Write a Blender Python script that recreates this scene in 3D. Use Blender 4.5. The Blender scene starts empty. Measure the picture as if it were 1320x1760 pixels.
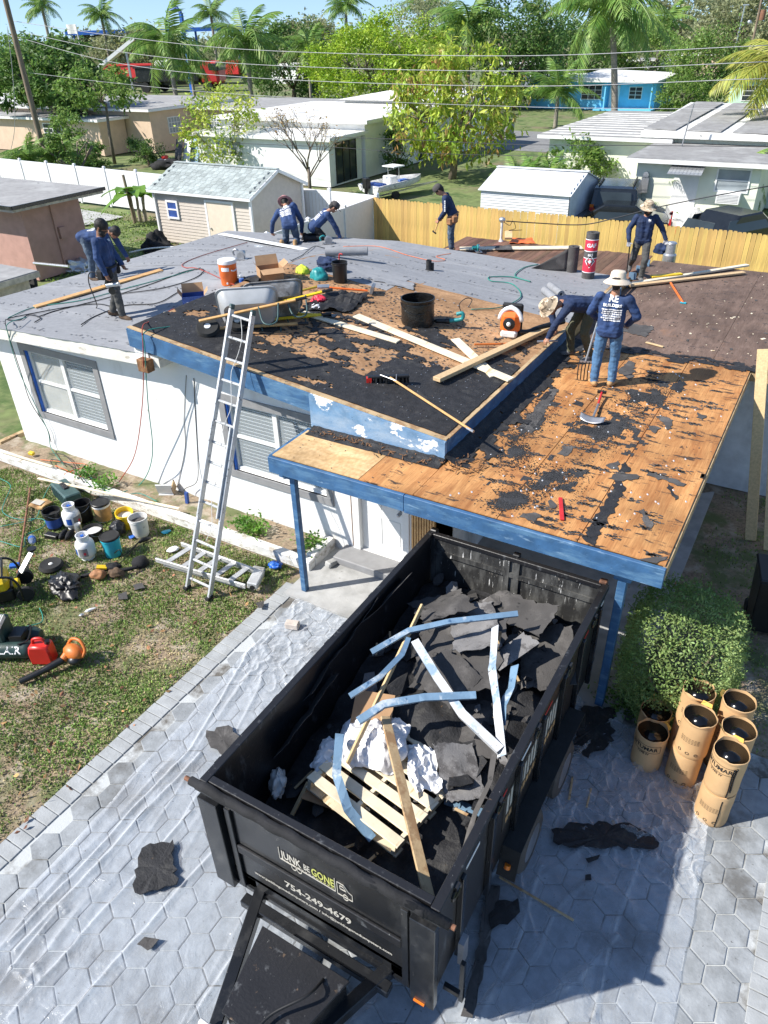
import bpy, math, random
import numpy as np
from mathutils import Vector, Matrix, noise
from mathutils.bvhtree import BVHTree

SC = bpy.context.scene
COL = SC.collection
R = math.radians
rnd = random.Random(7)
npr = np.random.default_rng(11)

# ---------------------------------------------------------------- camera, sky, sun, exposure
cam_d = bpy.data.cameras.new('camera'); cam = bpy.data.objects.new('camera', cam_d); COL.objects.link(cam)
SC.camera = cam
cam_d.sensor_fit = 'HORIZONTAL'; cam_d.sensor_width = 36.0; cam_d.lens = 34.47
cam_d.clip_start = 0.05; cam_d.clip_end = 3000
_p, _r, _y = R(33.16), R(-1.70), R(-31.34)
F = Vector((math.sin(_y)*math.cos(_p), math.cos(_y)*math.cos(_p), -math.sin(_p)))
Rt = Vector((math.cos(_y), -math.sin(_y), 0)); Up = Rt.cross(F)
R2 = Rt*math.cos(_r) + Up*math.sin(_r); U2 = -Rt*math.sin(_r) + Up*math.cos(_r)
_m = Matrix((R2, U2, -F)).transposed().to_4x4(); _m.translation = (0, 0, 7.3)
cam.matrix_world = _m

SUN = Vector((-0.80, -0.74, 1.0)).normalized()
world = bpy.data.worlds.new('World'); SC.world = world; world.use_nodes = True
wt = world.node_tree; bg = wt.nodes['Background']
sky = wt.nodes.new('ShaderNodeTexSky'); sky.sky_type = 'NISHITA'; sky.sun_disc = False
sky.sun_elevation = math.asin(SUN.z); sky.sun_rotation = math.atan2(SUN.x, SUN.y)
sky.air_density = 1.0; sky.dust_density = 0.2; sky.ozone_density = 2.5
gc = wt.nodes.new('ShaderNodeTexCoord'); va = wt.nodes.new('ShaderNodeVectorMath'); va.operation = 'ADD'; va.inputs[1].default_value = (0, 0, .11)
wt.links.new(gc.outputs['Generated'], va.inputs[0]); wt.links.new(va.outputs[0], sky.inputs[0])
wt.links.new(sky.outputs[0], bg.inputs[0]); bg.inputs[1].default_value = 0.118
sun_d = bpy.data.lights.new('sun', 'SUN'); sun_d.energy = 4.6; sun_d.angle = R(0.55); sun_d.color = (1.0, 0.95, 0.87)
sun = bpy.data.objects.new('sun', sun_d); COL.objects.link(sun)
sun.rotation_euler = SUN.to_track_quat('Z', 'Y').to_euler(); sun.location = (-20, -18, 30)
SC.view_settings.view_transform = 'Standard'; SC.view_settings.look = 'None'
SC.view_settings.exposure = 0.68; SC.view_settings.gamma = 1.0
SC.cycles.max_bounces = 6; SC.cycles.transparent_max_bounces = 12; SC.cycles.caustics_reflective = False; SC.cycles.caustics_refractive = False

# ---------------------------------------------------------------- materials
MATS = {}
def nn(t, ty, **kw):
    n = t.nodes.new('ShaderNode' + ty)
    for k, v in kw.items():
        if k in n.inputs: n.inputs[k].default_value = v
        else: setattr(n, k, v)
    return n
def ramp(t, stops):
    n = t.nodes.new('ShaderNodeValToRGB'); e = n.color_ramp.elements
    while len(e) > 1: e.remove(e[-1])
    e[0].position = stops[0][0]; e[0].color = (*stops[0][1], 1)
    for p, c in stops[1:]:
        x = e.new(p); x.color = (*c, 1)
    return n
def mixc(t, fac, a, b, mode='MIX'):
    n = t.nodes.new('ShaderNodeMix'); n.data_type = 'RGBA'; n.blend_type = mode
    for s, v in ((0, fac), (6, a), (7, b)):
        if isinstance(v, bpy.types.NodeSocket): t.links.new(v, n.inputs[s])
        else: n.inputs[s].default_value = v if s == 0 else (*v, 1)
    return n.outputs[2]
def coords(t, kind='Object', scale=(1, 1, 1), rot=(0, 0, 0)):
    if kind == 'World': o = t.nodes.new('ShaderNodeNewGeometry').outputs['Position']
    else: o = t.nodes.new('ShaderNodeTexCoord').outputs[kind]
    m = t.nodes.new('ShaderNodeMapping'); m.inputs['Scale'].default_value = scale; m.inputs['Rotation'].default_value = rot
    t.links.new(o, m.inputs[0]); return m.outputs[0]
def noi(t, co, scale, detail=4, rough=.55, dist=0):
    n = nn(t, 'TexNoise', Scale=scale, Detail=detail, Roughness=rough, Distortion=dist)
    t.links.new(co, n.inputs['Vector']); return n.outputs['Fac']
def bump(t, bs, h, strength=.3, dist=.02):
    b = nn(t, 'Bump', Strength=strength, Distance=dist); t.links.new(h, b.inputs['Height']); t.links.new(b.outputs[0], bs.inputs['Normal'])
def newmat(name, rough=.6, metal=0.0):
    m = bpy.data.materials.new(name); m.use_nodes = True; t = m.node_tree; bs = t.nodes['Principled BSDF']
    bs.inputs['Roughness'].default_value = rough; bs.inputs['Metallic'].default_value = metal
    MATS[name] = m; return m, t, bs
def pm(name, col, rough=.6, metal=0.0, var=.18, scale=6.0, bmp=.15, bscale=60.0, col2=None, lo=.35, hi=.65, rv=0.0, sc3=(1, 1, 1), coat=0, island=0.0, kind='Object', trans=0):
    """plain surface: two-tone noise, fine relief, optional per-object or per-island brightness"""
    m, t, bs = newmat(name, rough, metal)
    co = coords(t, kind, sc3)
    f = noi(t, co, scale)
    c2 = col2 or tuple(min(1, c*(1+var)) for c in col); c1 = col if col2 else tuple(c*(1-var) for c in col)
    r = ramp(t, [(lo, c1), (hi, c2)]); t.links.new(f, r.inputs[0]); out = r.outputs[0]
    for amt, src in ((rv, ('ObjectInfo', 'Random')), (island, ('NewGeometry', 'Random Per Island'))):
        if amt:
            o = t.nodes.new('ShaderNode'+src[0]).outputs[src[1]]
            mr = nn(t, 'MapRange'); mr.inputs[3].default_value = 1-amt; mr.inputs[4].default_value = 1+amt; t.links.new(o, mr.inputs[0])
            h = nn(t, 'HueSaturation'); t.links.new(mr.outputs[0], h.inputs['Value']); t.links.new(out, h.inputs['Color'])
            hr = nn(t, 'MapRange'); hr.inputs[3].default_value = .5-amt*.05; hr.inputs[4].default_value = .5+amt*.05
            mu = nn(t, 'Math', operation='FRACT'); m2 = nn(t, 'Math', operation='MULTIPLY'); m2.inputs[1].default_value = 7.31
            t.links.new(o, m2.inputs[0]); t.links.new(m2.outputs[0], mu.inputs[0]); t.links.new(mu.outputs[0], hr.inputs[0]); t.links.new(hr.outputs[0], h.inputs['Hue'])
            out = h.outputs[0]
    t.links.new(out, bs.inputs['Base Color'])
    if bmp: bump(t, bs, noi(t, co, bscale, 3), bmp, .01)
    if coat: bs.inputs['Coat Weight'].default_value = coat; bs.inputs['Coat Roughness'].default_value = .15
    if trans:
        tr = nn(t, 'BsdfTranslucent'); t.links.new(out, tr.inputs[0]); mx = nn(t, 'MixShader'); mx.inputs[0].default_value = trans
        t.links.new(bs.outputs[0], mx.inputs[1]); t.links.new(tr.outputs[0], mx.inputs[2]); t.links.new(mx.outputs[0], t.nodes['Material Output'].inputs[0])
    return m
def two(name, col, rough, layers, bmp=.2, bscale=50, kind='Object', metal=0.0, base_noise=(4, .15), sc3=(1, 1, 1)):
    """base colour with shaped stains: layers = (colour, noise scale, threshold lo, hi, stretch)"""
    m, t, bs = newmat(name, rough, metal); co = coords(t, kind, sc3)
    v = base_noise[1]; r = ramp(t, [(.3, tuple(c*(1-v) for c in col)), (.7, tuple(min(1, c*(1+v)) for c in col))]); t.links.new(noi(t, co, base_noise[0]), r.inputs[0]); out = r.outputs[0]
    hs = noi(t, co, bscale, 4)
    for i, (c, s, lo, hi, st) in enumerate(layers):
        cc = coords(t, kind, st); a = nn(t, 'VectorMath', operation='ADD'); a.inputs[1].default_value = (13.7*i+3, 5.1*i, 1.3*i); t.links.new(cc, a.inputs[0])
        f = ramp(t, [(lo, (0, 0, 0)), (hi, (1, 1, 1))]); t.links.new(noi(t, a.outputs[0], s, 6, .65), f.inputs[0])
        out = mixc(t, f.outputs[0], out, c)
    t.links.new(out, bs.inputs['Base Color'])
    if bmp: bump(t, bs, hs, bmp, .01)
    return m
def M(n): return MATS[n]

# ---------------------------------------------------------------- mesh helpers
def frame(d):
    d = Vector(d).normalized(); a = Vector((0, 0, 1)) if abs(d.z) < .9 else Vector((1, 0, 0))
    u = d.cross(a).normalized(); return u, d.cross(u).normalized(), d
def cr(pts, n=8):
    """Catmull-Rom through points"""
    P = [Vector(p) for p in pts]; P = [2*P[0]-P[1]] + P + [2*P[-1]-P[-2]]; out = []
    for i in range(1, len(P)-2):
        for k in range(n):
            t = k/n; a, b, c, d = P[i-1:i+3]
            out.append(.5*((2*b)+(c-a)*t+(2*a-5*b+4*c-d)*t*t+(3*b-a-3*c+d)*t**3))
    out.append(P[-2]); return out
class MB:
    def __init__(s): s.v = []; s.f = []; s.m = []
    def add(s, vs, fs, mi=0):
        o = len(s.v); s.v += [tuple(v) for v in vs]; s.f += [tuple(i+o for i in f) for f in fs]; s.m += [mi]*len(fs); return s
    def hexa(s, b, mi=0):
        return s.add(b, [(3, 2, 1, 0), (4, 5, 6, 7), (0, 1, 5, 4), (1, 2, 6, 5), (2, 3, 7, 6), (3, 0, 4, 7)], mi)
    def bb(s, x0, x1, y0, y1, z0, z1, mi=0):
        return s.hexa([(x0, y0, z0), (x1, y0, z0), (x1, y1, z0), (x0, y1, z0), (x0, y0, z1), (x1, y0, z1), (x1, y1, z1), (x0, y1, z1)], mi)
    def bx(s, c, sz, rot=(0, 0, 0), mi=0):
        M_ = Matrix.Rotation(rot[2], 3, 'Z') @ Matrix.Rotation(rot[1], 3, 'Y') @ Matrix.Rotation(rot[0], 3, 'X'); c = Vector(c)
        q = [(-1, -1, -1), (1, -1, -1), (1, 1, -1), (-1, 1, -1), (-1, -1, 1), (1, -1, 1), (1, 1, 1), (-1, 1, 1)]
        return s.hexa([c + M_ @ Vector((a*sz[0]/2, b*sz[1]/2, d*sz[2]/2)) for a, b, d in q], mi)
    def bar(s, a, b, w, h, up=(0, 0, 1), mi=0):
        """rectangular bar from a to b, w across, h along up"""
        a, b, up = Vector(a), Vector(b), Vector(up); d = (b-a).normalized(); sd = d.cross(up)
        if sd.length < 1e-4: sd = d.cross(Vector((1, 0, 0)))
        sd.normalize(); u = sd.cross(d); sd *= w/2; u *= h/2
        return s.hexa([a-sd-u, a+sd-u, b+sd-u, b-sd-u, a-sd+u, a+sd+u, b+sd+u, b-sd+u], mi)
    def cyl(s, a, b, r0, r1=None, n=12, caps=True, mi=0):
        r1 = r0 if r1 is None else r1; a, b = Vector(a), Vector(b); u, w, d = frame(b-a); vs = []
        for p, r in ((a, r0), (b, r1)):
            vs += [p+(u*math.cos(2*math.pi*i/n)+w*math.sin(2*math.pi*i/n))*r for i in range(n)]
        fs = [(i, i+n, (i+1) % n+n, (i+1) % n) for i in range(n)]
        if caps: fs += [tuple(range(n)), tuple(range(2*n-1, n-1, -1))]
        return s.add(vs, fs, mi)
    def tube(s, pts, r, n=6, mi=0, caps=True):
        P = [Vector(p) for p in pts]; vs = []; fs = []; L = len(P); u0 = None
        for i, p in enumerate(P):
            d = (P[min(i+1, L-1)]-P[max(i-1, 0)]); d = d.normalized() if d.length > 1e-9 else Vector((0, 0, 1))
            if u0 is None: u, w, _ = frame(d)
            else:
                u = u0 - d*u0.dot(d); u = u.normalized() if u.length > 1e-6 else frame(d)[0]; w = d.cross(u)
            u0 = u; rr = r[i] if isinstance(r, (list, tuple)) else r
            vs += [p+(u*math.cos(2*math.pi*k/n)+w*math.sin(2*math.pi*k/n))*rr for k in range(n)]
        for i in range(L-1):
            fs += [(i*n+k, i*n+(k+1) % n, (i+1)*n+(k+1) % n, (i+1)*n+k) for k in range(n)]
        if caps: fs += [tuple(range(n-1, -1, -1)), tuple(range((L-1)*n, L*n))]
        return s.add(vs, fs, mi)
    def lathe(s, prof, n=20, c=(0, 0, 0), mi=0, mat=None, a0=0, wob=0):
        vs = []; fs = []; c = Vector(c)
        for j, (r, z) in enumerate(prof):
            for i in range(n):
                an = a0+2*math.pi*i/n; q = r*(1+wob*math.sin(3*an+j*1.3)*rnd.random()) if wob else r
                v = Vector((q*math.cos(an), q*math.sin(an), z)); vs.append((mat @ v if mat else v)+c)
        for j in range(len(prof)-1):
            fs += [(j*n+i, j*n+(i+1) % n, (j+1)*n+(i+1) % n, (j+1)*n+i) for i in range(n)]
        if prof[0][0] > 1e-6: fs.append(tuple(range(n-1, -1, -1)))
        if prof[-1][0] > 1e-6: fs.append(tuple(range((len(prof)-1)*n, len(prof)*n)))
        return s.add(vs, fs, mi)
    def prism(s, poly, z0, z1, mi=0):
        n = len(poly); vs = [(p[0], p[1], z0) for p in poly]+[(p[0], p[1], z1) for p in poly]
        return s.add(vs, [tuple(range(n-1, -1, -1)), tuple(range(n, 2*n))]+[(i, (i+1) % n, (i+1) % n+n, i+n) for i in range(n)], mi)
    def slab(s, top, th, d=(0, 0, -1), mi=0):
        """polygon given in 3-D, thickened along d"""
        n = len(top); d = Vector(d)*th; vs = [Vector(p) for p in top]+[Vector(p)+d for p in top]
        return s.add(vs, [tuple(range(n)), tuple(range(2*n-1, n-1, -1))]+[(i, i+n, (i+1) % n+n, (i+1) % n) for i in range(n)], mi)
    def grid(s, nu, nv, fn, mi=0, th=0):
        vs = [Vector(fn(i/nu, j/nv)) for j in range(nv+1) for i in range(nu+1)]; W = nu+1
        fs = [(j*W+i, j*W+i+1, (j+1)*W+i+1, (j+1)*W+i) for j in range(nv) for i in range(nu)]
        if th:
            N = len(vs); vs += [v-Vector((0, 0, th)) for v in vs]; fs += [tuple(N+k for k in reversed(f)) for f in fs]
            ed = [k for k in range(nu+1)]+[j*W+nu for j in range(1, nv+1)]+[nv*W+i for i in range(nu-1, -1, -1)]+[j*W for j in range(nv-1, 0, -1)]
            fs += [(ed[k], N+ed[k], N+ed[(k+1) % len(ed)], ed[(k+1) % len(ed)]) for k in range(len(ed))]
        return s.add(vs, fs, mi)
    def ball(s, c, r, n=10, mi=0, sq=(1, 1, 1)):
        pr = [(math.sin(math.pi*j/(n//2+1)), -math.cos(math.pi*j/(n//2+1))) for j in range(n//2+2)]
        return s.lathe([(max(p[0], 0 if 0 < i < len(pr)-1 else 1e-7)*r, p[1]*r) for i, p in enumerate(pr)], n, c, mi, Matrix.Diagonal(Vector(sq)))
    def mesh(s, name='m'):
        me = bpy.data.meshes.new(name); me.from_pydata(s.v, [], s.f); me.update(); return me
    def build(s, name, mats, parent=None, smooth=False, bevel=0, world=False, loc=None, label=None, cat=None, group=None, kind=None, rz=0):
        """world=True: vertices are in world space and moved into the parent's (unrotated) or own frame"""
        off = Vector(loc) if (world and loc) else (parent.location if (world and parent) else None)
        if off is not None: s.v = [(v[0]-off[0], v[1]-off[1], v[2]-off[2]) for v in s.v]
        me = s.mesh(name); mats = mats if isinstance(mats, (list, tuple)) else [mats]
        for m in mats: me.materials.append(M(m) if isinstance(m, str) else m)
        if len(mats) > 1: me.polygons.foreach_set('material_index', s.m)
        return put(name, me, parent, smooth, bevel, loc, label, cat, group, kind, rz)
def put(name, me, parent=None, smooth=False, bevel=0, loc=None, label=None, cat=None, group=None, kind=None, rz=0):
    if smooth:
        me.polygons.foreach_set('use_smooth', [True]*len(me.polygons))
        if smooth is not True: me.set_sharp_from_angle(angle=R(smooth))
    o = bpy.data.objects.new(name, me); COL.objects.link(o)
    if parent: o.parent = parent
    if loc is not None: o.location = loc
    if rz: o.rotation_euler.z = rz
    if bevel:
        b = o.modifiers.new('bevel', 'BEVEL'); b.width = bevel; b.segments = 1; b.limit_method = 'ANGLE'; b.angle_limit = R(40)
    return tag(o, label, cat, group, kind)
def tag(o, label=None, cat=None, group=None, kind=None):
    if cat and not kind: kind = 'thing'
    for k, v in (('label', label), ('category', cat), ('group', group), ('kind', kind)):
        if v: o[k] = v
    return o
def thing(name, label, cat, loc=(0, 0, 0), rz=0, group=None):
    o = bpy.data.objects.new(name, None); COL.objects.link(o); o.location = loc; o.rotation_euler.z = rz; o.empty_display_size = .1
    return tag(o, label, cat, group)
def dup(o, parent=None):
    c = o.copy(); COL.objects.link(c); c.parent = parent
    for ch in list(o.children): dup(ch, c)
    return c
def npmesh(name, V, Fq, mat, parent=None, smooth=False, **kw):
    me = bpy.data.meshes.new(name); n = len(V); k = Fq.shape[1]
    me.vertices.add(n); me.vertices.foreach_set('co', np.ascontiguousarray(V, dtype=np.float32).ravel())
    me.loops.add(Fq.size); me.loops.foreach_set('vertex_index', Fq.astype(np.int32).ravel())
    me.polygons.add(len(Fq)); me.polygons.foreach_set('loop_start', np.arange(0, Fq.size, k, dtype=np.int32)); me.polygons.foreach_set('loop_total', np.full(len(Fq), k, dtype=np.int32))
    me.update(calc_edges=True); me.validate()
    for m in (mat if isinstance(mat, (list, tuple)) else [mat]): me.materials.append(M(m))
    return put(name, me, parent, smooth, **kw)
def leaves(pts, size, droop=.4, aspect=.45, seed=0):
    """two-quad folded leaves at points; returns V,F"""
    g = np.random.default_rng(seed); n = len(pts); sz = size*g.uniform(.6, 1.35, n)[:, None]
    a = g.uniform(0, 2*np.pi, n); el = g.normal(-droop, .5, n)
    d = np.stack([np.cos(a)*np.cos(el), np.sin(a)*np.cos(el), np.sin(el)], 1)
    s = np.cross(d, g.normal(0, 1, (n, 3))+np.array([0, 0, 1.5])); s /= np.linalg.norm(s, axis=1)[:, None]+1e-9
    u = np.cross(s, d); w = sz*aspect
    p = np.asarray(pts)
    V = np.stack([p, p+d*sz*.5+s*w*.5-u*w*.12, p+d*sz, p+d*sz*.5-s*w*.5-u*w*.12, p+d*sz*.5+u*w*.06], 1).reshape(-1, 3)
    b = np.arange(n)[:, None]*5
    Fq = np.concatenate([b+np.array([[0, 1, 2, 4]]), b+np.array([[0, 4, 2, 3]])], 0)
    return V, Fq
def text_mesh(s, size, bold=0, align='CENTER'):
    cu = bpy.data.curves.new('t', 'FONT'); cu.body = s; cu.size = size; cu.align_x = align; cu.align_y = 'CENTER'; cu.offset = bold; cu.resolution_u = 2
    ob = bpy.data.objects.new('t', cu); COL.objects.link(ob); dg = bpy.context.evaluated_depsgraph_get(); me = bpy.data.meshes.new_from_object(ob.evaluated_get(dg))
    vs = [v.co.copy() for v in me.vertices]; fs = [tuple(p.vertices) for p in me.polygons]
    bpy.data.objects.remove(ob); bpy.data.curves.remove(cu); bpy.data.meshes.remove(me)
    return vs, fs
def text_on(mb, s, size, org, ux, uy, mi=0, bold=0, wrap=None, align='CENTER'):
    vs, fs = text_mesh(s, size, bold, align); ux, uy, org = Vector(ux), Vector(uy), Vector(org)
    q = [org+ux*v.x+uy*v.y for v in vs]
    if wrap: q = [wrap(v.x, v.y) for v in vs]
    return mb.add(q, fs, mi)
def ragged(poly, jag=.02, step=.06, seed=0):
    """2-D outline with torn edges"""
    g = random.Random(seed); out = []
    for i in range(len(poly)):
        a, b = Vector(poly[i][:2]), Vector(poly[(i+1) % len(poly)][:2]); L = (b-a).length; k = max(1, int(L/step)); nrm = Vector((-(b-a).y, (b-a).x))/max(L, 1e-6)
        for j in range(k):
            p = a.lerp(b, (j+(g.uniform(-.3, .3) if j else 0))/k); out.append(tuple(p+nrm*g.uniform(-jag, jag)))
    return out
def scrap(name, label, pts, mat, th=.006, jag=.02, seed=0, cat='felt scrap', group=None, parent=None, step=.06, zf=None, lift=.004):
    """torn flat piece lying at the height of its points (or on zf)"""
    p = ragged(pts, jag, step, seed); c = Vector((sum(q[0] for q in p)/len(p), sum(q[1] for q in p)/len(p), 0)); z0 = pts[0][2]
    zz = (lambda x, y: zf(x, y)) if zf else (lambda x, y: z0)
    c.z = zz(c.x, c.y)+lift; b = MB(); g = random.Random(seed+5)
    top = [(q[0]-c.x, q[1]-c.y, zz(q[0], q[1])+lift-c.z+th+g.uniform(0, th*1.6)) for q in p]
    n = len(top); mid = (0, 0, th+th*1.2)
    vs = top+[(q[0], q[1], q[2]-th) for q in top]+[mid]
    b.add(vs, [(i, (i+1) % n, 2*n) for i in range(n)]+[(i, i+n, (i+1) % n+n, (i+1) % n) for i in range(n)])
    return b.build(name, mat, parent, loc=c if not parent else c-parent.location, label=label, cat=cat, group=group)
def cord(name, label, pts, r, mat, n=8, cat='cord', group=None, sides=5):
    P = cr(pts, n); c = Vector(pts[0]); return MB().tube(P, r, sides).build(name, mat, smooth=True, world=True, loc=c, label=label, cat=cat, group=group)
def sm(a, b, t):
    t = min(1, max(0, (t-a)/(b-a))); return t*t*(3-2*t)


# ---------------------------------------------------------------- material library
two('soil', (.27, .205, .14), .95, [((.40, .34, .26), 3, .5, .62, (1, 1, 1)), ((.13, .15, .06), 1.3, .48, .6, (1, 1, 1)), ((.46, .41, .33), 40, .66, .72, (1, 1, 1))], .5, 60, 'World', base_noise=(25, .35))
two('far_ground', (.16, .20, .07), .95, [((.20, .17, .10), .25, .5, .6, (1, 1, 1)), ((.07, .12, .03), .8, .5, .62, (1, 1, 1))], .3, 12, 'World', base_noise=(3, .3))
pm('grass', (.21, .31, .075), .7, var=.3, scale=1.3, bmp=0, island=.4, kind='World', trans=.25)
pm('grass_dry', (.44, .37, .20), .8, var=.3, scale=1.3, bmp=0, island=.4, kind='World', trans=.15)
pm('dead_leaf', (.34, .17, .08), .8, var=.4, scale=3, bmp=0, island=.5)
two('paver', (.315, .335, .35), .75, [((.21, .225, .235), 2.2, .46, .66, (1, 1, 1)), ((.14, .14, .135), 1.1, .53, .66, (1, 1, 1)), ((.09, .09, .09), 22, .64, .70, (1, 1, 1))], .35, 35, 'World', base_noise=(7, .18))
two('paver_edge', (.36, .375, .38), .8, [((.30, .31, .31), 3, .5, .65, (1, 1, 1)), ((.16, .16, .15), 20, .66, .72, (1, 1, 1))], .35, 35, 'World')
two('grout', (.13, .12, .105), .9, [((.50, .52, .52), 1.5, .42, .55, (1, 1, 1))], .4, 40, 'World')
two('kerb_white', (.74, .73, .70), .8, [((.42, .38, .32), 5, .52, .64, (1, 1, 2)), ((.22, .18, .14), 16, .64, .70, (1, 1, 1))], .4, 40, 'World')
two('concrete', (.42, .42, .41), .85, [((.30, .30, .29), 2, .5, .65, (1, 1, 1)), ((.18, .17, .16), 14, .66, .72, (1, 1, 1))], .3, 30, 'World')
pm('asphalt', (.22, .22, .22), .9, var=.15, scale=2, kind='World')
two('wall_white', (.80, .80, .79), .8, [((.62, .60, .57), 2.2, .54, .75, (1, 1, .22)), ((.45, .41, .36), 9, .68, .74, (1, 1, .5))], .25, 90, 'World', base_noise=(2, .03))
two('wall_grey', (.70, .71, .73), .85, [((.40, .41, .42), 1.5, .5, .7, (1, 1, .3))], .25, 90, 'World')
pm('trim_grey', (.26, .26, .265), .6, var=.08)
pm('trim_white', (.80, .80, .78), .5, var=.03, bmp=.05)
two('eave_white', (.74, .72, .66), .65, [((.45, .40, .32), 6, .6, .66, (1, 1, 3)), ((.25, .2, .15), 18, .68, .72, (1, 1, 3))], .2, 40, 'World')
two('blue_paint', (.042, .12, .25), .6, [((.10, .21, .345), 3.5, .5, .64, (.4, 1, 2)), ((.20, .32, .46), 9, .60, .70, (.4, .4, 2)), ((.03, .07, .14), 30, .66, .70, (1, 1, 1))], .3, 45, 'World', base_noise=(5, .25))
two('blue_peeling', (.15, .28, .45), .55, [((.30, .41, .54), 2.2, .45, .62, (.7, 1, 1.5)), ((.80, .82, .83), 2.8, .57, .585, (.8, 1, 1.2)), ((.05, .11, .22), 25, .64, .68, (1, 1, 1))], .3, 45, 'World', base_noise=(5, .2))
two('felt_grey', (.255, .262, .278), .88, [((.35, .355, .365), 1.3, .5, .72, (.35, 1.5, 1)), ((.19, .195, .208), 6, .58, .72, (.3, 2, 1)), ((.50, .50, .49), 3, .70, .76, (.4, 1, 1))], .3, 80, 'World', base_noise=(12, .1))
two('felt_black', (.020, .020, .022), .72, [((.055, .053, .05), 5, .55, .7, (1, 1, 1)), ((.20, .19, .175), 55, .68, .73, (1, 1, 1)), ((.16, .10, .05), 18, .66, .71, (1, 1, 1))], .9, 45, 'World', base_noise=(9, .4))
two('felt_dull', (.070, .066, .064), .9, [((.125, .118, .113), 3, .5, .65, (1, 1, 1)), ((.02, .02, .02), 8, .6, .68, (1, 1, 1)), ((.28, .26, .24), 60, .71, .75, (1, 1, 1))], .6, 70, 'World')
two('felt_light', (.20, .195, .195), .9, [((.10, .095, .095), 5, .5, .6, (1, 1, 1)), ((.3, .29, .29), 40, .6, .7, (1, 1, 1))], .6, 70, 'World')
two('granules', (.030, .031, .034), .95, [((.13, .13, .135), 140, .56, .62, (1, 1, 1)), ((.20, .14, .08), 90, .66, .70, (1, 1, 1))], .8, 160, 'World')
def plywood(name, a, b, dark, stain, grain=(1, 1, 1), sthr=.57, nail=True, rough=.78):
    m, t, bs = newmat(name, rough); co = coords(t, 'World', grain)
    r = ramp(t, [(.34, a), (.66, b)]); t.links.new(noi(t, co, 4.5, 6, .6, 1.0), r.inputs[0]); out = r.outputs[0]
    c2 = coords(t, 'World')
    r0 = ramp(t, [(.3, (.6, .55, .5)), (.7, (1.12, 1.05, 1))]); t.links.new(noi(t, c2, 1.1, 5), r0.inputs[0]); out = mixc(t, 1.0, out, r0.outputs[0], 'MULTIPLY')
    fine = ramp(t, [(.35, (.72, .68, .62)), (.65, (1.05, 1.05, 1.05))]); t.links.new(noi(t, coords(t, 'World', (grain[0]*6, grain[1], 1)), 14, 5), fine.inputs[0]); out = mixc(t, .8, out, fine.outputs[0], 'MULTIPLY')
    # tar left in dashes along the rafters
    mk = ramp(t, [(sthr, (0, 0, 0)), (sthr+.05, (1, 1, 1))]); t.links.new(noi(t, coords(t, 'World', (1.3, 4.2, 1)), 2.3, 9, .72, .3), mk.inputs[0])
    out = mixc(t, mk.outputs[0], out, stain)
    mk2 = ramp(t, [(.60, (0, 0, 0)), (.68, (1, 1, 1))]); t.links.new(noi(t, c2, .9, 8, .7), mk2.inputs[0]); out = mixc(t, mk2.outputs[0], out, dark)
    t.links.new(out, bs.inputs['Base Color']); bump(t, bs, noi(t, coords(t, 'World', (grain[0]*3, grain[1], 1)), 18, 6), .35, .012); return m
plywood('ply_orange', (.46, .205, .068), (.73, .41, .165), (.27, .11, .04), (.06, .038, .025), (1, .2, 1), .565)
plywood('ply_new', (.62, .42, .20), (.78, .58, .33), (.5, .3, .12), (.1, .07, .05), (.25, 1, 1), .78)
plywood('ply_tan', (.40, .24, .125), (.56, .36, .20), (.26, .14, .07), (.03, .025, .02), (.3, 1, 1), .60)
plywood('ply_brown', (.15, .105, .085), (.24, .175, .145), (.27, .15, .09), (.07, .052, .046), (1, .3, 1), .585)
pm('plank_brown', (.16, .085, .055), .85, var=.35, scale=5, rv=.3, sc3=(1, .2, 1), bmp=.4)
pm('lumber', (.64, .46, .25), .65, var=.12, scale=5, rv=.12, sc3=(6, 6, 6), bmp=.2, bscale=20)
two('lumber_pale', (.80, .70, .52), .6, [((.60, .45, .26), 3, .6, .66, (3, .4, 1))], .15, 30)
two('lumber_worn', (.50, .36, .20), .75, [((.09, .07, .05), 6, .6, .68, (1, 1, 1)), ((.33, .2, .1), 4, .5, .6, (1, 1, 1))], .3, 30)
pm('wood_handle', (.62, .36, .14), .45, var=.15, scale=10)
pm('rotten_wood', (.20, .10, .045), .9, var=.5, scale=14, bmp=.8, bscale=30)
pm('fence_wood', (.60, .40, .13), .7, var=.16, scale=3, rv=.16, sc3=(4, 4, .5), bmp=.2, bscale=30)
pm('vinyl', (.82, .82, .84), .45, var=.03, bmp=.03)
pm('siding_beige', (.56, .50, .44), .6, var=.05, rv=.04, bmp=.06)
pm('shingle_grey', (.34, .38, .37), .9, var=.2, scale=9, rv=.22, bmp=.5)
pm('door_cream', (.74, .64, .52), .5, var=.04)
pm('pink_stucco', (.46, .27, .225), .9, var=.08, scale=3, bmp=.3)
pm('beige_stucco', (.66, .50, .37), .9, var=.06, scale=2, bmp=.2)
pm('cream_stucco', (.78, .80, .66), .85, var=.04, scale=2, bmp=.2)
pm('blue_stucco', (.17, .56, .82), .7, var=.06, scale=2)
pm('mint_stucco', (.52, .74, .58), .7, var=.05, scale=2)
pm('white_paint', (.82, .82, .80), .6, var=.05, scale=2)
two('roof_white', (.76, .75, .72), .7, [((.42, .42, .41), 1.2, .52, .66, (1, 1, 1)), ((.15, .15, .15), 3, .64, .70, (1, 1, 1))], .2, 20, 'World')
two('roof_grey', (.31, .305, .30), .9, [((.40, .40, .39), .8, .5, .66, (1, 1, 1)), ((.14, .14, .14), 2.5, .62, .70, (1, 1, 1))], .3, 30, 'World')
two('roof_dark', (.27, .265, .26), .9, [((.38, .38, .37), .8, .5, .66, (1, 1, 1))], .3, 30, 'World')
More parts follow.
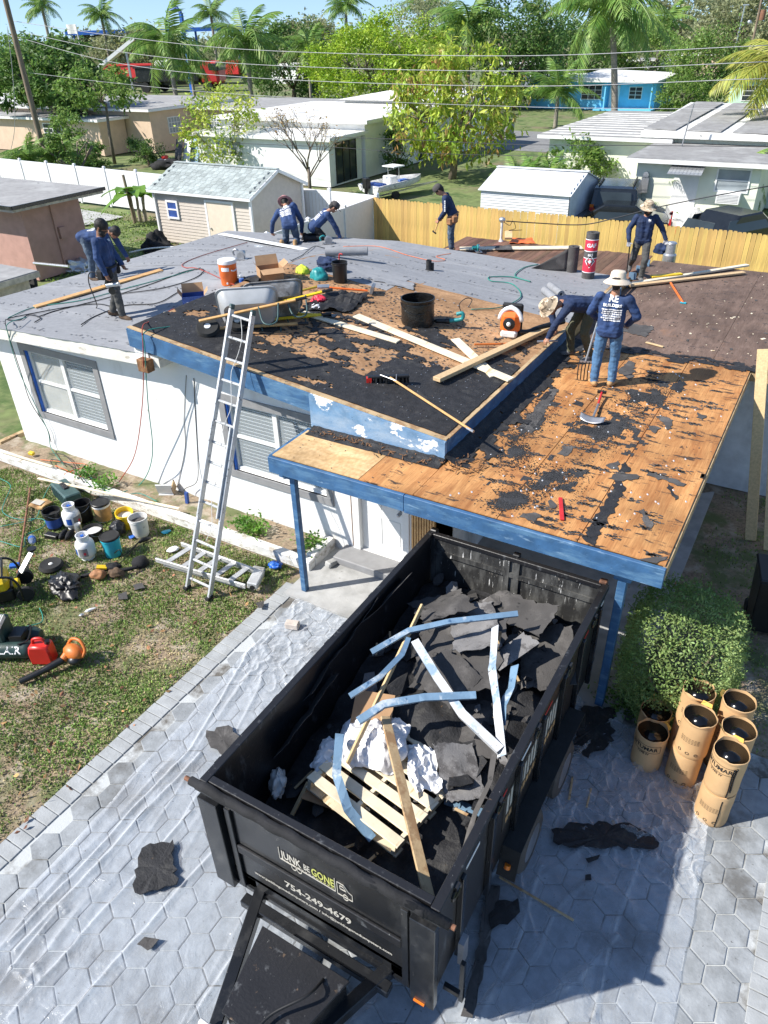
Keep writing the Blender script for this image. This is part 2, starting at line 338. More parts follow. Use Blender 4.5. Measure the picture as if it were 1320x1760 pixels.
pm('metal_white', (.72, .73, .74), .45, metal=0, var=.08, scale=2, sc3=(.5, 2, 2), bmp=.1)
pm('glass_dark', (.03, .04, .045), .08, var=.2, scale=1, bmp=0)
pm('glass_pane', (.30, .34, .36), .06, var=.15, scale=1.5, bmp=0)
pm('blind', (.55, .60, .63), .5, var=.05)
pm('paper_beige', (.36, .33, .27), .8, var=.18, scale=2.5, bmp=.3, bscale=6)
two('black_metal', (.014, .015, .017), .26, [((.05, .05, .05), 3, .52, .7, (1, 1, .5)), ((.16, .15, .14), 26, .68, .72, (1, 1, .6))], .22, 4.5, 'World')
two('black_scratched', (.014, .014, .016), .42, [((.10, .105, .11), 7, .60, .70, (1, 1, .35)), ((.42, .42, .41), 30, .69, .72, (1.5, 1, .5)), ((.13, .09, .06), 12, .66, .72, (1, 1, 1))], .25, 40, 'World')
two('black_splashed', (.03, .03, .03), .5, [((.11, .11, .105), 5, .48, .64, (1, 1, .35)), ((.70, .70, .68), 10, .62, .66, (3, 1, .35)), ((.30, .27, .23), 28, .66, .70, (1, 1, .5))], .3, 40, 'World')
pm('rubber', (.018, .018, .018), .8, var=.25, bmp=.3)
pm('dusty_tyre', (.085, .075, .066), .9, var=.2, bmp=.3)
pm('black_plastic', (.014, .014, .015), .4, var=.2)
pm('black_cloth', (.012, .012, .014), .85, var=.3, bmp=.5, bscale=40)
pm('aluminium', (.55, .56, .57), .35, metal=.75, var=.12, scale=20, bmp=.05)
two('alu_splashed', (.58, .585, .59), .42, [((.10, .09, .085), 16, .60, .67, (1, 1, 1)), ((.8, .8, .8), 9, .6, .7, (1, 1, 1))], .15, 50, metal=.35)
two('flashing_blue', (.17, .28, .40), .5, [((.46, .52, .57), 4, .57, .66, (1, 1, 1)), ((.06, .13, .24), 7, .6, .66, (1, 1, 1))], .2, 30, metal=.15)
two('flashing_white', (.58, .60, .62), .5, [((.24, .34, .44), 3.2, .52, .62, (1, 1, 1)), ((.1, .09, .08), 11, .64, .68, (1, 1, 1))], .2, 30, metal=.15)
pm('tray_grey', (.42, .43, .44), .38, var=.1, scale=3)
two('tray_dark', (.16, .155, .15), .45, [((.33, .33, .33), 4, .5, .62, (1, 1, 1)), ((.05, .045, .04), 6, .6, .66, (1, 1, 1))], .2, 30)
pm('plastic_white', (.80, .80, .79), .45, var=.05)
pm('sheet_white', (.84, .84, .85), .5, var=.04, bmp=.3, bscale=12)
two('plastic_dirty', (.70, .69, .66), .45, [((.16, .14, .12), 7, .6, .68, (1, 1, 1))], .1, 40)
pm('orange_plastic', (.80, .16, .025), .4, var=.1)
two('orange_dirty', (.62, .17, .03), .45, [((.06, .04, .03), 5, .58, .66, (1, 1, 1))], .2, 40)
two('red_plastic', (.62, .028, .02), .35, [((.05, .02, .015), 5, .62, .68, (1, 1, 1))], .1, 40)
pm('red_paint', (.55, .03, .03), .4, var=.15)
pm('yellow_plastic', (.80, .55, .02), .4, var=.1)
pm('lime_cloth', (.55, .66, .05), .7, var=.2, bmp=.4)
pm('teal_plastic', (.02, .26, .27), .45, var=.2)
pm('teal_paint', (.03, .42, .55), .45, var=.12)
pm('blue_plastic', (.02, .12, .50), .45, var=.15)
pm('blue_print', (.03, .08, .30), .6, var=.2)
pm('green_metal', (.02, .05, .045), .45, var=.25)
pm('navy', (.016, .032, .085), .85, var=.35, scale=5, bmp=.7, bscale=14)
pm('navy_light', (.025, .055, .15), .85, var=.3, scale=5, bmp=.7, bscale=14)
two('jeans', (.075, .17, .31), .85, [((.17, .30, .44), 6, .55, .7, (1, 1, 1)), ((.10, .09, .07), 5, .64, .72, (1, 1, 1))], .6, 18)
two('jeans_dark', (.065, .095, .14), .85, [((.18, .23, .28), 7, .55, .7, (1, 1, 1))], .6, 18)
two('pants_grey', (.075, .075, .072), .9, [((.15, .14, .12), 6, .55, .7, (1, 1, 1))], .6, 18)
two('pants_olive', (.085, .085, .05), .9, [((.14, .13, .085), 5, .55, .7, (1, 1, 1))], .6, 18)
two('pants_black', (.016, .016, .018), .9, [((.06, .06, .06), 6, .6, .7, (1, 1, 1))], .6, 18)
pm('skin', (.42, .21, .13), .55, var=.1, bmp=.1)
pm('skin_dark', (.26, .125, .075), .55, var=.1, bmp=.1)
pm('hair', (.012, .010, .009), .6, var=.4, bmp=.8, bscale=120)
pm('boot_tan', (.45, .27, .12), .8, var=.25, scale=9)
pm('boot_brown', (.12, .075, .045), .85, var=.35, scale=9)
pm('shoe_grey', (.13, .13, .13), .8, var=.5, scale=14)
pm('glove_grey', (.30, .30, .32), .8, var=.3)
pm('leather', (.36, .17, .075), .7, var=.3, scale=9)
pm('hat_tan', (.66, .56, .45), .85, var=.1, bmp=.3)
two('hat_camo', (.46, .36, .25), .9, [((.16, .12, .08), 14, .52, .56, (1, 1, 1)), ((.66, .58, .45), 11, .56, .6, (1, 1, 1))], .3, 60)
two('hat_pink', (.48, .24, .23), .9, [((.25, .12, .14), 9, .5, .55, (1, 1, 4))], .3, 60)
pm('cap_grey', (.075, .068, .066), .85, var=.15)
pm('cardboard', (.46, .28, .15), .85, var=.08, bmp=.1)
pm('keg_paper', (.58, .37, .185), .75, var=.07, scale=4, bmp=.35, bscale=9, kind='World')
pm('keg_inner', (.72, .43, .07), .6, var=.1)
pm('tar', (.004, .004, .005), .16, var=.3, scale=5, bmp=.12, bscale=7)
pm('tar_rough', (.010, .010, .010), .3, var=.4, bmp=.9, bscale=26)
pm('ink', (.03, .025, .02), .8, var=.1, bmp=0)
pm('print_white', (.86, .86, .86), .7, var=.03, bmp=0)
pm('print_cream', (.52, .49, .43), .7, var=.1, bmp=0)
pm('print_yellow', (.52, .53, .14), .6, var=.1, bmp=0)
pm('print_red', (.72, .035, .07), .5, var=.06, bmp=0)
pm('steel', (.42, .42, .43), .35, metal=.7, var=.2)
pm('rusty', (.20, .09, .05), .8, var=.5, scale=14)
pm('bark', (.19, .155, .12), .9, var=.3, scale=7, sc3=(3, 3, .7), bmp=.7, bscale=20)
pm('palm_bark', (.30, .265, .22), .9, var=.25, scale=3, sc3=(.4, .4, 9), bmp=.7, bscale=12)
pm('pole_wood', (.22, .17, .12), .9, var=.3, scale=5, sc3=(3, 3, .3), bmp=.4)
def leafmat(name, col, col2, rough=.5, isl=.35, scale=.9, tr=.35): pm(name, col, rough, col2=col2, scale=scale, lo=.38, hi=.62, bmp=0, island=isl, kind='World', trans=tr)
leafmat('leaf_lime', (.26, .42, .03), (.44, .58, .06))
leafmat('leaf_mango', (.32, .46, .05), (.56, .62, .10), isl=.4)
leafmat('leaf_rust', (.46, .27, .10), (.52, .40, .12))
leafmat('leaf_deep', (.08, .17, .04), (.17, .29, .07), tr=.45)
leafmat('leaf_mid', (.15, .27, .05), (.28, .41, .10), tr=.45)
leafmat('leaf_olive', (.22, .25, .08), (.32, .34, .13))
leafmat('leaf_bush', (.16, .28, .07), (.34, .45, .16))
leafmat('leaf_palm', (.13, .26, .045), (.26, .39, .09), tr=.35)
leafmat('leaf_gold', (.32, .38, .06), (.46, .44, .09))
leafmat('leaf_banana', (.10, .25, .03), (.18, .36, .05))
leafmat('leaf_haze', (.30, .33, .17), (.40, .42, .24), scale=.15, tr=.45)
pm('wire', (.05, .05, .055), .7, var=.1, bmp=0)
pm('wire_pale', (.42, .42, .43), .6, var=.1, bmp=0)
pm('cord_green', (.03, .24, .19), .5, var=.2, bmp=0)
pm('cord_black', (.012, .012, .013), .5, var=.2, bmp=0)
pm('cord_red', (.40, .06, .035), .5, var=.2, bmp=0)
pm('cord_orange', (.75, .17, .04), .5, var=.2, bmp=0)
pm('sea_green', (.05, .10, .10), .5, var=.2)
pm('car_black', (.012, .014, .016), .15, var=.2, bmp=0, coat=.6)
pm('lamp_orange', (.80, .20, .02), .3, var=.1, bmp=0)
pm('mortar_pink', (.55, .48, .42), .9, var=.2)
# thin clear film lying in folds
m, t, bs = newmat('film', .12); bs.inputs['Base Color'].default_value = (.88, .90, .93, 1)
cw = coords(t, 'World'); n1 = noi(t, coords(t, 'World', (1, 1, 1), (0, 0, .5)), 3.0, 5, .6, 1.2); bump(t, bs, n1, .8, .06)
tb = nn(t, 'BsdfTransparent'); tb.inputs[0].default_value = (.93, .96, 1, 1); mx = nn(t, 'MixShader')
lw = nn(t, 'LayerWeight', Blend=.35); rr = ramp(t, [(0, (.11,)*3), (1, (.66,)*3)]); t.links.new(lw.outputs['Facing'], rr.inputs[0]); t.links.new(rr.outputs[0], mx.inputs[0])
t.links.new(tb.outputs[0], mx.inputs[1]); t.links.new(bs.outputs[0], mx.inputs[2]); t.links.new(mx.outputs[0], t.nodes['Material Output'].inputs[0])
m, t, bs = newmat('bottle_clear', .08); bs.inputs['Base Color'].default_value = (.8, .88, .92, 1); tb = nn(t, 'BsdfTransparent'); mx = nn(t, 'MixShader'); mx.inputs[0].default_value = .2
t.links.new(tb.outputs[0], mx.inputs[1]); t.links.new(bs.outputs[0], mx.inputs[2]); t.links.new(mx.outputs[0], t.nodes['Material Output'].inputs[0])


# ---------------------------------------------------------------- ground and driveway
def flat(name, poly, z, mat, kind='structure', th=.02):
    return MB().slab([(p[0], p[1], z) for p in poly], th).build(name, mat, kind=kind)
MB().grid(2, 2, lambda u, v: (-900+1800*u, -500+1900*v, -.06)).build('ground', 'far_ground', kind='structure')
flat('garden_soil', [(-22, -4), (-5.9, -4), (-5.9, 8.3), (-22, 8.3)], -.02, 'soil', th=.03)
flat('side_soil', [(-1.2, 6.7), (6, 6.7), (6, 14), (-1.2, 14)], -.02, 'soil', th=.03)
dw = MB().bb(-6.08, 2.5, -1, 7.1, -.03, -.012).build('driveway', 'grout', kind='structure')
HW, HR = .3115, .1798           # stamped hexagons: across flats, circumradius
def hexmesh(k):
    g = random.Random(k); b = MB(); r = HR-.0065; vs = []
    for rr, z in ((r, -.012), (r, -.004), (r-.009, .0)):
        vs += [(rr*math.sin(i*math.pi/3)+g.uniform(-.002, .002), rr*math.cos(i*math.pi/3)+g.uniform(-.002, .002), z+g.uniform(-.001, .001)) for i in range(6)]
    b.add(vs, [(i+6*j, i+6*j+6, (i+1) % 6+6*j+6, (i+1) % 6+6*j) for j in range(2) for i in range(6)]+[tuple(range(12, 18))[::-1]]); me = b.mesh('paver'); me.materials.append(M('paver')); return me
hexm = [hexmesh(k) for k in range(4)]
hx = []; j = 0; yy = -.6
while yy < 6.95:
    xx = -5.70+(HW/2 if j % 2 else 0)
    while xx < 1.0:
        # frame edge on the ground: keep what the view can see
        hx.append((xx, yy)); xx += HW
    yy += HR*1.5; j += 1
def seen(p):
    q = Vector((p[0], p[1], -7.3)); q = Vector((q.dot(R2), q.dot(U2), q.dot(F))); return q.z > 0 and abs(q.x/q.z) < .55 and q.y/q.z > -.74
def under(p): return (-3.4 < p[0] < -1.7 and 3.4 < p[1] < 6.9) or (p[0] > -4.2 and p[1] > 6.4 and p[0] < -1)
vis = [p for p in hx if seen(p) and not under(p)]; vis.sort(key=lambda p: (p[0]**2+p[1]**2)); near = set(vis[:300])
rest = MB()
for i, p in enumerate(hx):
    if p in near: put('paver', hexm[i % 4], dw, loc=(p[0], p[1], 0))
    elif seen(p) or under(p):
        me = hexm[i % 4]; rest.add([(v.co.x+p[0], v.co.y+p[1], v.co.z) for v in me.vertices], [tuple(q.vertices) for q in me.polygons])
rest.build('paver_field', 'paver', dw, kind='stuff')
em = MB().bb(-.135, .135, -.076, .076, -.015, .004).mesh('edge_brick'); em.materials.append(M('paver_edge'))
yy = .9
while yy < 7.0:
    put('edge_brick', em, dw, bevel=.006, loc=(-6.02+rnd.uniform(-.006, .006), yy, 0), rz=rnd.uniform(-.02, .02))
    if 3.6 < yy < 7.0: put('edge_brick', em, dw, bevel=.006, loc=(1.20+rnd.uniform(-.006, .006), yy, 0), rz=rnd.uniform(-.02, .02))
    yy += .16
flat('porch_slab', [(-6.0, 6.78), (-.75, 6.78), (-.75, 13), (-6.0, 8.4)], .03, 'concrete', th=.05)
flat('street', [(-80, 58), (60, 50), (60, 61), (-80, 69)], -.03, 'asphalt')
flat('back_path', [(-52, 25.5), (-27, 20.5), (-29, 18), (-52, 20)], -.02, 'concrete')

# ---------------------------------------------------------------- the house being re-roofed
HB = Vector((-9, 8.2, 0))
house = thing('house', 'white stuccoed bungalow with blue fascias and half stripped roof', 'house', HB)
def HP(mb, name, mats, parent=None, **kw):
    """house part in world coordinates"""
    par = parent or house; off = HB
    mb.v = [(v[0]-off.x, v[1]-off.y, v[2]-off.z) for v in mb.v]
    return mb.build(name, mats, par, **kw)
def wall_open(x0, x1, z0, z1, y, th, ops):
    """wall in a plane of constant y with real openings"""
    b = MB(); xs = sorted({x0, x1, *[o[0] for o in ops], *[o[1] for o in ops]}); zs = sorted({z0, z1, *[o[2] for o in ops], *[o[3] for o in ops]})
    full = lambda i, j: 0 <= i < len(xs)-1 and 0 <= j < len(zs)-1 and not any(o[0] <= (xs[i]+xs[i+1])/2 <= o[1] and o[2] <= (zs[j]+zs[j+1])/2 <= o[3] for o in ops)
    for i in range(len(xs)-1):
        for j in range(len(zs)-1):
            if not full(i, j): continue
            a, c, d, e = xs[i], xs[i+1], zs[j], zs[j+1]
            b.add([(a, y, d), (c, y, d), (c, y, e), (a, y, e)], [(0, 1, 2, 3)]); b.add([(a, y+th, d), (c, y+th, d), (c, y+th, e), (a, y+th, e)], [(3, 2, 1, 0)])
            if not full(i-1, j): b.add([(a, y, d), (a, y+th, d), (a, y+th, e), (a, y, e)], [(3, 2, 1, 0)])
            if not full(i+1, j): b.add([(c, y, d), (c, y+th, d), (c, y+th, e), (c, y, e)], [(0, 1, 2, 3)])
            if not full(i, j-1): b.add([(a, y, d), (c, y, d), (c, y+th, d), (a, y+th, d)], [(3, 2, 1, 0)])
            if not full(i, j+1): b.add([(a, y, e), (c, y, e), (c, y+th, e), (a, y+th, e)], [(0, 1, 2, 3)])
    return b
W1 = (-13.08, -11.13, .98, 2.30); W2 = (-8.0, -6.06, .98, 2.28); DR = (-5.50, -4.60, .16, 2.2)
HP(wall_open(-13.98, -3.9, 0, 2.72, 8.2, .2, [W1, W2, DR]), 'front_wall', 'wall_white')
HP(MB().slab([(-13.98, 8.4, 2.6), (-13.78, 8.4, 2.6), (-13.78, 16.2, 2.6), (-13.98, 16.2, 2.6)], 2.6), 'side_wall', 'wall_white')
HP(MB().bb(-13.98, -.6, 16.2, 16.4, 0, 2.26), 'rear_wall', 'wall_white')
HP(MB().bb(-3.9, 5.0, 13.3, 13.5, 0, 2.28).bb(-4.1, -3.9, 8.2, 13.3, 0, 2.4), 'carport_wall', 'wall_grey')
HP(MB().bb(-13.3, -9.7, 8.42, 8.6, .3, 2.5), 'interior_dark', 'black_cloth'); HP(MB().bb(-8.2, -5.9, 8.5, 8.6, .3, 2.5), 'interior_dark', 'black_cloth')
def window(w, cover):
    x0, x1, z0, z1 = w; y = 8.2; t = .13
    win = HP(MB().bb(x0-t, x1+t, y-.022, y+.03, z1, z1+t).bb(x0-t, x1+t, y-.03, y+.03, z0-t, z0).bb(x0-t, x0, y-.022, y+.03, z0, z1).bb(x1, x1+t, y-.022, y+.03, z0, z1), 'window', 'trim_grey')
    f = MB(); q = .055; ym, yb = y+.05, y+.11
    for a, c, d, e in ((x0, x1, z0, z0+q), (x0, x1, z1-q, z1), (x0, x0+q, z0+q, z1-q), (x1-q, x1, z0+q, z1-q), ((x0+x1)/2-q*.8, (x0+x1)/2+q*.8, z0+q, z1-q)): f.bb(a, c, ym, yb, d, e)
    zm = (z0+z1)/2
    f.bb(x0+q, (x0+x1)/2-q*.8, ym+.01, yb, zm-.025, zm+.025).bb((x0+x1)/2+q*.8, x1-q, ym+.01, yb, zm-.025, zm+.025)
    HP(f, 'frame', 'trim_white', win); HP(MB().bb(x0, x0+.03, y+.001, y+.049, z0, z1), 'tape_strip', 'blue_plastic', win)
    k = 0
    for a, c in ((x0+q, (x0+x1)/2-q), ((x0+x1)/2+q, x1-q)):
        for d, e in ((z0+q, zm-.025), (zm+.025, z1-q)):
            if cover and k < 2:
                HP(MB().grid(8, 6, lambda u, v, a=a, c=c, d=d, e=e: (a+(c-a)*u, y+.10+.008*math.sin(9*u+5*v), d+(e-d)*v)), 'paper_cover', 'paper_beige', win)
            else:
                s = MB(); zz = d+.02
                while zz < e-.01: s.bx(((a+c)/2, y+.135, zz), (c-a, .05, .005), (R(-42), 0, 0)); zz += .066
                HP(s, 'blind', 'blind', win, kind='stuff')
            HP(MB().bb(a, c, y+.082, y+.086, d, e), 'pane', 'bottle_clear', win)
        k += 2
window(W1, True); window(W2, False)
x0, x1, z0, z1 = DR
door = HP(MB().bb(x0+.05, x1-.05, 8.27, 8.315, z0, z1-.05), 'door', 'trim_white', bevel=.004)
for a, c in ((x0+.16, x0+.42), (x0+.5, x0+.76)):
    for d, e in ((.35, .85), (1.0, 1.9)): HP(MB().bb(a, c, 8.262, 8.268, d, e), 'panel', 'trim_white', door, bevel=.003)
HP(MB().cyl((x1-.13, 8.2, 1.05), (x1-.13, 8.265, 1.05), .032).ball((x1-.13, 8.195, 1.05), .035), 'door_knob', 'steel', door, smooth=40)
HP(MB().cyl((x1-.13, 8.235, 1.2), (x1-.13, 8.265, 1.2), .03), 'deadbolt', 'steel', door)
HP(MB().bb(x0-.08, x0+.05, 8.17, 8.3, .16, 2.25).bb(x1-.05, x1+.06, 8.17, 8.3, .16, 2.25), 'door_jamb', 'trim_white')
HP(MB().bb(x0-.09, x0-.078, 8.165, 8.2, .2, 2.2), 'jamb_edge', 'rotten_wood')
HP(MB().bb(-5.75, -4.4, 7.8, 8.2, .03, .16), 'door_step', 'trim_grey', bevel=.01)
sp = [HP(MB().bb(-4.47+.045*i, -4.44+.045*i, 8.13, 8.19, .1, 2.2), 'slat', 'wood_handle') for i in range(9)]
HP(MB().tube([(-4.28+.12*math.cos(a), 8.11, 1.35+.12*math.sin(a)) for a in [i*math.pi/8 for i in range(17)]], .018), 'ring_knocker', 'black_metal', smooth=True)
# roof surfaces
def fl(z, y): return 2.6+(z-2.6)*(1-0.65*sm(12.3, 16.3, y))
def zS(x, y): return fl(2.75+.114*(-3.8-x), y)
def zL(x, y):
    zr = 2.98+.42*sm(8.6, 12, y); return fl(2.76+(x+14.6)/5.1*(zr-2.76), y)
def zM(x, y): return zL(x, y) if x < -9.5 else zS(x, y)
def surf(x0, x1, y0, y1, zf, nx, ny, th, lift=0): return MB().grid(nx, ny, lambda u, v: (x0+(x1-x0)*u, y0+(y1-y0)*v, zf(x0+(x1-x0)*u, y0+(y1-y0)*v)+lift), th=th)
HP(surf(-15.1, -9.0, 7.88, 16.6, lambda x, y: zL(min(x, -9.0), y)-.006 if x < -9.5 else min(zL(x, y), zS(x, y)-.02)-.006, 16, 24, .22), 'eave_fascia', 'eave_white')
HP(surf(-9.5, -3.8, 7.86, 16.6, zS, 16, 24, .05), 'roof_deck', 'ply_tan')
# boards edging the upper roof: front rake and side
rk = [(-9.5, 3.40), (-6.02, 3.003)]
HP(MB().hexa([(-9.52, 7.80, 3.10), (-5.95, 7.80, 2.70), (-5.95, 7.855, 2.70), (-9.52, 7.855, 3.10), (-9.52, 7.80, 3.39), (-5.95, 7.80, 2.985), (-5.95, 7.855, 2.985), (-9.52, 7.855, 3.39)]), 'rake_board', 'blue_paint')
HP(MB().hexa([(-5.95, 7.79, 2.47), (-3.77, 7.79, 2.42), (-3.77, 7.855, 2.42), (-5.95, 7.855, 2.47), (-5.95, 7.79, 2.985), (-3.77, 7.79, 2.735), (-3.77, 7.855, 2.735), (-5.95, 7.855, 2.985)]), 'rake_board', 'blue_peeling')
HP(MB().hexa([(-9.52, 7.83, 3.395), (-3.77, 7.83, 2.74), (-3.77, 7.90, 2.74), (-9.52, 7.90, 3.395), (-9.52, 7.83, 3.415), (-3.77, 7.83, 2.762), (-3.77, 7.90, 2.762), (-9.52, 7.90, 3.415)]), 'drip_edge', 'lumber_worn')
HP(MB().bb(-3.80, -3.765, 7.86, 13.2, 2.40, 2.735), 'side_fascia', 'blue_paint')
HP(MB().bb(-3.80, -3.765, 13.2, 16.6, 2.40, 2.65), 'side_fascia', 'wood_handle')
HP(MB().bb(-3.82, -3.76, 7.9, 16.55, 2.742, 2.756), 'drip_edge', 'lumber_worn')
HP(MB().bb(-9.50, -9.2, 7.86, 11.5, 2.75, 3.34), 'roof_gable', 'wall_white')
HP(MB().add([(-9.4, 8.19, 2.72), (-3.9, 8.19, 2.72), (-3.9, 8.19, 2.74), (-9.4, 8.19, 3.37)], [(0, 1, 2, 3)]), 'gable_infill', 'wall_white')
HP(MB().bb(-9.35, -9.12, 7.72, 7.88, 2.72, 2.93), 'rafter_end', 'rotten_wood', bevel=.01)
# grey underlayment courses, each lapped over the one below it
nstrip = 0; yy = 7.86
while yy < 16.5:
    y1 = min(yy+.92, 16.62); xr = -3.78 if yy > 12.2 else (-9.02 if yy < 8.2 else -9.35)
    if 11.5 < yy < 12.2: xr = -7.2
    g = random.Random(nstrip)
    fz = (lambda x, y: zM(x, y)) if yy > 11.4 else (lambda x, y: min(zL(x, y), zS(x, y)-.02) if x > -9.5 else zL(x, y))
    o = surf(-15.12, xr, yy, y1+.05, fz, 40, 3, .004, .004+.004*(nstrip % 2))
    o.v = [(v[0], v[1]+g.uniform(-.012, .012), v[2]+.006*noise.noise((v[0]*1.5, v[1]*1.5, nstrip))) for v in o.v]
    HP(o, 'felt_course', 'felt_grey'); yy += .86; nstrip += 1
# nail caps on the underlayment
nb = MB()
for k in range(900):
    x = rnd.uniform(-15, -3.9); y = rnd.choice([8.1, 9.0, 9.8, 10.6, 11.5, 12.4, 13.2, 14.1, 14.9, 15.8])+rnd.uniform(-.06, .06)
    if y < 12.3 and x > -9.6: continue
    z = zM(x, y)+.016; nb.cyl((x, y, z), (x, y, z+.004), .02, n=6)
HP(nb, 'nail_caps', 'trim_grey', kind='stuff')
# torn black felt on the bare boards
def keep(x, y):
    n = noise.fractal((x*1.15, y*1.9, 3.1), .75, 2.1, 6)+.35*noise.noise((x*6, y*7, 1)); f = .06
    if y < 8.55+.25*noise.noise((x*1.7, 0, 0)): f = .9
    if x > -5.6 and y < 9.9: f += .45
    if x > -4.5 and y < 11: f += .3
    if x < -7.6 and y < 9.4: f += .35
    if y > 10.6: f -= .42
    if y > 11.6: f -= .3
    return n+f > .12
G = 150; H_ = 115; X0, X1, Y0, Y1 = -9.5, -3.83, 7.92, 12.25; fm = MB(); idx = {}
def fv(i, j):
    if (i, j) not in idx:
        x = X0+(X1-X0)*i/G; y = Y0+(Y1-Y0)*j/H_; q = noise.noise((x*9, y*9, 4))*.012
        idx[(i, j)] = len(fm.v); fm.v.append((x+q, y-q, zS(x, y)+.010+.008*abs(noise.noise((x*5, y*5, 2)))+.004*noise.noise((x*22, y*22, 2))))
    return idx[(i, j)]
for j in range(H_):
    for i in range(G):
        if keep(X0+(X1-X0)*(i+.5)/G, Y0+(Y1-Y0)*(j+.5)/H_): fm.f.append((fv(i, j), fv(i+1, j), fv(i+1, j+1), fv(i, j+1))); fm.m.append(0)
ck = MB()
for k in range(2600):
    x, y = rnd.uniform(-9.4, -3.9), rnd.uniform(8.0, 12.2); r = rnd.uniform(.004, .022)*(1 if k % 6 else 2); ck.bx((x, y, zS(x, y)+.004), (r*2, r*1.2, .006), (0, .114, rnd.uniform(0, 3)))
for k in range(420):
    x, y = rnd.uniform(-5.8, -.72), rnd.uniform(6.9, 12.8)
    if x < -3.7 and y > 7.7: continue
    r = rnd.uniform(.003, .010); ck.bx((x, y, 2.456), (r*2.4, r*1.3, .004), (0, 0, rnd.uniform(0, 3)))
HP(ck, 'felt_flecks', 'felt_dull', kind='stuff')
fo = HP(fm, 'felt_remnant', 'felt_black', kind='stuff'); sd = fo.modifiers.new('t', 'SOLIDIFY'); sd.thickness = .006; sd.offset = 1
nb = MB()
for k in range(420):
    x, y = rnd.uniform(-9.4, -3.9), rnd.uniform(8, 12.1); z = zS(x, y)+.02; nb.cyl((x, y, z), (x+rnd.uniform(-.003, .003), y, z+.004), .010, n=6)
HP(nb, 'nail_discs', 'steel', kind='stuff')
# porch roof: plywood sheets, beams, posts
def sheet(x0, x1, y0, y1, mat, z=2.45): return HP(MB().bb(x0, x1, y0, y1, z-.016, z), 'plywood_sheet', mat)
for a, c in ((-3.74, -2.62), (-2.61, -1.65), (-1.64, -.68)):
    for d, e in ((6.86, 9.20), (9.208, 11.55), (11.558, 12.86)): sheet(a+rnd.uniform(0, .004), c, d, e, 'ply_orange', 2.45+rnd.uniform(0, .003))
sheet(-5.95, -4.55, 6.86, 7.70, 'ply_new', 2.452); sheet(-4.545, -3.75, 6.86, 7.75, 'ply_orange', 2.447)
HP(MB().bb(-5.95, -.70, 6.9, 12.8, 2.39, 2.43), 'porch_joists', 'lumber_worn')
HP(MB().bb(-6.0, -3.85, 6.80, 6.855, 2.19, 2.435), 'porch_beam', 'blue_paint', bevel=.006); HP(MB().bb(-3.845, -.66, 6.795, 6.852, 2.18, 2.435), 'porch_beam', 'blue_paint', bevel=.006)
HP(MB().bb(-.70, -.655, 6.855, 12.85, 2.26, 2.432), 'porch_side', 'lumber_worn'); HP(MB().bb(-6.02, -5.96, 6.86, 7.8, 2.19, 2.43), 'porch_side', 'blue_paint')
HP(MB().bb(-5.9, -.7, 6.87, 6.95, 2.2, 2.38), 'porch_header', 'lumber_worn')
HP(MB().bb(-5.79, -5.70, 6.96, 7.05, .03, 2.2).bb(-5.98, -5.80, 6.97, 7.04, 2.03, 2.2), 'post', 'blue_paint', bevel=.006)
HP(MB().bb(-1.14, -1.04, 6.90, 7.0, .03, 2.19).bb(-1.19, -.99, 6.885, 7.01, 2.06, 2.185), 'post', 'blue_paint', bevel=.006)
# rotten joint where the two roofs meet
rb = MB()
for k in range(260):
    x = rnd.uniform(-5.9, -3.2); y = 7.72+rnd.gauss(0, .05)+(.1 if x > -4.6 else 0)*rnd.random(); w = .03+.07*(x > -4.7)
    y += rnd.gauss(0, w); a = rnd.uniform(0, 6.3); l = rnd.uniform(.02, .11)
    rb.bar((x, y, 2.46+rnd.random()*.03), (x+l*math.cos(a), y+l*math.sin(a), 2.46+rnd.random()*.05), .012, .006)
HP(rb, 'rot_crumbs', 'rotten_wood', kind='stuff')
HP(surf(-5.9, -3.76, 7.56, 7.79, lambda x, y: 2.455+.035*abs(noise.noise((x*7, y*9, 0)))+.04*sm(7.6, 7.8, y), 60, 6, .01), 'tar_seam', 'felt_black')
sb = surf(-3.765, -3.18, 7.75, 12.9, lambda x, y: 2.458+.03*abs(noise.noise((x*7, y*5, 0)))+.08*sm(-3.6, -3.77, x), 14, 130, 0)
kp = [i for i, f in enumerate(sb.f) if noise.fractal((sb.v[f[0]][0]*5, sb.v[f[0]][1]*2.2, 9), .8, 2, 4)+.9*sm(-3.3, -3.7, sb.v[f[0]][0])-.25 > 0]
sb.f = [sb.f[i] for i in kp]; sb.m = [0]*len(kp); HP(sb, 'tar_seam', 'felt_black', kind='stuff')
sb = surf(-3.7, -.6, 12.6, 13.25, lambda x, y: 2.460+.02*abs(noise.noise((x*9, y*9, 0))), 120, 24, 0)
kp = [i for i, f in enumerate(sb.f) if noise.fractal((sb.v[f[0]][0]*3, sb.v[f[0]][1]*6, 5), .8, 2, 5)+.8-3.2*abs(sb.v[f[0]][1]-12.9) > .45]
sb.f = [sb.f[i] for i in kp]; sb.m = [0]*len(kp); HP(sb, 'tar_seam', 'felt_black', kind='stuff')
sb = MB()
for k in range(500): x, y, r = rnd.uniform(-3.6, .6), rnd.uniform(12.9, 18.8), rnd.uniform(.004, .012)*(1 if k % 12 else 3.2); sb.bx((x, y, 2.457), (r*2.6, r*1.4, .006), (0, 0, rnd.uniform(0, 3)), mi=rnd.choice((0, 0, 0, 1)))
HP(sb, 'deck_litter', ['felt_dull', 'lumber_pale'], kind='stuff')
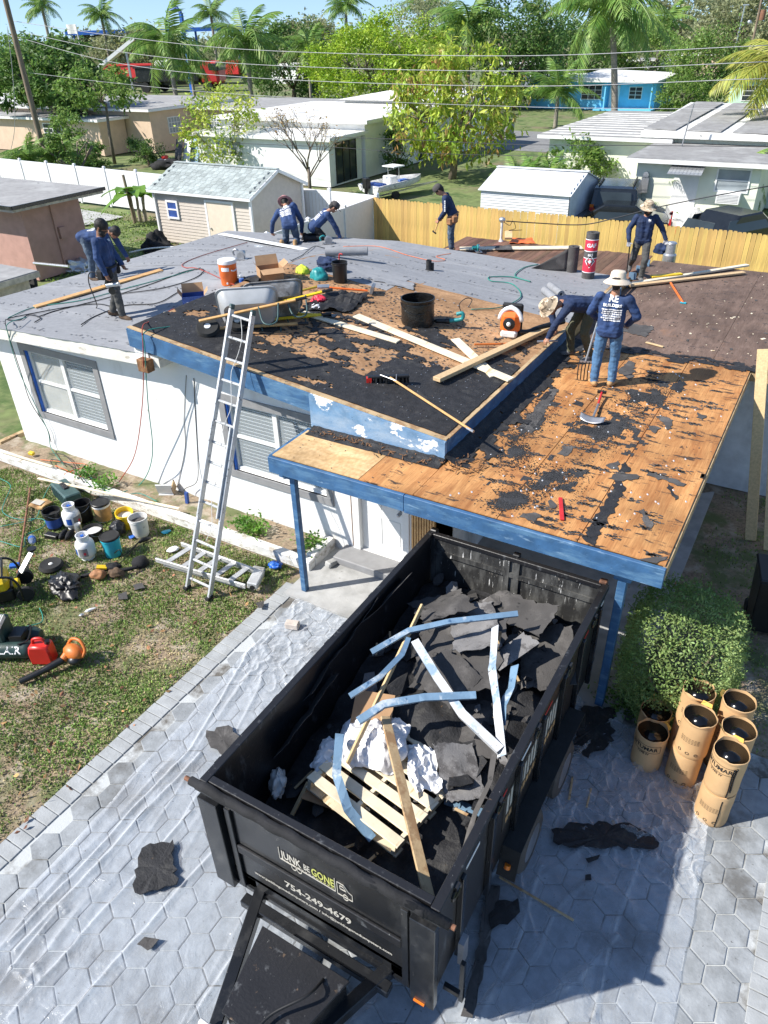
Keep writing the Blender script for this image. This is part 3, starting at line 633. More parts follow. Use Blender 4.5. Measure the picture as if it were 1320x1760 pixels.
# rows of torn felt left along the nailing lines
sb = MB(); yy = 6.98
while yy < 12.75:
    for k in range(rnd.choice((1, 2, 3, 4))):
        cx, L_ = rnd.choice((rnd.uniform(-3.5, -.8), rnd.gauss(-1.2, .22), rnd.gauss(-2.1, .2))), rnd.uniform(.05, .17)
        if rnd.random() < .25 and cx < -2.2: continue
        for q in range(int(38*L_/.12)):
            x, y, r = rnd.gauss(cx, L_*.6), yy+rnd.gauss(0, .024), rnd.uniform(.004, .017); a = rnd.uniform(-.5, .5); sb.bx((min(x, -.70), y, 2.457), (r*3.0, r*1.1, .004), (0, 0, a))
    yy += rnd.uniform(.13, .22)
HP(sb, 'tar_dashes', 'felt_dull', kind='stuff')
# bare brown deck behind and the planked deck at the rear
for i in range(4):
    for j in range(3):
        a = -3.74+2.44*i; d = 12.87+2.10*j
        HP(MB().bb(a, a+2.434, d, d+2.094, 2.434, 2.45+.002*((i+j) % 2)), 'plywood_sheet', 'ply_brown')
HP(MB().bb(-3.74, 6, 12.88, 19.1, 2.28, 2.43), 'deck_frame', 'lumber_worn')
k = 0; x = -8.85
while x < -3.9:
    HP(MB().bb(x, x+.142, 16.0+rnd.uniform(-.02, .02), 19.35+rnd.uniform(-.05, .05), 2.478, 2.5+rnd.uniform(0, .003)), 'deck_board', 'plank_brown'); x += .148
HP(MB().bb(-8.8, -3.85, 16.5, 19.25, 2.30, 2.475), 'deck_frame', 'lumber_worn')
for i in range(8): HP(MB().bb(-3.86, -3.70, 14.2+.62*i, 14.25+.62*i, 2.452, 2.60), 'rafter_tail', 'flashing_blue' if i > 2 else 'blue_paint')
# dark leftovers on the orange deck
q = 0
def patch(name, pts, mat, seed, jag=.03, th=.004, step=.05):
    p = ragged(pts, jag, step, seed); HP(MB().slab([(a, b, 2.453+th+.0005*(seed % 5)) for a, b in p][::-1] if False else [(a, b, 2.455+th+.0007*(seed % 6)) for a, b in p], th), name, mat)
for s, pts in enumerate(([(-1.604,6.899,2.450), (-1.457,6.852,2.450), (-1.461,8.262,2.450), (-1.625,8.433,2.450)], [(-3.259,9.237,2.450), (-3.053,9.095,2.450), (-3.194,10.683,2.450), (-3.353,10.806,2.450)], [(-2.577,11.850,2.450), (-2.295,11.585,2.450), (-2.410,12.393,2.450), (-2.578,12.428,2.450)], [(-1.669,11.567,2.450), (-1.503,11.452,2.450), (-1.483,11.869,2.450), (-1.637,12.001,2.450)],
    [(-1.735,8.375,2.450), (-1.550,8.375,2.450), (-1.336,8.620,2.450), (-1.614,8.607,2.450)], [(-1.330,8.657,2.450), (-0.831,8.598,2.450), (-0.836,8.691,2.450), (-1.339,8.753,2.450)], [(-1.051,8.576,2.450), (-0.879,8.234,2.450), (-0.848,8.280,2.450), (-1.007,8.568,2.450)], [(-1.181,7.779,2.450), (-1.002,7.487,2.450), (-0.978,7.554,2.450), (-1.146,7.855,2.450)],
    [(-1.849,8.689,2.450), (-1.666,8.579,2.450), (-1.728,8.858,2.450)], [(-1.653,8.586,2.450), (-1.530,8.685,2.450), (-1.675,8.887,2.450)], [(-1.566,10.355,2.450), (-1.358,10.084,2.450), (-1.374,10.454,2.450), (-1.525,10.463,2.450)], [(-1.655,9.970,2.450), (-1.505,9.885,2.450), (-1.481,10.061,2.450), (-1.595,10.127,2.450)],
    [(-2.471,9.606,2.450), (-2.326,9.415,2.450), (-2.323,9.621,2.450), (-2.445,9.683,2.450)], [(-2.518,8.695,2.450), (-2.390,8.653,2.450), (-2.392,8.950,2.450), (-2.526,8.955,2.450)], [(-2.388,7.017,2.450), (-2.179,6.962,2.450), (-2.189,7.180,2.450), (-2.331,7.133,2.450)], [(-2.194,6.926,2.450), (-1.996,6.924,2.450), (-2.060,7.025,2.450), (-2.196,7.008,2.450)],
    [(-0.953,6.832,2.450), (-0.759,6.843,2.450), (-0.690,7.022,2.450), (-0.849,6.960,2.450)], [(-1.110,10.679,2.450), (-1.013,10.599,2.450), (-0.999,10.780,2.450), (-1.111,10.855,2.450)], [(-2.847,10.323,2.450), (-2.683,10.267,2.450), (-2.719,10.437,2.450), (-2.856,10.462,2.450)], [(-2.226,7.482,2.450), (-2.115,7.335,2.450), (-2.092,7.435,2.450), (-2.186,7.534,2.450)], [(-3.135,13.854,2.450), (-2.579,13.708,2.450), (-2.584,14.345,2.450), (-3.065,14.330,2.450)])):
    patch('felt_piece', [p[:2] for p in pts], 'felt_dull' if s % 3 else 'felt_black', s)
for s, pts in enumerate(([(-2.745,10.235,2.450), (-2.179,8.692,2.450), (-1.909,9.395,2.450), (-1.850,9.930,2.450), (-2.363,10.093,2.450)], [(-2.256,11.473,2.450), (-1.952,10.646,2.450), (-1.590,10.385,2.450), (-1.531,10.864,2.450), (-1.985,11.304,2.450), (-2.163,11.652,2.450)], [(-2.928,8.296,2.450), (-2.509,7.437,2.450), (-2.067,7.449,2.450), (-2.088,8.056,2.450), (-2.559,8.401,2.450)], [(-3.454,8.988,2.450), (-3.121,8.566,2.450), (-3.019,9.426,2.450), (-3.067,10.186,2.450), (-3.263,10.084,2.450)],
    [(-2.877,7.396,2.450), (-2.632,7.000,2.450), (-2.436,7.251,2.450), (-2.591,7.549,2.450)], [(-3.377,8.723,2.450), (-3.202,8.151,2.450), (-2.869,8.149,2.450), (-2.875,8.695,2.450)])):
    gb = MB(); cx = sum(p[0] for p in pts)/len(pts); cy = sum(p[1] for p in pts)/len(pts); sx = (max(p[0] for p in pts)-min(p[0] for p in pts))*.27; sy = (max(p[1] for p in pts)-min(p[1] for p in pts))*.27
    for k in range(2300):
        x, y = rnd.gauss(cx, sx), rnd.gauss(cy, sy)
        if noise.noise((x*5, y*5, s)) < -.12 or x < -3.7: continue
        r = rnd.uniform(.002, .0075); a = rnd.uniform(0, 3); gb.bx((x, y, 2.456+r*.4), (r*2.2, r*1.4, r*.8), (0, 0, a))
    HP(gb, 'granule_spill', 'granules', kind='stuff'); sg = MB().grid(46, 46, lambda u, v: (cx+(u-.5)*sx*6, cy+(v-.5)*sy*6, 2.4545+.0006*s+.003*noise.noise((u*20, v*20, s))))
    kp = [f for f in sg.f if (lambda p: -3.7 < p[0] < -.72 and 6.9 < p[1] < 12.8 and math.exp(-((p[0]-cx)/(sx*1.5))**2-((p[1]-cy)/(sy*1.5))**2)+.75*noise.fractal((p[0]*3.2, p[1]*3.2, s+4), .75, 2.1, 6) > .55)(sg.v[f[0]])]
    if kp: sg.f = kp; sg.m = [0]*len(kp); HP(sg, 'felt_smear', 'granules', kind='stuff')
nb = MB()
for k in range(105):
    x, y = rnd.uniform(-3.6, -.75), rnd.uniform(6.9, 13); nb.cyl((x, y, 2.453), (x+.004, y, 2.458), .015, n=7)
HP(nb, 'nail_discs', 'print_white', kind='stuff')
# planter wall along the front
pl = thing('planter_wall', 'low white painted planter kerb along the front of the house', 'planter wall', (-9.9, 7.5, 0))
MB().bb(-14.3, -5.95, 7.42, 7.58, 0, .20).build('long_side', 'kerb_white', pl, world=True, bevel=.015); MB().bb(-6.13, -5.95, 7.585, 8.17, 0, .24).build('short_side', 'kerb_white', pl, world=True, bevel=.015)
MB().grid(60, 4, lambda u, v: (-14.25+8.1*u, 7.59+.6*v, .12+.04*noise.noise((u*30, v*4, 0)))).build('bed_soil', 'soil', kind='structure')
# lawn
def tufts(n, inside, dens, hgt, seed, spread=.5, w=.012):
    g = np.random.default_rng(seed); V = []; Fq = []; P = []
    while len(P) < n:
        x, y = inside(g)
        if g.random() < dens(x, y): P.append((x, y))
    P = np.array(P); a = g.uniform(0, 2*np.pi, n); lean = g.uniform(.2, 1.0, n)*spread; h = hgt*g.uniform(.5, 1.4, n)
    d = np.stack([np.cos(a), np.sin(a), 0*a], 1); s = np.stack([-np.sin(a), np.cos(a), 0*a], 1)*(w*g.uniform(.6, 1.4, n))[:, None]
    b = np.concatenate([P, np.full((n, 1), -.01)], 1); top = b+d*(lean*h*1.6)[:, None]+np.array([0, 0, 1])*(h*np.cos(lean))[:, None]; mid = b+d*(lean*h*.6)[:, None]+np.array([0, 0, 1])*(h*.65)[:, None]
    V = np.stack([b-s, b+s, mid+s*.9, top, mid-s*.9], 1).reshape(-1, 3); k = np.arange(n)[:, None]*5
    return V, np.concatenate([k+np.array([[0, 1, 2, 4]]), k+np.array([[4, 2, 3, 3]])], 0)
def lawn(name, mat, n, box, dens, h, seed, label, **kw):
    g2 = lambda g: (g.uniform(box[0], box[1]), g.uniform(box[2], box[3])); V, Fq = tufts(n, g2, dens, h, seed, **kw)
    k = n; me = bpy.data.meshes.new(name); V = V.tolist(); fs = [tuple(f) for f in Fq[:k].tolist()]+[tuple(f[:3]) for f in Fq[k:].tolist()]
    me.from_pydata(V, [], fs); me.materials.append(M(mat)); return put(name, me, label=label, cat='grass', kind='stuff')
dn = lambda x, y: min(1, max(0.06, .62+1.2*noise.noise((x*1.1, y*1.1, 5))+.7*noise.noise((x*3.7, y*3.7, 2))))*(0 if x > -6.17 else 1)
lawn('lawn_grass', 'grass', 62000, (-13.5, -6.16, 1.6, 7.4), dn, .030, 3, 'patchy green lawn beside the driveway', w=.010)
lawn('dry_grass', 'grass_dry', 16000, (-13.5, -6.16, 1.6, 7.4), lambda x, y: 1-.8*dn(x, y), .024, 4, 'dry straw coloured grass in the lawn', w=.007)
lawn('shade_grass', 'grass', 7000, (-.6, 4, 7.0, 13.2), lambda x, y: dn(x*.7-9, y), .035, 9, 'green grass beside the house in the shade', w=.009)
lawn('yard_grass', 'grass', 16000, (-42, -15.5, 17, 27), lambda x, y: .9, .05, 12, 'bright green grass in the back yard', w=.03)
lawn('dry_grass', 'grass_dry', 9000, (-10, -6.16, 1.6, 7.2), lambda x, y: .5+noise.noise((x*2, y*2, 8)), .018, 14, 'pale straw lying in the lawn', w=.006, spread=1.4)
V, Fq = leaves(np.array([(rnd.uniform(-10.5, -6.05), rnd.uniform(1.6, 6.6), .022) for k in range(260)]), .075, .05, .55, 5); npmesh('fallen_leaves', V, Fq, 'dead_leaf', label='brown fallen leaves scattered on the lawn', cat='leaves', kind='stuff')


# ---------------------------------------------------------------- dump trailer
TL = Vector((-2.4, 4.8, 0)); X0, X1, Y0, Y1, ZF, ZT = -3.55, -1.25, 2.64, 6.97, .74, 1.90
tr = thing('dump_trailer', 'black steel dump trailer full of torn roofing on the driveway', 'trailer', TL)
def TP(mb, name, mats, parent=None, **kw):
    mb.v = [(v[0]-TL.x, v[1]-TL.y, v[2]-TL.z) for v in mb.v]; return mb.build(name, mats, parent or tr, **kw)
TP(MB().bb(X0, X1, Y0, Y1, ZF-.05, ZF), 'floor', 'black_scratched')
for nm, xa, xb in (('side_panel', X0, X0+.035), ('side_panel', X1-.035, X1)):
    p = TP(MB().bb(xa, xb, Y0+.04, Y1-.04, ZF, ZT-.08), nm, 'black_scratched')
    for k in range(7):
        yy = Y0+.35+.6*k; s = -1 if xa == X0 else 1; xx = (xa if s < 0 else xb)
        TP(MB().bb(min(xx, xx+s*.05), max(xx, xx+s*.05), yy, yy+.06, ZF-.1, ZT-.08), 'stake_rib', 'black_metal', p, bevel=.004)
for xa in (X0-.02, X1-.06): TP(MB().bb(xa, xa+.08, Y0, Y1, ZT-.08, ZT), 'top_rail', 'black_scratched', bevel=.006)
TP(MB().bb(X0+.062, X1-.062, Y0+.02, Y0+.09, ZT-.07, ZT), 'top_rail', 'black_scratched', bevel=.006); TP(MB().bb(X0+.062, X1-.062, Y1-.06, Y1+.01, ZT-.06, ZT), 'top_rail', 'black_scratched', bevel=.006)
# rear gate seen from inside
g = TP(MB().bb(X0+.04, X1-.04, Y1-.035, Y1, ZF, ZT-.06), 'rear_gate', 'black_splashed'); xm = (X0+X1)/2
for a, c, d, e in ((X0+.04, X1-.04, ZT-.30, ZT-.23), (X0+.04, X1-.04, ZF+.32, ZF+.40), (X0+.04, X0+.10, ZF, ZT-.06), (X1-.10, X1-.04, ZF, ZT-.06), (xm+.03, xm+.10, ZF, ZT-.06), (xm-.10, xm-.03, ZF, ZT-.06)): TP(MB().bb(a, c, Y1-.062+.002*(d > 1), Y1-.037, d, e), 'gate_rib', 'black_splashed', g)
for xa in (X0, X1-.1, xm-.02): TP(MB().bb(xa, xa+.09, Y1-.02, Y1+.06, ZT-.12, ZT+.03), 'gate_hinge', 'rusty' if xa == X1-.1 else 'black_metal', g, bevel=.01)
# front wall with its posts, rail and lettering
fw = TP(MB().bb(X0+.02, X1-.02, Y0+.0, Y0+.04, .56, ZT-.08), 'front_panel', 'black_metal')
for xa, xb in ((X0-.02, X0+.20), (X1-.20, X1+.02)): TP(MB().bb(xa, xb, Y0-.075, Y0-.002, .50, ZT-.16), 'corner_post', 'black_metal', fw, bevel=.006)
for xa, xb in ((X0+.235, X0+.30), (X1-.30, X1-.235)): TP(MB().bb(xa, xb, Y0-.03, Y0-.002, .52, ZT-.2), 'upright', 'black_metal', fw, bevel=.005)
TP(MB().bb(X0+.305, X1-.305, Y0-.028, Y0-.002, 1.10, 1.21), 'cross_rail', 'black_scratched', fw, bevel=.006)
TP(MB().bb(X0+.02, X1-.02, Y0-.02, Y0+.02, .50, .555), 'lower_rail', 'black_metal', fw)
TP(MB().cyl((X0-.1, Y0-.03, ZT-.04), (X1+.12, Y0-.03, ZT-.04), .04, n=10).tube([(X0+.02+.05*i, Y0-.03+.006*math.sin(i*1.1), ZT-.04+.008*math.sin(i*.7)) for i in range(45)], .046, 8), 'tarp_roll', 'black_cloth', smooth=True)
TP(MB().bb(X0-.05, X1+.05, Y0-.05, Y0+.015, ZT-.105, ZT-.09), 'tarp_tray', 'black_metal'); [TP(MB().cyl((a, Y0-.03, ZT-.04), (a+.11, Y0-.03, ZT-.04), .022), 'tarp_axle', 'rusty') for a in (X0-.16, X1+.05)]
yl = Y0-.006; b = MB(); xc = xm-.06
text_on(b, 'JUNK', .17, (xc-.34, yl, 1.46), (.9, 0, 0), (0, 0, 1), 0, .004); text_on(b, 'BE', .14, (xc-.05, yl, 1.46), (.8, 0, 0), (0, 0, 1), 0, .003); text_on(b, 'GONE', .17, (xc+.24, yl, 1.46), (.85, 0, 0), (0, 0, 1), 1, .004)
lw = .011   # outline of the lorry round the name
def ln(pts, mi=0):
    for a, c in zip(pts, pts[1:]): b.bar((a[0], yl, a[1]), (c[0], yl, c[1]), .004, lw, (0, 0, 1) if abs(a[0]-c[0]) > abs(a[1]-c[1]) else (1, 0, 0), mi)
ln([(xc-.56, 1.56), (xc-.56, 1.37), (xc+.46, 1.35), (xc+.46, 1.57)]); ln([(xc+.50, 1.54), (xc+.62, 1.54), (xc+.70, 1.46), (xc+.76, 1.44), (xc+.76, 1.34), (xc+.50, 1.34), (xc+.50, 1.54)]); ln([(xc+.55, 1.5), (xc+.61, 1.5), (xc+.66, 1.45), (xc+.55, 1.45), (xc+.55, 1.5)])
for cx in (xc-.30, xc-.20, xc+.64): ln([(cx+.045*math.cos(t*.7), 1.34+.045*math.sin(t*.7)) for t in range(10)])
for k in range(14): b.bb(xc-.5+.068*k, xc-.5+.068*k+.045, yl-.001, yl, 1.378, 1.388, 1 if k > 8 else 0)
b.v = [(xc+.02+(v[0]-xc)*.56, v[1], 1.44+(v[2]-1.45)*.85) for v in b.v]
text_on(b, '754-249-4679', .125, (xm-.0, yl, .985), (1.0, 0, 0), (0, 0, 1), 0, .003)
text_on(b, 'www.junkbegonedumpsters.com / info@junkbegonedumpsters.com', .054, (xm+.02, yl, .865), (.98, 0, 0), (0, 0, 1), 0, .0014)
TP(b, 'lettering', ['print_cream', 'print_yellow'], fw)
# tongue
yt = Y0-.03; nose = Vector((-2.40, .95, .52))
for xa in (X0+.36, X1-.36): TP(MB().bar((xa, yt+.3, .52), (nose.x+(.08 if xa > xm else -.08), nose.y, .52), .11, .13), 'tongue_beam', 'black_metal', bevel=.008)
TP(MB().bar((X0+.36, yt-.10, .535), (X1-.36, yt-.10, .535), .10, .09), 'tongue_crossbar', 'black_metal', bevel=.006)
tb = TP(MB().hexa([(-2.74, 2.28, .50), (-1.88, 2.28, .50), (-2.05, 1.62, .50), (-2.60, 1.62, .50), (-2.74, 2.28, .80), (-1.88, 2.28, .80), (-2.05, 1.62, .80), (-2.60, 1.62, .80)][::1]), 'tool_box', 'black_metal', bevel=.008)
TP(MB().hexa([(-2.76, 2.30, .805), (-1.86, 2.30, .805), (-2.03, 1.60, .805), (-2.62, 1.60, .805), (-2.76, 2.30, .83), (-1.86, 2.30, .83), (-2.03, 1.60, .83), (-2.62, 1.60, .83)]), 'lid', 'black_scratched', tb, bevel=.005)
TP(MB().bb(-2.62, -2.46, 1.36, 1.56, .5, .74), 'winch_case', 'black_plastic', bevel=.015); TP(MB().cyl((-2.78, 1.5, .7), (-2.6, 1.5, .7), .025), 'winch_handle', 'plastic_white'); TP(MB().bb(-2.60, -2.52, 1.355, 1.36, .6, .68), 'switch', 'teal_plastic')
TP(MB().tube(cr([(-2.05, 2.2, .84), (-2.06, 2.0, .95), (-2.25, 1.75, .9), (-2.3, 1.5, .86), (-2.45, 1.3, .62)]), .014), 'power_cable', 'cord_black', smooth=True)
TP(MB().tube(cr([(-2.05, 1.75, .55), (-1.95, 1.6, .80), (-2.05, 1.35, .82), (-2.2, 1.2, .6)]), .022), 'hydraulic_hose', 'black_plastic', smooth=True)
TP(MB().cyl((nose.x, nose.y+.15, .1), (nose.x, nose.y+.15, 1.0), .045), 'jack', 'black_metal'); TP(MB().cyl((-2.02, 1.72, .62), (-1.9, 1.62, .62), .03), 'jack_pin', 'rusty')
# chassis, fenders, tyres, lights
TP(MB().bb(X0+.3, X0+.42, Y0, Y1-.1, .48, ZF-.052).bb(X1-.42, X1-.3, Y0, Y1-.1, .48, ZF-.052), 'chassis_rail', 'black_metal')
for s, xs in ((1, X1), (-1, X0)):
    xa, xb = (xs+.002, xs+.19) if s > 0 else (xs-.19, xs-.002); f = MB(); prof = [(3.92, .52), (4.02, .84), (4.55, .90), (5.50, .90), (5.96, .84), (6.06, .52)]
    for (ya, za), (yb, zb) in zip(prof, prof[1:]): f.hexa([(xa, ya, za-.02), (xb, ya, za-.02), (xb, yb, zb-.02), (xa, yb, zb-.02), (xa, ya, za), (xb, ya, za), (xb, yb, zb), (xa, yb, zb)])
    fo = TP(f, 'fender', 'rubber')
    TP(MB().cyl(((xa+xb)/2, 3.94, .64), ((xa+xb)/2, 3.955, .68), .03), 'marker_light', 'lamp_orange', fo)
    for yc in (4.50, 5.50):
        w = TP(MB(), 'wheel', 'black_metal') if 0 else None
        Mx = Matrix.Rotation(R(90), 3, 'Y'); x2 = xa-.08 if s > 0 else xb-.17
        ty = TP(MB().lathe([(.20, -.115), (.29, -.12), (.335, -.09), (.34, 0), (.335, .09), (.29, .12), (.20, .115)], 28, (x2+.125, yc, .345), 0, Mx), 'tyre', 'dusty_tyre', smooth=40)
        TP(MB().lathe([(.02, .10), (.08, .115), (.10, .09), (.19, .085), (.205, .117)], 20, (x2+.125, yc, .345), 0, Mx), 'rim', 'steel', ty, smooth=40)
for k in range(7):
    yy = Y0+.5+.58*k; TP(MB().bb(X1+.002, X1+.006, yy, yy+.26, ZT-.20, ZT-.165), 'reflective_strip', 'red_paint' if k % 2 else 'print_white')
for yy in (2.9, 3.75, 4.65, 5.55, 6.4):
    TP(MB().tube([(X1+.03, yy+.07*math.cos(a), ZT-.13+.045*math.sin(a)) for a in [i*math.pi/4+.4 for i in range(9)]], .014, 6).bb(X1+.021, X1+.05, yy-.03, yy+.03, ZT-.07, ZT-.02), 'tie_ring', 'black_metal'); TP(MB().bb(X0-.055, X0-.021, yy-.04, yy+.04, ZT-.11, ZT-.05), 'tie_ring', 'black_metal')
b = MB().bb(X1+.002, X1+.004, 3.95, 5.45, 1.12, 1.62)
for k in range(16):
    yy = 4.02+.085*k; b.bb(X1+.0045, X1+.006, yy, yy+.05, 1.30+.02*math.sin(k*2), 1.56+.02*math.sin(k), 1)
    b.bb(X1+.0045, X1+.006, yy, yy+.06, 1.17, 1.25, 2)
TP(b, 'side_sign', ['ink', 'print_cream', 'boot_tan'])
TP(MB().bb(X1+.05, X1+.10, 2.95, 3.05, .62, .95), 'ratchet', 'steel'); TP(MB().bb(X1+.02, X1+.16, 2.75, 2.79, .52, .58).bb(X1+.10, X1+.14, 2.9, 2.94, .1, .75), 'stabiliser', 'black_metal'); TP(MB().bb(X1-.16, X1-.06, Y0-.09, Y0-.076, .51, .53), 'marker_light', 'lamp_orange')

def plank(name, label, a, b, w, h, mat, cat='board', up=(0, 0, 1), group=None, bev=.004):
    a, b = Vector(a), Vector(b); c = (a+b)/2; return MB().bar(a, b, w, h, up).build(name, mat, world=True, loc=c, label=label, cat=cat, group=group, bevel=bev)
# ---------------------------------------------------------------- load in the trailer
def lump(x, y): return ZF+.20+.44*sm(3.0, 5.6, y)*(1-.25*abs(x-xm))+.14*noise.noise((x*2.2, y*2.2, 7))+.05*noise.noise((x*6, y*6, 1))
MB().grid(40, 70, lambda u, v: (X0+.05+2.20*u, Y0+.08+4.22*v, lump(X0+2.3*u, Y0+4.3*v)-.12)).build('roofing_debris', 'felt_black', label='heap of black torn roofing felt in the trailer', cat='debris', kind='stuff', smooth=50)
def torn(name, label, c, sx, sy, rz, mat, tilt=(0, 0), seed=0, amp=.05, cat='felt sheet', group='sheets of old roofing in the trailer', curl=0.0, th=.008):
    g = MB(); n1 = n2 = 14 if sx > .3 else 5; cs, sn = math.cos(rz), math.sin(rz); e = random.Random(seed); ed = [1-.16*abs(noise.noise((q*.35, seed, 0)))*2+e.uniform(-.03, .03) for q in range(40)]
    def fn(u, v):
        a, b_ = (u-.5), (v-.5); k = ed[int(v*n1)] if u in (0, 1) else 1; k2 = ed[int(u*n1)+15] if v in (0, 1) else 1
        x, y = a*sx*k, b_*sy*k2; z = tilt[0]*x+tilt[1]*y+amp*noise.noise((x*2.3+seed, y*2.3, seed))+.4*amp*noise.noise((x*7, y*7, seed))+curl*(a*2)**2*.5+curl*max(0, b_)**2
        return (cs*x-sn*y, sn*x+cs*y, z)
    g.grid(n1, n2, fn, th=th); return g.build(name, mat, loc=c, label=label, cat=cat, group=group, smooth=35)
for i, (lb, px, s1, s2, a, mt, tl) in enumerate((
    ('wide dull black roofing sheet in the middle of the trailer', (-2.457,5.578,1.450), 1.0, 1.1, .3, 'felt_dull', (.12, .1)),
    ('pale grey roofing sheet with torn tip beside the bent flashing', (-2.466,5.980,1.520), .55, .95, .5, 'felt_light', (.1, -.15)),
    ('dark roofing sheet against the rear gate of the trailer', (-2.129,6.483,1.500), .9, .5, -.2, 'felt_dull', (.2, .25)),
    ('black roofing sheet along the far rail of the trailer', (-1.609,6.094,1.320), .6, .9, .4, 'felt_dull', (.25, .1)),
    ('small dark roofing sheet behind the crumpled white wrap', (-2.407,5.182,1.420), .6, .55, -.3, 'felt_dull', (-.1, .2)),
    ('grey speckled roofing offcut right of the pallet', (-1.862,4.351,1.150), .42, .6, .7, 'felt_light', (-.1, .2)),
    ('dark roofing sheet under the right end of the pallet', (-1.884,4.964,1.150), .5, .7, .2, 'felt_dull', (.1, .1)),
    ('black roofing sheet spread on the floor near the tailboard lettering', (-1.850,3.474,0.860), .9, .8, .1, 'felt_black', (0, 0)),
    ('brown black roofing sheet hanging over the heap in the rear corner', (-2.936,6.093,1.550), .7, .6, .8, 'felt_dull', (.1, -.3)),
    ('grey pointed roofing offcut beside the upright flashing', (-1.929,5.811,1.500), .28, .55, -.5, 'felt_light', (.2, .3)))):
    torn('felt_sheet', lb, px, s1, s2, a, mt, tl, i*3+1, .06)
for i, (lb, px, s1, s2, a) in enumerate((('crumpled black felt standing up along the left wall of the trailer', (-3.627,4.813,1.550), .35, 1.5, .02), ('ragged black felt curled up in the left front of the trailer', (-3.521,4.029,1.350), .35, 1.1, .1), ('tall torn flap of black felt by the left rail', (-3.563,5.656,1.620), .3, 1.0, -.1))):
    o = torn('felt_flap', lb, px, s1, s2, a, 'felt_dull', (1.3, .1), 40+i, .12, group='felt flaps along the trailer wall')
sb = MB(); sw = MB()
for k in range(150):
    x, y = rnd.uniform(X0+.15, X1-.15), rnd.uniform(3.0, 6.85); s = rnd.uniform(.03, .17)*(1 if k < 90 else .55)
    if y < 4.9 and -3.1 < x < -1.9 and k % 3: continue
    n = rnd.choice((5, 6, 7)); N = Vector((rnd.uniform(-.5, .5), rnd.uniform(-.5, .5), 1)).normalized(); u, w, _ = frame(N); c = Vector((x, y, lump(x, y)-.06+rnd.uniform(0, .07)))
    sb.slab([c+(u*math.cos(6.283*q/n)*1.5+w*math.sin(6.283*q/n)*.8)*s*rnd.uniform(.55, 1.1)+N*s*.25*rnd.uniform(-1, 1) for q in range(n)], .008, mi=rnd.choice((0, 0, 1, 1, 2)))
    if k % 9 == 0: sw.bar(c, c+Vector((rnd.uniform(-.25, .25), rnd.uniform(-.25, .25), .05)), .025, .012)
sb.build('roofing_shards', ['felt_dull', 'felt_black', 'felt_light'], label='small torn roofing shards strewn over the trailer load', cat='debris', kind='stuff'); sw.build('wood_splinters', 'lumber_worn', label='small wood splinters strewn over the trailer load', cat='debris', kind='stuff')
# pallet
pc = Vector((-2.462,3.981,1.070)); pal = thing('pallet', 'pale wooden pallet lying tilted in the trailer', 'pallet', pc); pal.rotation_euler = (R(-8), R(4), R(-8)); pal.scale = (1.1,)*3
for i in range(7): MB().bx((0, -.50+.165*i, .06), (1.02, .105+.01*(i % 2), .018), (0, 0, rnd.uniform(-.01, .01))).build('deck_board', 'lumber_pale', pal, bevel=.003)
for x in (-.47, 0, .47): MB().bx((x, 0, 0), (.04, 1.1, .10)).build('stringer', 'lumber_pale', pal, bevel=.003)
for i in (0, 3, 6): MB().bx((0, -.50+.165*i, -.06), (1.02, .10, .016)).build('bottom_board', 'lumber_pale', pal)
# crumpled white wrap
def crump(name, label, c, rx, ry, rz_, mat, seed, cat, fold=.35, n=36, gr=None, ang=0, floor=-.6):
    g = MB(); e = seed*3.1
    def fn(u, v):
        th, ph = u*2*math.pi, v*math.pi; d = Vector((math.sin(ph)*math.cos(th), math.sin(ph)*math.sin(th), math.cos(ph)))
        k = 1+fold*.8*noise.noise(d*1.6+Vector((e, 0, 0)))+fold*.55*abs(noise.noise(d*3.2+Vector((0, e, 0))))-fold*.16*abs(noise.noise(d*7+Vector((0, 0, e))))
        p = Vector((d.x*rx, d.y*ry, d.z*rz_))*k; p.z = max(p.z, floor*rz_); c_, s_ = math.cos(ang), math.sin(ang); return (p.x*c_-p.y*s_, p.x*s_+p.y*c_, p.z)
    return g.grid(n*2, n, fn).build(name, mat, loc=c, label=label, cat=cat, group=gr, smooth=60)
def drape(label, c, sx, sy, rz, seed, hump):
    c = Vector(c); cs, sn = math.cos(rz), math.sin(rz)
    def fn(u, v):
        a, b = 2*u-1, 2*v-1; r = math.sqrt(a*a+b*b); w = 1+.35*noise.noise((a*1.3+seed, b*1.3, 0)); x, y = a*sx*w*.5*(1-.12*b*b), b*sy*w*.5*(1-.12*a*a); q = (x*6+seed, y*6, seed)
        z = hump*max(0, 1-r*r*.8)*(.7+.8*noise.noise((x*3, y*3, seed+2)))+.075*max(0, .6-1.9*abs(noise.noise(q)))+.035*max(0, .6-2*abs(noise.noise((x*13, y*13, seed+4))))-.05*max(0, r-.75)
        return (cs*x-sn*y, sn*x+cs*y, z)
    return MB().grid(70, 70, fn, th=.004).build('plastic_wrap', 'sheet_white', loc=c, label=label, cat='plastic wrap', group='white plastic wrap on the pallet', smooth=60)
drape('heap of crumpled white plastic wrap on the pallet', (-2.776,4.194,1.180), .80, .70, .3, 3, .16); drape('trailing tail of white plastic wrap over the right of the pallet', (-2.199,4.226,1.140), .30, .62, .7, 5, .05); drape('small crumpled white wrap at the left end of the pallet', (-3.099,3.867,1.140), .26, .5, .1, 8, .06)
MB().bx((0, 0, 0), (.42, .5, .012), (.15, .1, .4)).build('cardboard_sheet', 'cardboard', loc=(-2.929,4.454,1.300), label='brown cardboard sheet behind the white wrap', cat='cardboard'); MB().bx((0, 0, 0), (.35, .42, .012), (.1, .1, .2)).build('cardboard_sheet', 'cardboard', loc=(-2.973,3.618,1.050), label='brown cardboard sheet at the left end of the pallet', cat='cardboard')
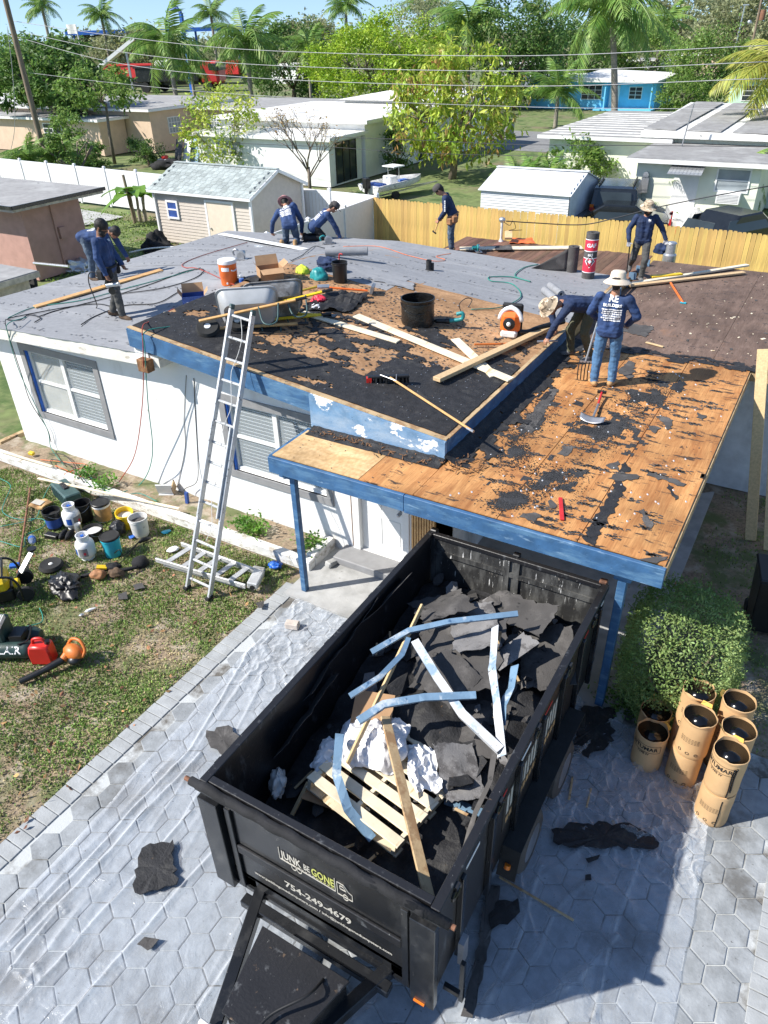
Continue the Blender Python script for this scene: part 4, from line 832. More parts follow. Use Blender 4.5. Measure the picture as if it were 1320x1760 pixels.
plank('board', 'long worn board leaning across the front rail of the trailer', (-2.728,4.383,1.420), (-1.480,2.963,1.350), .10, .028, 'lumber_worn', up=(.3, .2, 1))
plank('board', 'slim long wood strip slanting through the white wrap', (-3.061,5.824,1.700), (-2.784,3.749,1.360), .05, .03, 'lumber', up=(1, 0, .4))
plank('board', 'short pale stick poking out at the left front of the pallet', (-3.109,3.520,1.120), (-3.157,3.255,0.860), .04, .03, 'lumber')
plank('board', 'splintered brown stub beside the upright blue flashing', (-2.100,5.819,1.720), (-2.081,5.719,1.550), .06, .04, 'lumber_worn')
plank('board', 'orange and blue painted board on the trailer floor right', (-1.900,4.115,0.950), (-1.487,4.164,0.950), .09, .03, 'flashing_blue')
def strip(label, pts, w, mat, up=(0, 0, 1), leg=.05):
    """bent L-shaped metal flashing"""
    g = MB(); U = Vector(up); vs = []; e = random.Random(len(label)*7); Q = [Vector(p)+Vector((e.uniform(-.03, .03), e.uniform(-.03, .03), 0)) for p in pts]; P = [a.lerp(b, t) for a, b in zip(Q, Q[1:]) for t in (0, .12, .5, .88)]+[Q[-1]]
    for i, p in enumerate(P):
        d = (P[min(i+1, len(P)-1)]-P[max(i-1, 0)]).normalized(); U2_ = (U+Vector((.35*noise.noise(p*1.5), .35*noise.noise(p*1.5+Vector((5, 0, 0))), 0))).normalized(); s = d.cross(U2_).normalized(); u = s.cross(d); j = .02*noise.noise(p*9)
        vs += [p-s*w/2, p+s*w/2+u*j, p+s*w/2-u*leg]
    n = len(P); fs = []
    for i in range(n-1):
        for k in range(2): fs.append((i*3+k, i*3+k+1, i*3+k+4, i*3+k+3))
    g.add(vs, fs); o = g.build('metal_flashing', mat, world=True, loc=Vector(pts[0]), label=label, cat='flashing', group='bent metal flashing in the trailer'); s = o.modifiers.new('t', 'SOLIDIFY'); s.thickness = .003; return o
strip('long blue flashing arching across the top of the load', [(-3.220,4.955,1.620), (-2.989,5.329,1.720), (-2.650,5.658,1.780), (-2.025,6.073,1.820)], .06, 'flashing_blue', (.3, -.5, 1))
strip('blue and white flashing from the left rail to the middle', [(-3.123,4.328,1.580), (-2.943,4.618,1.660), (-2.889,5.019,1.720), (-2.910,5.266,1.720)], .055, 'flashing_blue', (.4, -.4, 1))
strip('white flashing running down to the right rail', [(-2.844,5.250,1.720), (-2.388,4.927,1.660), (-1.979,4.700,1.580), (-1.491,4.463,1.560)], .09, 'flashing_white', (.3, -.6, 1))
strip('blue flashing lying over the white wrap', [(-2.851,4.086,1.580), (-2.712,4.343,1.640), (-2.408,4.641,1.660), (-1.978,4.898,1.660)], .075, 'flashing_blue', (.1, -.6, 1))
strip('upright white and blue flashing near the right rail', [(-2.129,5.782,1.780), (-1.934,5.276,1.700), (-1.713,4.893,1.620), (-1.456,4.442,1.520)], .10, 'flashing_white', (-.5, -.8, .7))
strip('torn blue flashing beside the right rail', [(-1.742,5.407,1.720), (-1.715,5.162,1.660), (-1.669,4.939,1.600), (-1.615,4.732,1.540)], .11, 'flashing_blue', (-.6, -.7, .6))
strip('bent blue flashing hanging over the front of the pallet', [(-3.027,3.931,1.450), (-2.792,3.589,1.380), (-2.569,3.397,1.280), (-2.237,3.298,1.120)], .085, 'flashing_blue', (.5, -.5, 1))
strip('dark rusty flashing standing along the right side', [(-1.581,4.586,1.500), (-1.516,4.214,1.400), (-1.486,3.928,1.250), (-1.492,3.709,1.000)], .07, 'felt_dull', (-.6, -.6, .7))
crump('insulation_lump', 'grey crumbly lump with silver foil in the left front corner', (-3.409,3.412,1.050), .07, .14, .12, 'plastic_dirty', 9, 'insulation', .6, 16, ang=.5)


# ---------------------------------------------------------------- asphalt kegs, hedge, things on the driveway
def keg(label, x, y, z, full, seed, lettered):
    """paper-wrapped asphalt keg; open ones show a funnel of shiny tar under a folded collar"""
    k = thing('asphalt_keg', label, 'keg', (x, y, z), rnd.uniform(-.2, .2) if not lettered else 0, 'paper wrapped asphalt kegs beside the hedge'); g = random.Random(seed); n = 28; r = .172; h = .50
    prof = [(r*.96, 0), (r, .015), (r*1.012, .06), (r*.995, .2), (r*1.01, .36), (r*1.005, h-.03), (r*(.985 if not full else 1.0), h)]
    b = MB(); vs = []
    for j, (q, zz) in enumerate(prof):
        for i in range(n):
            a = 2*math.pi*i/n; d = 1+.018*noise.noise((math.cos(a)*2.5, math.sin(a)*2.5, zz*6+seed*3)); vs.append((q*d*math.cos(a), q*d*math.sin(a), zz))
    b.add(vs, [(j*n+i, j*n+(i+1) % n, (j+1)*n+(i+1) % n, (j+1)*n+i) for j in range(len(prof)-1) for i in range(n)]+[tuple(range(n-1, -1, -1))])
    if not full: b.add([vs[(len(prof)-1)*n+i] for i in range(n)], [tuple(range(n))])
    b.build('paper_wrap', 'keg_paper', k, smooth=50)
    if full:
        c = MB(); vs = []
        for rr, dz in ((r*1.0, 0), (r*1.03, .035), (r*.99, .040), (r*.965, .0), (r*.95, -.06)):
            for i in range(n):
                a = 2*math.pi*i/n; w = noise.noise((math.cos(a)*1.8, math.sin(a)*1.8, seed)); vs.append((rr*(1+.03*w)*math.cos(a), rr*(1+.03*w)*math.sin(a), h+dz*(1+1.1*w)))
        c.add(vs, [(j*n+i, j*n+(i+1) % n, (j+1)*n+(i+1) % n, (j+1)*n+i) for j in range(4) for i in range(n)]); c.build('collar', 'keg_paper', k, smooth=50)
        f = MB().add([(0, 0, 0)]*0, [])
        a0 = g.uniform(0, 6.3); ax = Vector((r*1.02*math.cos(a0), r*1.02*math.sin(a0), h+.03)); tdir = Vector((-math.sin(a0), math.cos(a0), 0))
        f.add([ax-tdir*.06, ax+tdir*.06, ax+tdir*.05+Vector((math.cos(a0)*.03, math.sin(a0)*.03, .035)), ax-tdir*.05+Vector((math.cos(a0)*.03, math.sin(a0)*.03, .03))], [(0, 1, 2, 3)]); f.build('flap', 'keg_inner', k)
        MB().lathe([(.968*r, .012), (.90*r, -.012), (.66*r, -.085), (.45*r, -.15), (.2*r, -.18), (1e-5, -.185)], 28, (0, 0, h), wob=.03).build('tar', 'tar', k, smooth=True)
    if lettered:
        wr = lambda q: (lambda tx, ty: ((r*1.022)*math.sin(tx/r+q[0]), -(r*1.022)*math.cos(tx/r+q[0]), q[1]+ty))
        t = MB(); text_on(t, 'BITUMAR', .075, (0, 0, 0), (1, 0, 0), (0, 1, 0), 0, .002, wr((lettered, .40))); text_on(t, 'TYPE IV', .042, (0, 0, 0), (1, 0, 0), (0, 1, 0), 0, .001, wr((lettered, .32)))
        q = wr((lettered, .40))
        for s in (-1, 1):
            for kx in range(18): xa, xb = -.19+.38*kx/18, -.19+.38*(kx+1)/18; t.add([q(xa, s*.052-.003), q(xb, s*.052-.003), q(xb, s*.052+.003), q(xa, s*.052+.003)], [(0, 1, 2, 3)])
        for s in (-1, 1): t.add([q(s*.19-.003, -.052), q(s*.19+.003, -.052), q(s*.19+.003, .052), q(s*.19-.003, .052)], [(0, 1, 2, 3)])
        t.build('lettering', 'ink', k)
    else:
        wr = lambda tx, ty: ((r*1.03)*math.sin(tx/r), -(r*1.03)*math.cos(tx/r), ty); t = MB()
        for cx in (-.10, -.01, .08):
            P = [wr(cx+.018*math.cos(a), .09+.018*math.sin(a)) for a in [i*math.pi/4 for i in range(9)]]; t.tube(P, .003, 4)
        for j in range(4):
            for kx in range(7): t.add([wr(-.12+.03*kx, .25+.02*j), wr(-.12+.03*kx+.022, .25+.02*j), wr(-.12+.03*kx+.022, .256+.02*j), wr(-.12+.03*kx, .256+.02*j)], [(0, 1, 2, 3)])
        t.build('lettering', 'ink', k)
    return k
keg('short single keg nearest the trailer with black lettering facing out', -.36, 6.36, 0, True, 1, -.25)
keg('short single keg behind the lettered one against the hedge', -.40, 6.68, 0, True, 2, 0)
keg('bottom keg of the middle stack, three round marks near its foot', .04, 6.34, 0, False, 3, 0); keg('open top keg of the middle stack beside the lettered single keg', .06, 6.34, .505, True, 4, 0)
keg('bottom keg of the rear stack hidden behind the middle stack', -.02, 6.72, 0, False, 5, 0); keg('open top keg of the rear stack closest to the hedge', -.02, 6.72, .505, True, 6, 0)
keg('bottom keg of the front stack with black drips down its side', .43, 6.0, 0, False, 7, 0); kt = keg('open top keg of the front stack with yellow collar and drips', .43, 6.01, .505, True, 8, -.55)
keg('bottom keg of the stack right behind the dripping stack', .45, 6.36, 0, False, 9, 0); keg('open top keg right behind the dripping stack', .45, 6.36, .505, True, 10, 0)
keg('bottom keg of the far stack by the hedge end', .39, 6.76, 0, False, 11, 0); keg('open keg with tall yellow collar at the hedge end', .39, 6.76, .505, True, 12, 0)
dp = MB()
for z0, z1, a in ((.02, .46, .42), (-.48, -.05, .36), (.1, .47, .55)): dp.tube([(.178*math.sin(a+.06*noise.noise((z*4, a, 0))), -.178*math.cos(a+.06*noise.noise((z*4, a, 0))), z) for z in np.linspace(z0, z1, 14)], .009, 5)
dp.build('tar_drip', 'tar', kt, smooth=True)
# hedge: rounded block of small leaves
hc = Vector((-.34, 7.50, 0)); hd = thing('hedge', 'clipped rounded green hedge beside the porch post', 'hedge', hc)
def hshape(d):  # superellipsoid radius
    p = 3.2; q = (abs(d[0]/.66)**p+abs(d[1]/.82)**p+abs(d[2]/.76)**p)**(-1/p); return q
pts = []
while len(pts) < 27000:
    d = npr.normal(size=3); d /= np.linalg.norm(d); q = hshape(d); k = 1+.12*noise.noise(Vector(d)*2.6)+.09*noise.noise(Vector(d)*7)
    p = d*q*k*npr.uniform(.86, 1.03); p[2] += .76
    if p[2] > .02: pts.append(p)
V, Fq = leaves(np.array(pts), .042, -.35, .40, 21); npmesh('foliage', V, Fq, 'leaf_bush', hd); V, Fq = leaves(np.array([p*np.array([1.02, 1.02, 1.01]) for p in pts[:90]]), .05, -.2, .4, 23); npmesh('dead_leaves', V, Fq, 'leaf_rust', hd, kind='stuff'); V, Fq = leaves(np.array([p*np.array([1.07, 1.07, 1.04]) for p in pts[100:420]]), .075, -1.0, .3, 24); npmesh('shoots', V, Fq, 'leaf_bush', hd, kind='stuff')
b = MB()
for k in range(7): a = rnd.uniform(0, 6.3); b.tube([(0, 0, 0), (.25*math.cos(a), .4*math.sin(a), .35), (.4*math.cos(a), .7*math.sin(a), .75)], [.03, .02, .008])
b.build('stem', 'bark', hd)
npts = np.array([(rnd.gauss(-.55, .25), rnd.gauss(7.1, .12), rnd.uniform(.02, .25)) for _ in range(1400)]); V, Fq = leaves(npts-np.array([-.55, 7.1, 0]), .06, -.1, .5, 22); npmesh('ground_ivy', V, Fq, 'leaf_deep', loc=(-.55, 7.1, 0), label='low dark green shrub at the foot of the blue post', cat='shrub')
# felt pieces on the driveway
scrap('felt_scrap', 'square torn felt piece on the plastic left of the trailer', [(-4.730,2.584,0.020), (-4.476,2.829,0.020), (-4.335,2.656,0.020), (-4.106,2.460,0.020), (-4.364,2.188,0.020), (-4.498,2.237,0.020)], 'felt_black', .012, .03, 1, group='torn felt on the driveway', lift=.03)
scrap('felt_scrap', 'dark felt piece half under the left trailer rail', [(-5.176,4.104,0.020), (-5.000,4.328,0.020), (-4.773,4.247,0.020), (-4.679,3.951,0.020), (-4.969,3.935,0.020)], 'felt_dull', .01, .03, 2, group='torn felt on the driveway', lift=.03)
scrap('felt_scrap', 'small ragged felt chip on the plastic below the square piece', [(-4.035,1.841,0.020), (-4.007,1.919,0.020), (-3.877,1.975,0.020), (-3.865,1.871,0.020), (-3.898,1.828,0.020)], 'felt_dull', .008, .02, 3, group='torn felt on the driveway', lift=.03)
scrap('felt_scrap', 'long dark felt piece lying in the shade before the kegs', [(-1.017,4.927,0.030), (-0.745,5.160,0.030), (-0.301,5.379,0.030), (-0.027,5.392,0.030), (0.031,5.272,0.030), (-0.492,4.954,0.030), (-0.900,4.760,0.030)], 'felt_black', .012, .03, 4, group='torn felt on the driveway', lift=.03)
scrap('felt_scrap', 'large dark felt sheet behind the trailer fender', [(-1.256,6.410,0.030), (-1.200,6.817,0.030), (-0.885,6.883,0.030), (-0.788,6.417,0.030), (-0.941,5.991,0.030), (-1.116,5.988,0.030)], 'felt_black', .014, .04, 5, group='torn felt on the driveway', lift=.03)
scrap('felt_scrap', 'narrow black felt strip beside the trailer front corner', [(-1.352,4.017,0.030), (-1.235,4.070,0.030), (-1.092,3.424,0.030), (-0.987,2.857,0.030), (-1.075,2.818,0.030), (-1.187,3.370,0.030)], 'felt_dull', .008, .012, 6, group='torn felt on the driveway', lift=.03)
scrap('felt_scrap', 'jagged black felt piece touching the narrow strip', [(-1.220,3.885,0.035), (-1.038,4.042,0.035), (-0.948,3.908,0.035), (-1.044,3.757,0.035), (-1.139,3.627,0.035), (-1.233,3.746,0.035)], 'felt_black', .01, .03, 7, group='torn felt on the driveway', lift=.03)
scrap('felt_scrap', 'tiny bent felt chip in the trailer shade', [(-0.594,4.784,0.030), (-0.474,4.896,0.030), (-0.466,4.827,0.030), (-0.550,4.743,0.030)], 'felt_black', .006, .012, 8, group='torn felt on the driveway', lift=.03)
scrap('felt_scrap', 'tiny square felt chip below the bent one', [(-0.537,4.606,0.030), (-0.488,4.641,0.030), (-0.462,4.578,0.030), (-0.513,4.549,0.030)], 'felt_black', .006, .008, 9, group='torn felt on the driveway', lift=.03)
scrap('felt_scrap', 'black felt scrap on the lawn edge by the porch', [(-6.204,6.352,0.020), (-6.120,6.460,0.020), (-6.042,6.317,0.020), (-6.104,6.283,0.020)], 'felt_dull', .008, .01, 10, group='torn felt on the driveway', lift=.03)
plank('wood_stick', 'thin orange brown stick on the plastic in the shade', (-1.292,4.171,0.040), (-0.493,4.119,0.040), .022, .018, 'lumber_worn', 'stick'); plank('wood_stick', 'short rough stick across the long felt piece', (-0.470,5.357,0.060), (-0.353,5.186,0.060), .03, .02, 'lumber_worn', 'stick')
plank('wood_stick', 'short brown stick in the plastic folds by the fender', (-1.027,5.685,0.060), (-0.962,5.370,0.060), .025, .018, 'lumber_worn', 'stick'); plank('wood_stick', 'thin broken stick right of the fender in the folds', (-0.794,5.638,0.060), (-0.764,5.372,0.060), .02, .016, 'lumber_worn', 'stick')
MB().bx((0, 0, .05), (.2, .12, .1), (0, 0, .3)).build('brick', 'mortar_pink', loc=(-5.406,6.210,0.030), bevel=.012, label='single pale brick on the plastic near the porch', cat='brick')
# clear plastic sheets over the paving
def fold(lines):
    L = [[Vector(p[:2]) for p in l] for l in lines]
    def f(p):
        z = 0
        for l in L:
            for a, b in zip(l, l[1:]):
                d = b-a; t = (p-a).dot(d)/d.length_squared
                if -.02 < t < 1.02: q = (p-a-d*t).length; z = max(z, math.exp(-(q/.024)**2)*(.6+.5*noise.noise((t*6+a.x, a.y, 0))))
        return z
    return f
def film(name, label, poly, seed, nx, ny, amp, ridge, crum, lines, zb=.016):
    P = [Vector(p[:2]) for p in poly]; g = MB(); fd = fold(lines)
    def fn(u, v):
        p = (P[0]*(1-u)+P[1]*u)*(1-v)+(P[3]*(1-u)+P[2]*u)*v; a, b = ridge(p.x, p.y); w = 1-abs(2*noise.noise((a, b, seed))); 
        k = crum(p.x, p.y); q_ = (p.x*4.5, p.y*4.5, seed); zf_ = .045*fd(p+Vector((.03*noise.noise((p.x*1.5, p.y*1.5, 2)), 0))); am = amp*max(0, .5+1.4*noise.noise((p.x*.9, p.y*.7, seed+7))); z = zb+zf_+am*max(0, w-.72)*2.4+amp*.3*abs(noise.noise((p.x*5, p.y*5, seed)))+k*.10*(max(0, .55-abs(noise.noise(q_))*2.2)+.5*max(0, .5-abs(noise.noise((p.x*9+3, p.y*9, 1)))*2.4))
        j = .05*noise.noise((p.x*2, p.y*2, 3)) if u in (0, 1) or v in (0, 1) else 0
        return (p.x+j, p.y+j, z)
    g.grid(nx, ny, fn); o = g.build(name, 'film', label=label, cat='plastic sheet', smooth=True); return o
film('plastic_sheet', 'clear plastic sheeting on the paving left of the trailer', [(-5.35, .4), (-2.0, .3), (-3.3, 6.75), (-5.75, 6.75)], 2, 230, 420, .034, lambda x, y: (x*3.6+y*.55, y*.35+x*.05), lambda x, y: sm(4.6, 5.4, y)*.5, [[(-5.134,1.257,0.000), (-5.155,2.436,0.000), (-5.183,3.834,0.000), (-5.653,5.530,0.000)], [(-5.013,1.233,0.000), (-5.020,2.396,0.000), (-5.030,3.821,0.000)], [(-4.560,0.833,0.000), (-4.573,1.768,0.000), (-4.571,3.172,-0.000)], [(-4.124,1.047,0.000), (-4.071,2.054,0.000), (-4.029,3.231,0.000)], [(-3.131,1.616,0.000), (-3.172,2.566,0.000)], [(-4.754,1.230,0.000), (-4.548,1.172,0.000)], [(-4.915,1.108,0.000), (-4.563,1.107,0.000)], [(-5.018,1.747,0.000), (-4.869,1.717,0.000)]])
film('plastic_sheet', 'clear plastic sheeting in the shade right of the trailer', [(-1.9, 2.2), (.55, 3.6), (.40, 6.6), (-1.4, 6.9)], 4, 210, 280, .075, lambda x, y: (x*2.4-y*.9, y*.9+x*.4), lambda x, y: sm(4.6, 5.3, y), [[(-0.111,5.138,0.000), (-0.141,3.983,0.000), (-0.068,3.383,0.000)], [(-1.173,4.388,0.000), (-0.939,4.033,0.000), (-0.746,3.760,0.000)], [(-0.950,2.877,0.000), (-0.902,3.859,0.000), (-0.964,4.507,0.000)], [(-0.770,2.970,0.000), (-0.327,3.531,0.000), (-0.091,4.195,0.000)], [(-0.271,6.027,0.000), (-0.722,5.100,0.000)], [(-0.223,6.099,0.000), (0.107,5.490,0.000)], [(-0.427,6.120,0.000), (-0.162,5.338,0.000)], [(-0.602,6.022,0.000), (-1.011,5.181,-0.000)]])


# ---------------------------------------------------------------- ladders
lt = [Vector(p) for p in ((-7.430,6.156,0.000), (-6.946,6.129,0.000), (-7.379,8.020,3.992), (-6.994,8.020,3.952))]
lad = thing('extension_ladder', 'tall paint splashed aluminium extension ladder leaning on the roof edge', 'ladder', (lt[0]+lt[1])/2)
lo = lad.location.copy()
def rail(a, b, w=.038, h=.09): return MB().bar(Vector(a)-lo, Vector(b)-lo, w, h, (0, -1, .5)).build('rail', 'alu_splashed', lad, bevel=.004)
dv = (lt[2]-lt[0]); n_r = int(dv.length/.305); sd = (lt[1]-lt[0]).normalized()
rail(lt[0], lt[2]); rail(lt[1], lt[3])
for s, (a, b) in ((1, (lt[0], lt[2])), (-1, (lt[1], lt[3]))):
    off = Vector((0, -.06, 0)); rail(a+sd*s*.035+off+(b-a)*.30, a+sd*s*.035+off+(b-a)*.62, .028, .07)
for i in range(n_r):
    t = (i+.6)/n_r; MB().cyl(lt[0].lerp(lt[2], t)-lo, lt[1].lerp(lt[3], t)-lo, .021, n=8).build('rung', 'alu_splashed', lad, smooth=40)
for p in (lt[2], lt[3]): MB().bar(p-lo-dv.normalized()*.05, p-lo+dv.normalized()*.03, .05, .09, (0, -1, .5)).build('end_cap', 'sea_green', lad, bevel=.01)
for p in (lt[0], lt[1]): MB().bx(p-lo+Vector((0, 0, .03)), (.07, .12, .05)).build('foot', 'rubber', lad)
MB().tube(cr([lt[0].lerp(lt[2], t)-lo+Vector((.25+.05*math.sin(t*30), -.03, 0)) for t in np.linspace(.2, .97, 14)], 3), .005, 5).build('rope', 'plastic_dirty', lad)
# step ladder lying on the lawn
sl = thing('step_ladder', 'splashed grey step ladder lying folded on the lawn', 'ladder', (-7.375,6.615,0.020)); so = sl.location.copy()
A, B_, C_, D_ = [Vector(p)-so for p in ((-8.275,6.354,0.140), (-8.215,6.889,0.140), (-6.498,6.917,0.140), (-6.526,6.519,0.140))]
for a, b in ((A, D_), (B_, C_)):
    MB().bar(a, b, .03, .08).build('rail', 'alu_splashed', sl, bevel=.004); MB().bar(a+Vector((.1, .05, -.09)), b+Vector((-.1, .05, -.09)), .03, .06).build('rear_rail', 'alu_splashed', sl, bevel=.004)
for t in (.12, .30, .48, .66, .82): MB().bar(A.lerp(D_, t), B_.lerp(C_, t), .085, .02, (.2, 0, 1)).build('step', 'alu_splashed', sl, bevel=.003)
MB().bx(C_.lerp(D_, .5)+Vector((.03, 0, .02)), (.17, .36, .12), (0, .1, .35)).build('top_cap', 'alu_splashed', sl, bevel=.015); MB().cyl(C_.lerp(D_, .5)+Vector((.09, -.16, 0)), C_.lerp(D_, .5)+Vector((.10, -.18, 0)), .04).build('tray_hole', 'rubber', sl)
# ---------------------------------------------------------------- buckets, tanks
def bucket(label, p, r, h, mat, lid=None, band=None, tilt=(0, 0), grp='buckets standing on the lawn', fill=None, bandz=(.25, .7), name='bucket', cat='bucket', txt=None):
    o = thing(name, label, cat, p, rnd.uniform(0, 6), grp); o.rotation_euler.x, o.rotation_euler.y = tilt
    o.rotation_euler.z = math.atan2(-p[0], p[1])*-1 if txt or band else o.rotation_euler.z
    MB().lathe([(r*.86, 0), (r*.88, .01), (r*.97, h*.86), (r*1.04, h*.865), (r*1.04, h*.90), (r, h*.905), (r*1.01, h*.965), (r*1.05, h*.97), (r*1.05, h), (r*.96, h), (r*.85, .03), (1e-5, .03)], 26, wob=0).build('body', mat, o, smooth=35)
    if lid: MB().lathe([(r*1.07, h-.02), (r*1.07, h+.01), (r*1.0, h+.018), (r*.95, h+.008), (1e-5, h+.008)], 26).build('lid', lid, o, smooth=35)
    if fill: MB().lathe([(r*.90, h*.72), (r*.5, h*.75), (1e-5, h*.77)], 20, wob=.04).build('contents', fill, o)
    if band:
        q = lambda z: r*(.88+.09*z/(h*.86))*1.008; MB().lathe([(q(h*bandz[0]), h*bandz[0]), (q(h*bandz[1]), h*bandz[1])], 26).build('label_band', band, o, smooth=35)
    if txt:
        t = MB(); rr = r*.965; text_on(t, txt[0], txt[1], (0, 0, 0), (1, 0, 0), (0, 1, 0), 0, .002, lambda a, b: (rr*math.sin(a/rr), -rr*math.cos(a/rr), h*.66+b)); t.build('lettering', txt[2], o)
    if not lid: MB().tube([(r*1.04*math.cos(a), r*1.04*math.sin(a), h*.88-.10*math.sin(a)) for a in np.linspace(.0, math.pi, 14)], .004, 5).build('handle', 'steel', o)
    return o
bucket('black open bucket at the back of the bucket cluster', (-10.464,6.759,0.000), .155, .37, 'black_plastic')
bucket('black lidded bucket with orange and white label', (-10.175,6.936,0.000), .155, .36, 'plastic_white', 'black_plastic', 'boot_tan', bandz=(.05, .80))
bucket('bucket with purple label holding an extension reel', (-10.769,6.338,0.000), .15, .35, 'black_plastic', None, 'blue_print', bandz=(.1, .6), fill='rubber')
bucket('bright yellow open bucket tipped beside the white one', (-9.628,6.954,-0.000), .15, .34, 'yellow_plastic', tilt=(.12, -.1), fill='plastic_dirty')
bucket('dirty white open bucket at the right end of the cluster', (-9.217,6.907,0.000), .16, .36, 'plastic_dirty', fill='felt_dull')
bucket('blue lidded paint bucket at the front of the cluster', (-9.190,6.256,0.000), .155, .37, 'teal_paint', 'rubber', None, txt=('PEAK', .085, 'print_white'))
bucket('shallow black open pan between the tank and blue bucket', (-9.852,6.423,0.000), .17, .20, 'black_plastic', fill='plastic_dirty')
def propane(label, p, rz):
    o = thing('propane_tank', label, 'gas tank', p, rz, 'propane tanks on the lawn'); r = .155
    MB().lathe([(.10, .0), (.11, .0), (.11, .04), (.10, .05), (.145, .075), (r, .12), (r, .28), (.14, .33), (.10, .365), (.05, .38), (1e-5, .385)], 26).build('cylinder', 'plastic_white', o, smooth=50)
    MB().lathe([(.098, .36), (.10, .46), (.108, .465), (.108, .47), (.095, .47), (.092, .36)], 22).build('collar', 'plastic_white', o, smooth=40)
    MB().cyl((0, 0, .38), (0, 0, .44), .02).cyl((0, 0, .42), (.06, 0, .42), .014).cyl((0, 0, .44), (0, 0, .455), .03).build('valve', 'blue_plastic', o)
    t = MB(); q = lambda a, z: (r*1.006*math.sin(a), -r*1.006*math.cos(a), z)
    for a0, a1, z0, z1, mi in ((-.9, -.3, .13, .25, 0), (-.1, .9, .12, .27, 1), (.45, .7, .15, .2, 2)):
        n = 6; t.add([q(a0+(a1-a0)*i/n, z) for z in (z0, z1) for i in range(n+1)], [(i, i+1, n+2+i, n+1+i) for i in range(n)], mi)
    t.v = [(x*(1+.004*i/len(t.v)), y*(1+.004*i/len(t.v)), z) for i, (x, y, z) in enumerate(t.v)]
    t.build('sticker', ['blue_plastic', 'trim_grey', 'print_red'], o, smooth=True); return o
propane('white propane tank with blue sticker at the front of the cluster', (-9.499,5.976,0.000), .2); propane('white propane tank behind the purple bucket', (-10.469,6.500,0.000), 1.2)
o = thing('spray_can', 'small silver can standing before the rear propane tank', 'can', (-10.182,6.386,0.000)); MB().lathe([(.06, 0), (.06, .2), (.055, .215), (.05, .21), (1e-5, .205)], 18).build('body', 'aluminium', o, smooth=40)
# toolbox/crate
o = thing('tool_case', 'dark green plastic tool case beside the planter wall', 'tool case', (-11.327,7.085,0.000), -.32); MB().bx((0, 0, .13), (.72, .3, .26)).build('body', 'sea_green', o, bevel=.02)
for i in range(9): MB().bx((-.31+.078*i, -.157, .12), (.03, .014, .2)).build('rib', 'sea_green', o)
MB().bx((-.05, 0, .275), (.26, .10, .03)).build('handle', 'black_plastic', o, bevel=.01)
# spare wheel
o = thing('spare_wheel', 'spare black wheelbarrow tyre lying on the lawn', 'tyre', (-9.803,5.479,0.050)); MB().lathe([(.10, -.04), (.17, -.05), (.20, 0), (.17, .05), (.10, .04)], 26).build('tyre', 'rubber', o, smooth=60); MB().lathe([(.10, -.03), (.10, .03), (.06, .02), (.025, .05), (1e-5, .05)], 18).build('rim', 'plastic_dirty', o, smooth=40)
crump('trash_bag', 'crumpled shiny black rubbish bag on the lawn', (-9.115,5.210,0.100), .30, .20, .13, 'black_plastic', 12, 'bag', .6, 36, ang=-.3)
crump('trash_bag', 'dark grey plastic bag among the buckets', (-9.538,6.707,0.140), .12, .13, .15, 'black_plastic', 14, 'bag', .4, 20)
o = thing('tool_belt', 'brown leather tool belt with yellow pouch on the lawn', 'tool belt', (-8.793,5.828,0.030), .5)
MB().tube(cr([(-.45, -.1, 0), (-.2, -.02, .04), (0, .05, .05), (.2, .0, .06), (.42, .12, .03)]), .03, 6).build('belt', 'black_cloth', o, smooth=True)
for x, y, m in ((-.16, -.10, 'leather'), (.12, -.06, 'boot_brown'), (.02, .10, 'black_cloth')): crump('p', None, (0, 0, 0), .12, .09, .07, m, x*9+3, None, .4, 14).name = 'pouch'; q = bpy.context.scene.collection.objects[-1]; q.parent = o; q.location = (x, y, .05)
MB().bx((-.14, .04, .09), (.16, .09, .03), (0, .2, .2)).build('flap', 'yellow_plastic', o)
o = thing('cloth_cap', 'black cloth cap lying beside the tool belt', 'cap', (-8.566,6.263,-0.000)); MB().lathe([(.13, 0), (.14, .05), (.11, .11), (.06, .14), (1e-5, .15)], 18, wob=.15).build('crown', 'black_cloth', o, smooth=True)
o = thing('water_bottle', 'clear plastic water bottle lying on the lawn', 'bottle', (-10.706,5.805,0.060), 0); MB().lathe([(.055, -.15), (.06, -.14), (.06, .05), (.05, .09), (.02, .13), (.02, .15), (1e-5, .15)], 16, (0, 0, 0), 0, Matrix.Rotation(R(80), 3, 'Y') @ Matrix.Rotation(.6, 3, 'X')).build('body', 'bottle_clear', o, smooth=True); MB().lathe([(.062, -.06), (.062, .03)], 16, (0, 0, 0), 0, Matrix.Rotation(R(80), 3, 'Y') @ Matrix.Rotation(.6, 3, 'X')).build('label_band', 'blue_plastic', o)
o = thing('work_shoe', 'pair of dark work shoes beside a black case', 'shoes', (-10.380,6.197,0.000), .4)
for x in (0, .12): crump('p', None, (0, 0, 0), .05, .14, .06, 'black_cloth', 20+x, None, .25, 12).name = 'shoe'; q = COL.objects[-1]; q.parent = o; q.location = (x, 0, .05)
MB().bx((-.18, -.05, .04), (.26, .12, .08), (0, 0, -.2)).build('case', 'black_plastic', o, bevel=.01)
o = thing('paper_pack', 'printed orange and white paper bag on the lawn', 'paper bag', (-11.566,6.654,0.040), .2); MB().grid(8, 8, lambda u, v: (-.16+.32*u, -.14+.28*v, .04+.02*math.sin(7*u+4*v)), th=.03).build('bag', 'boot_tan', o); MB().bx((-.02, -.02, .075), (.2, .14, .004), (.05, .1, 0)).build('print', 'print_cream', o)
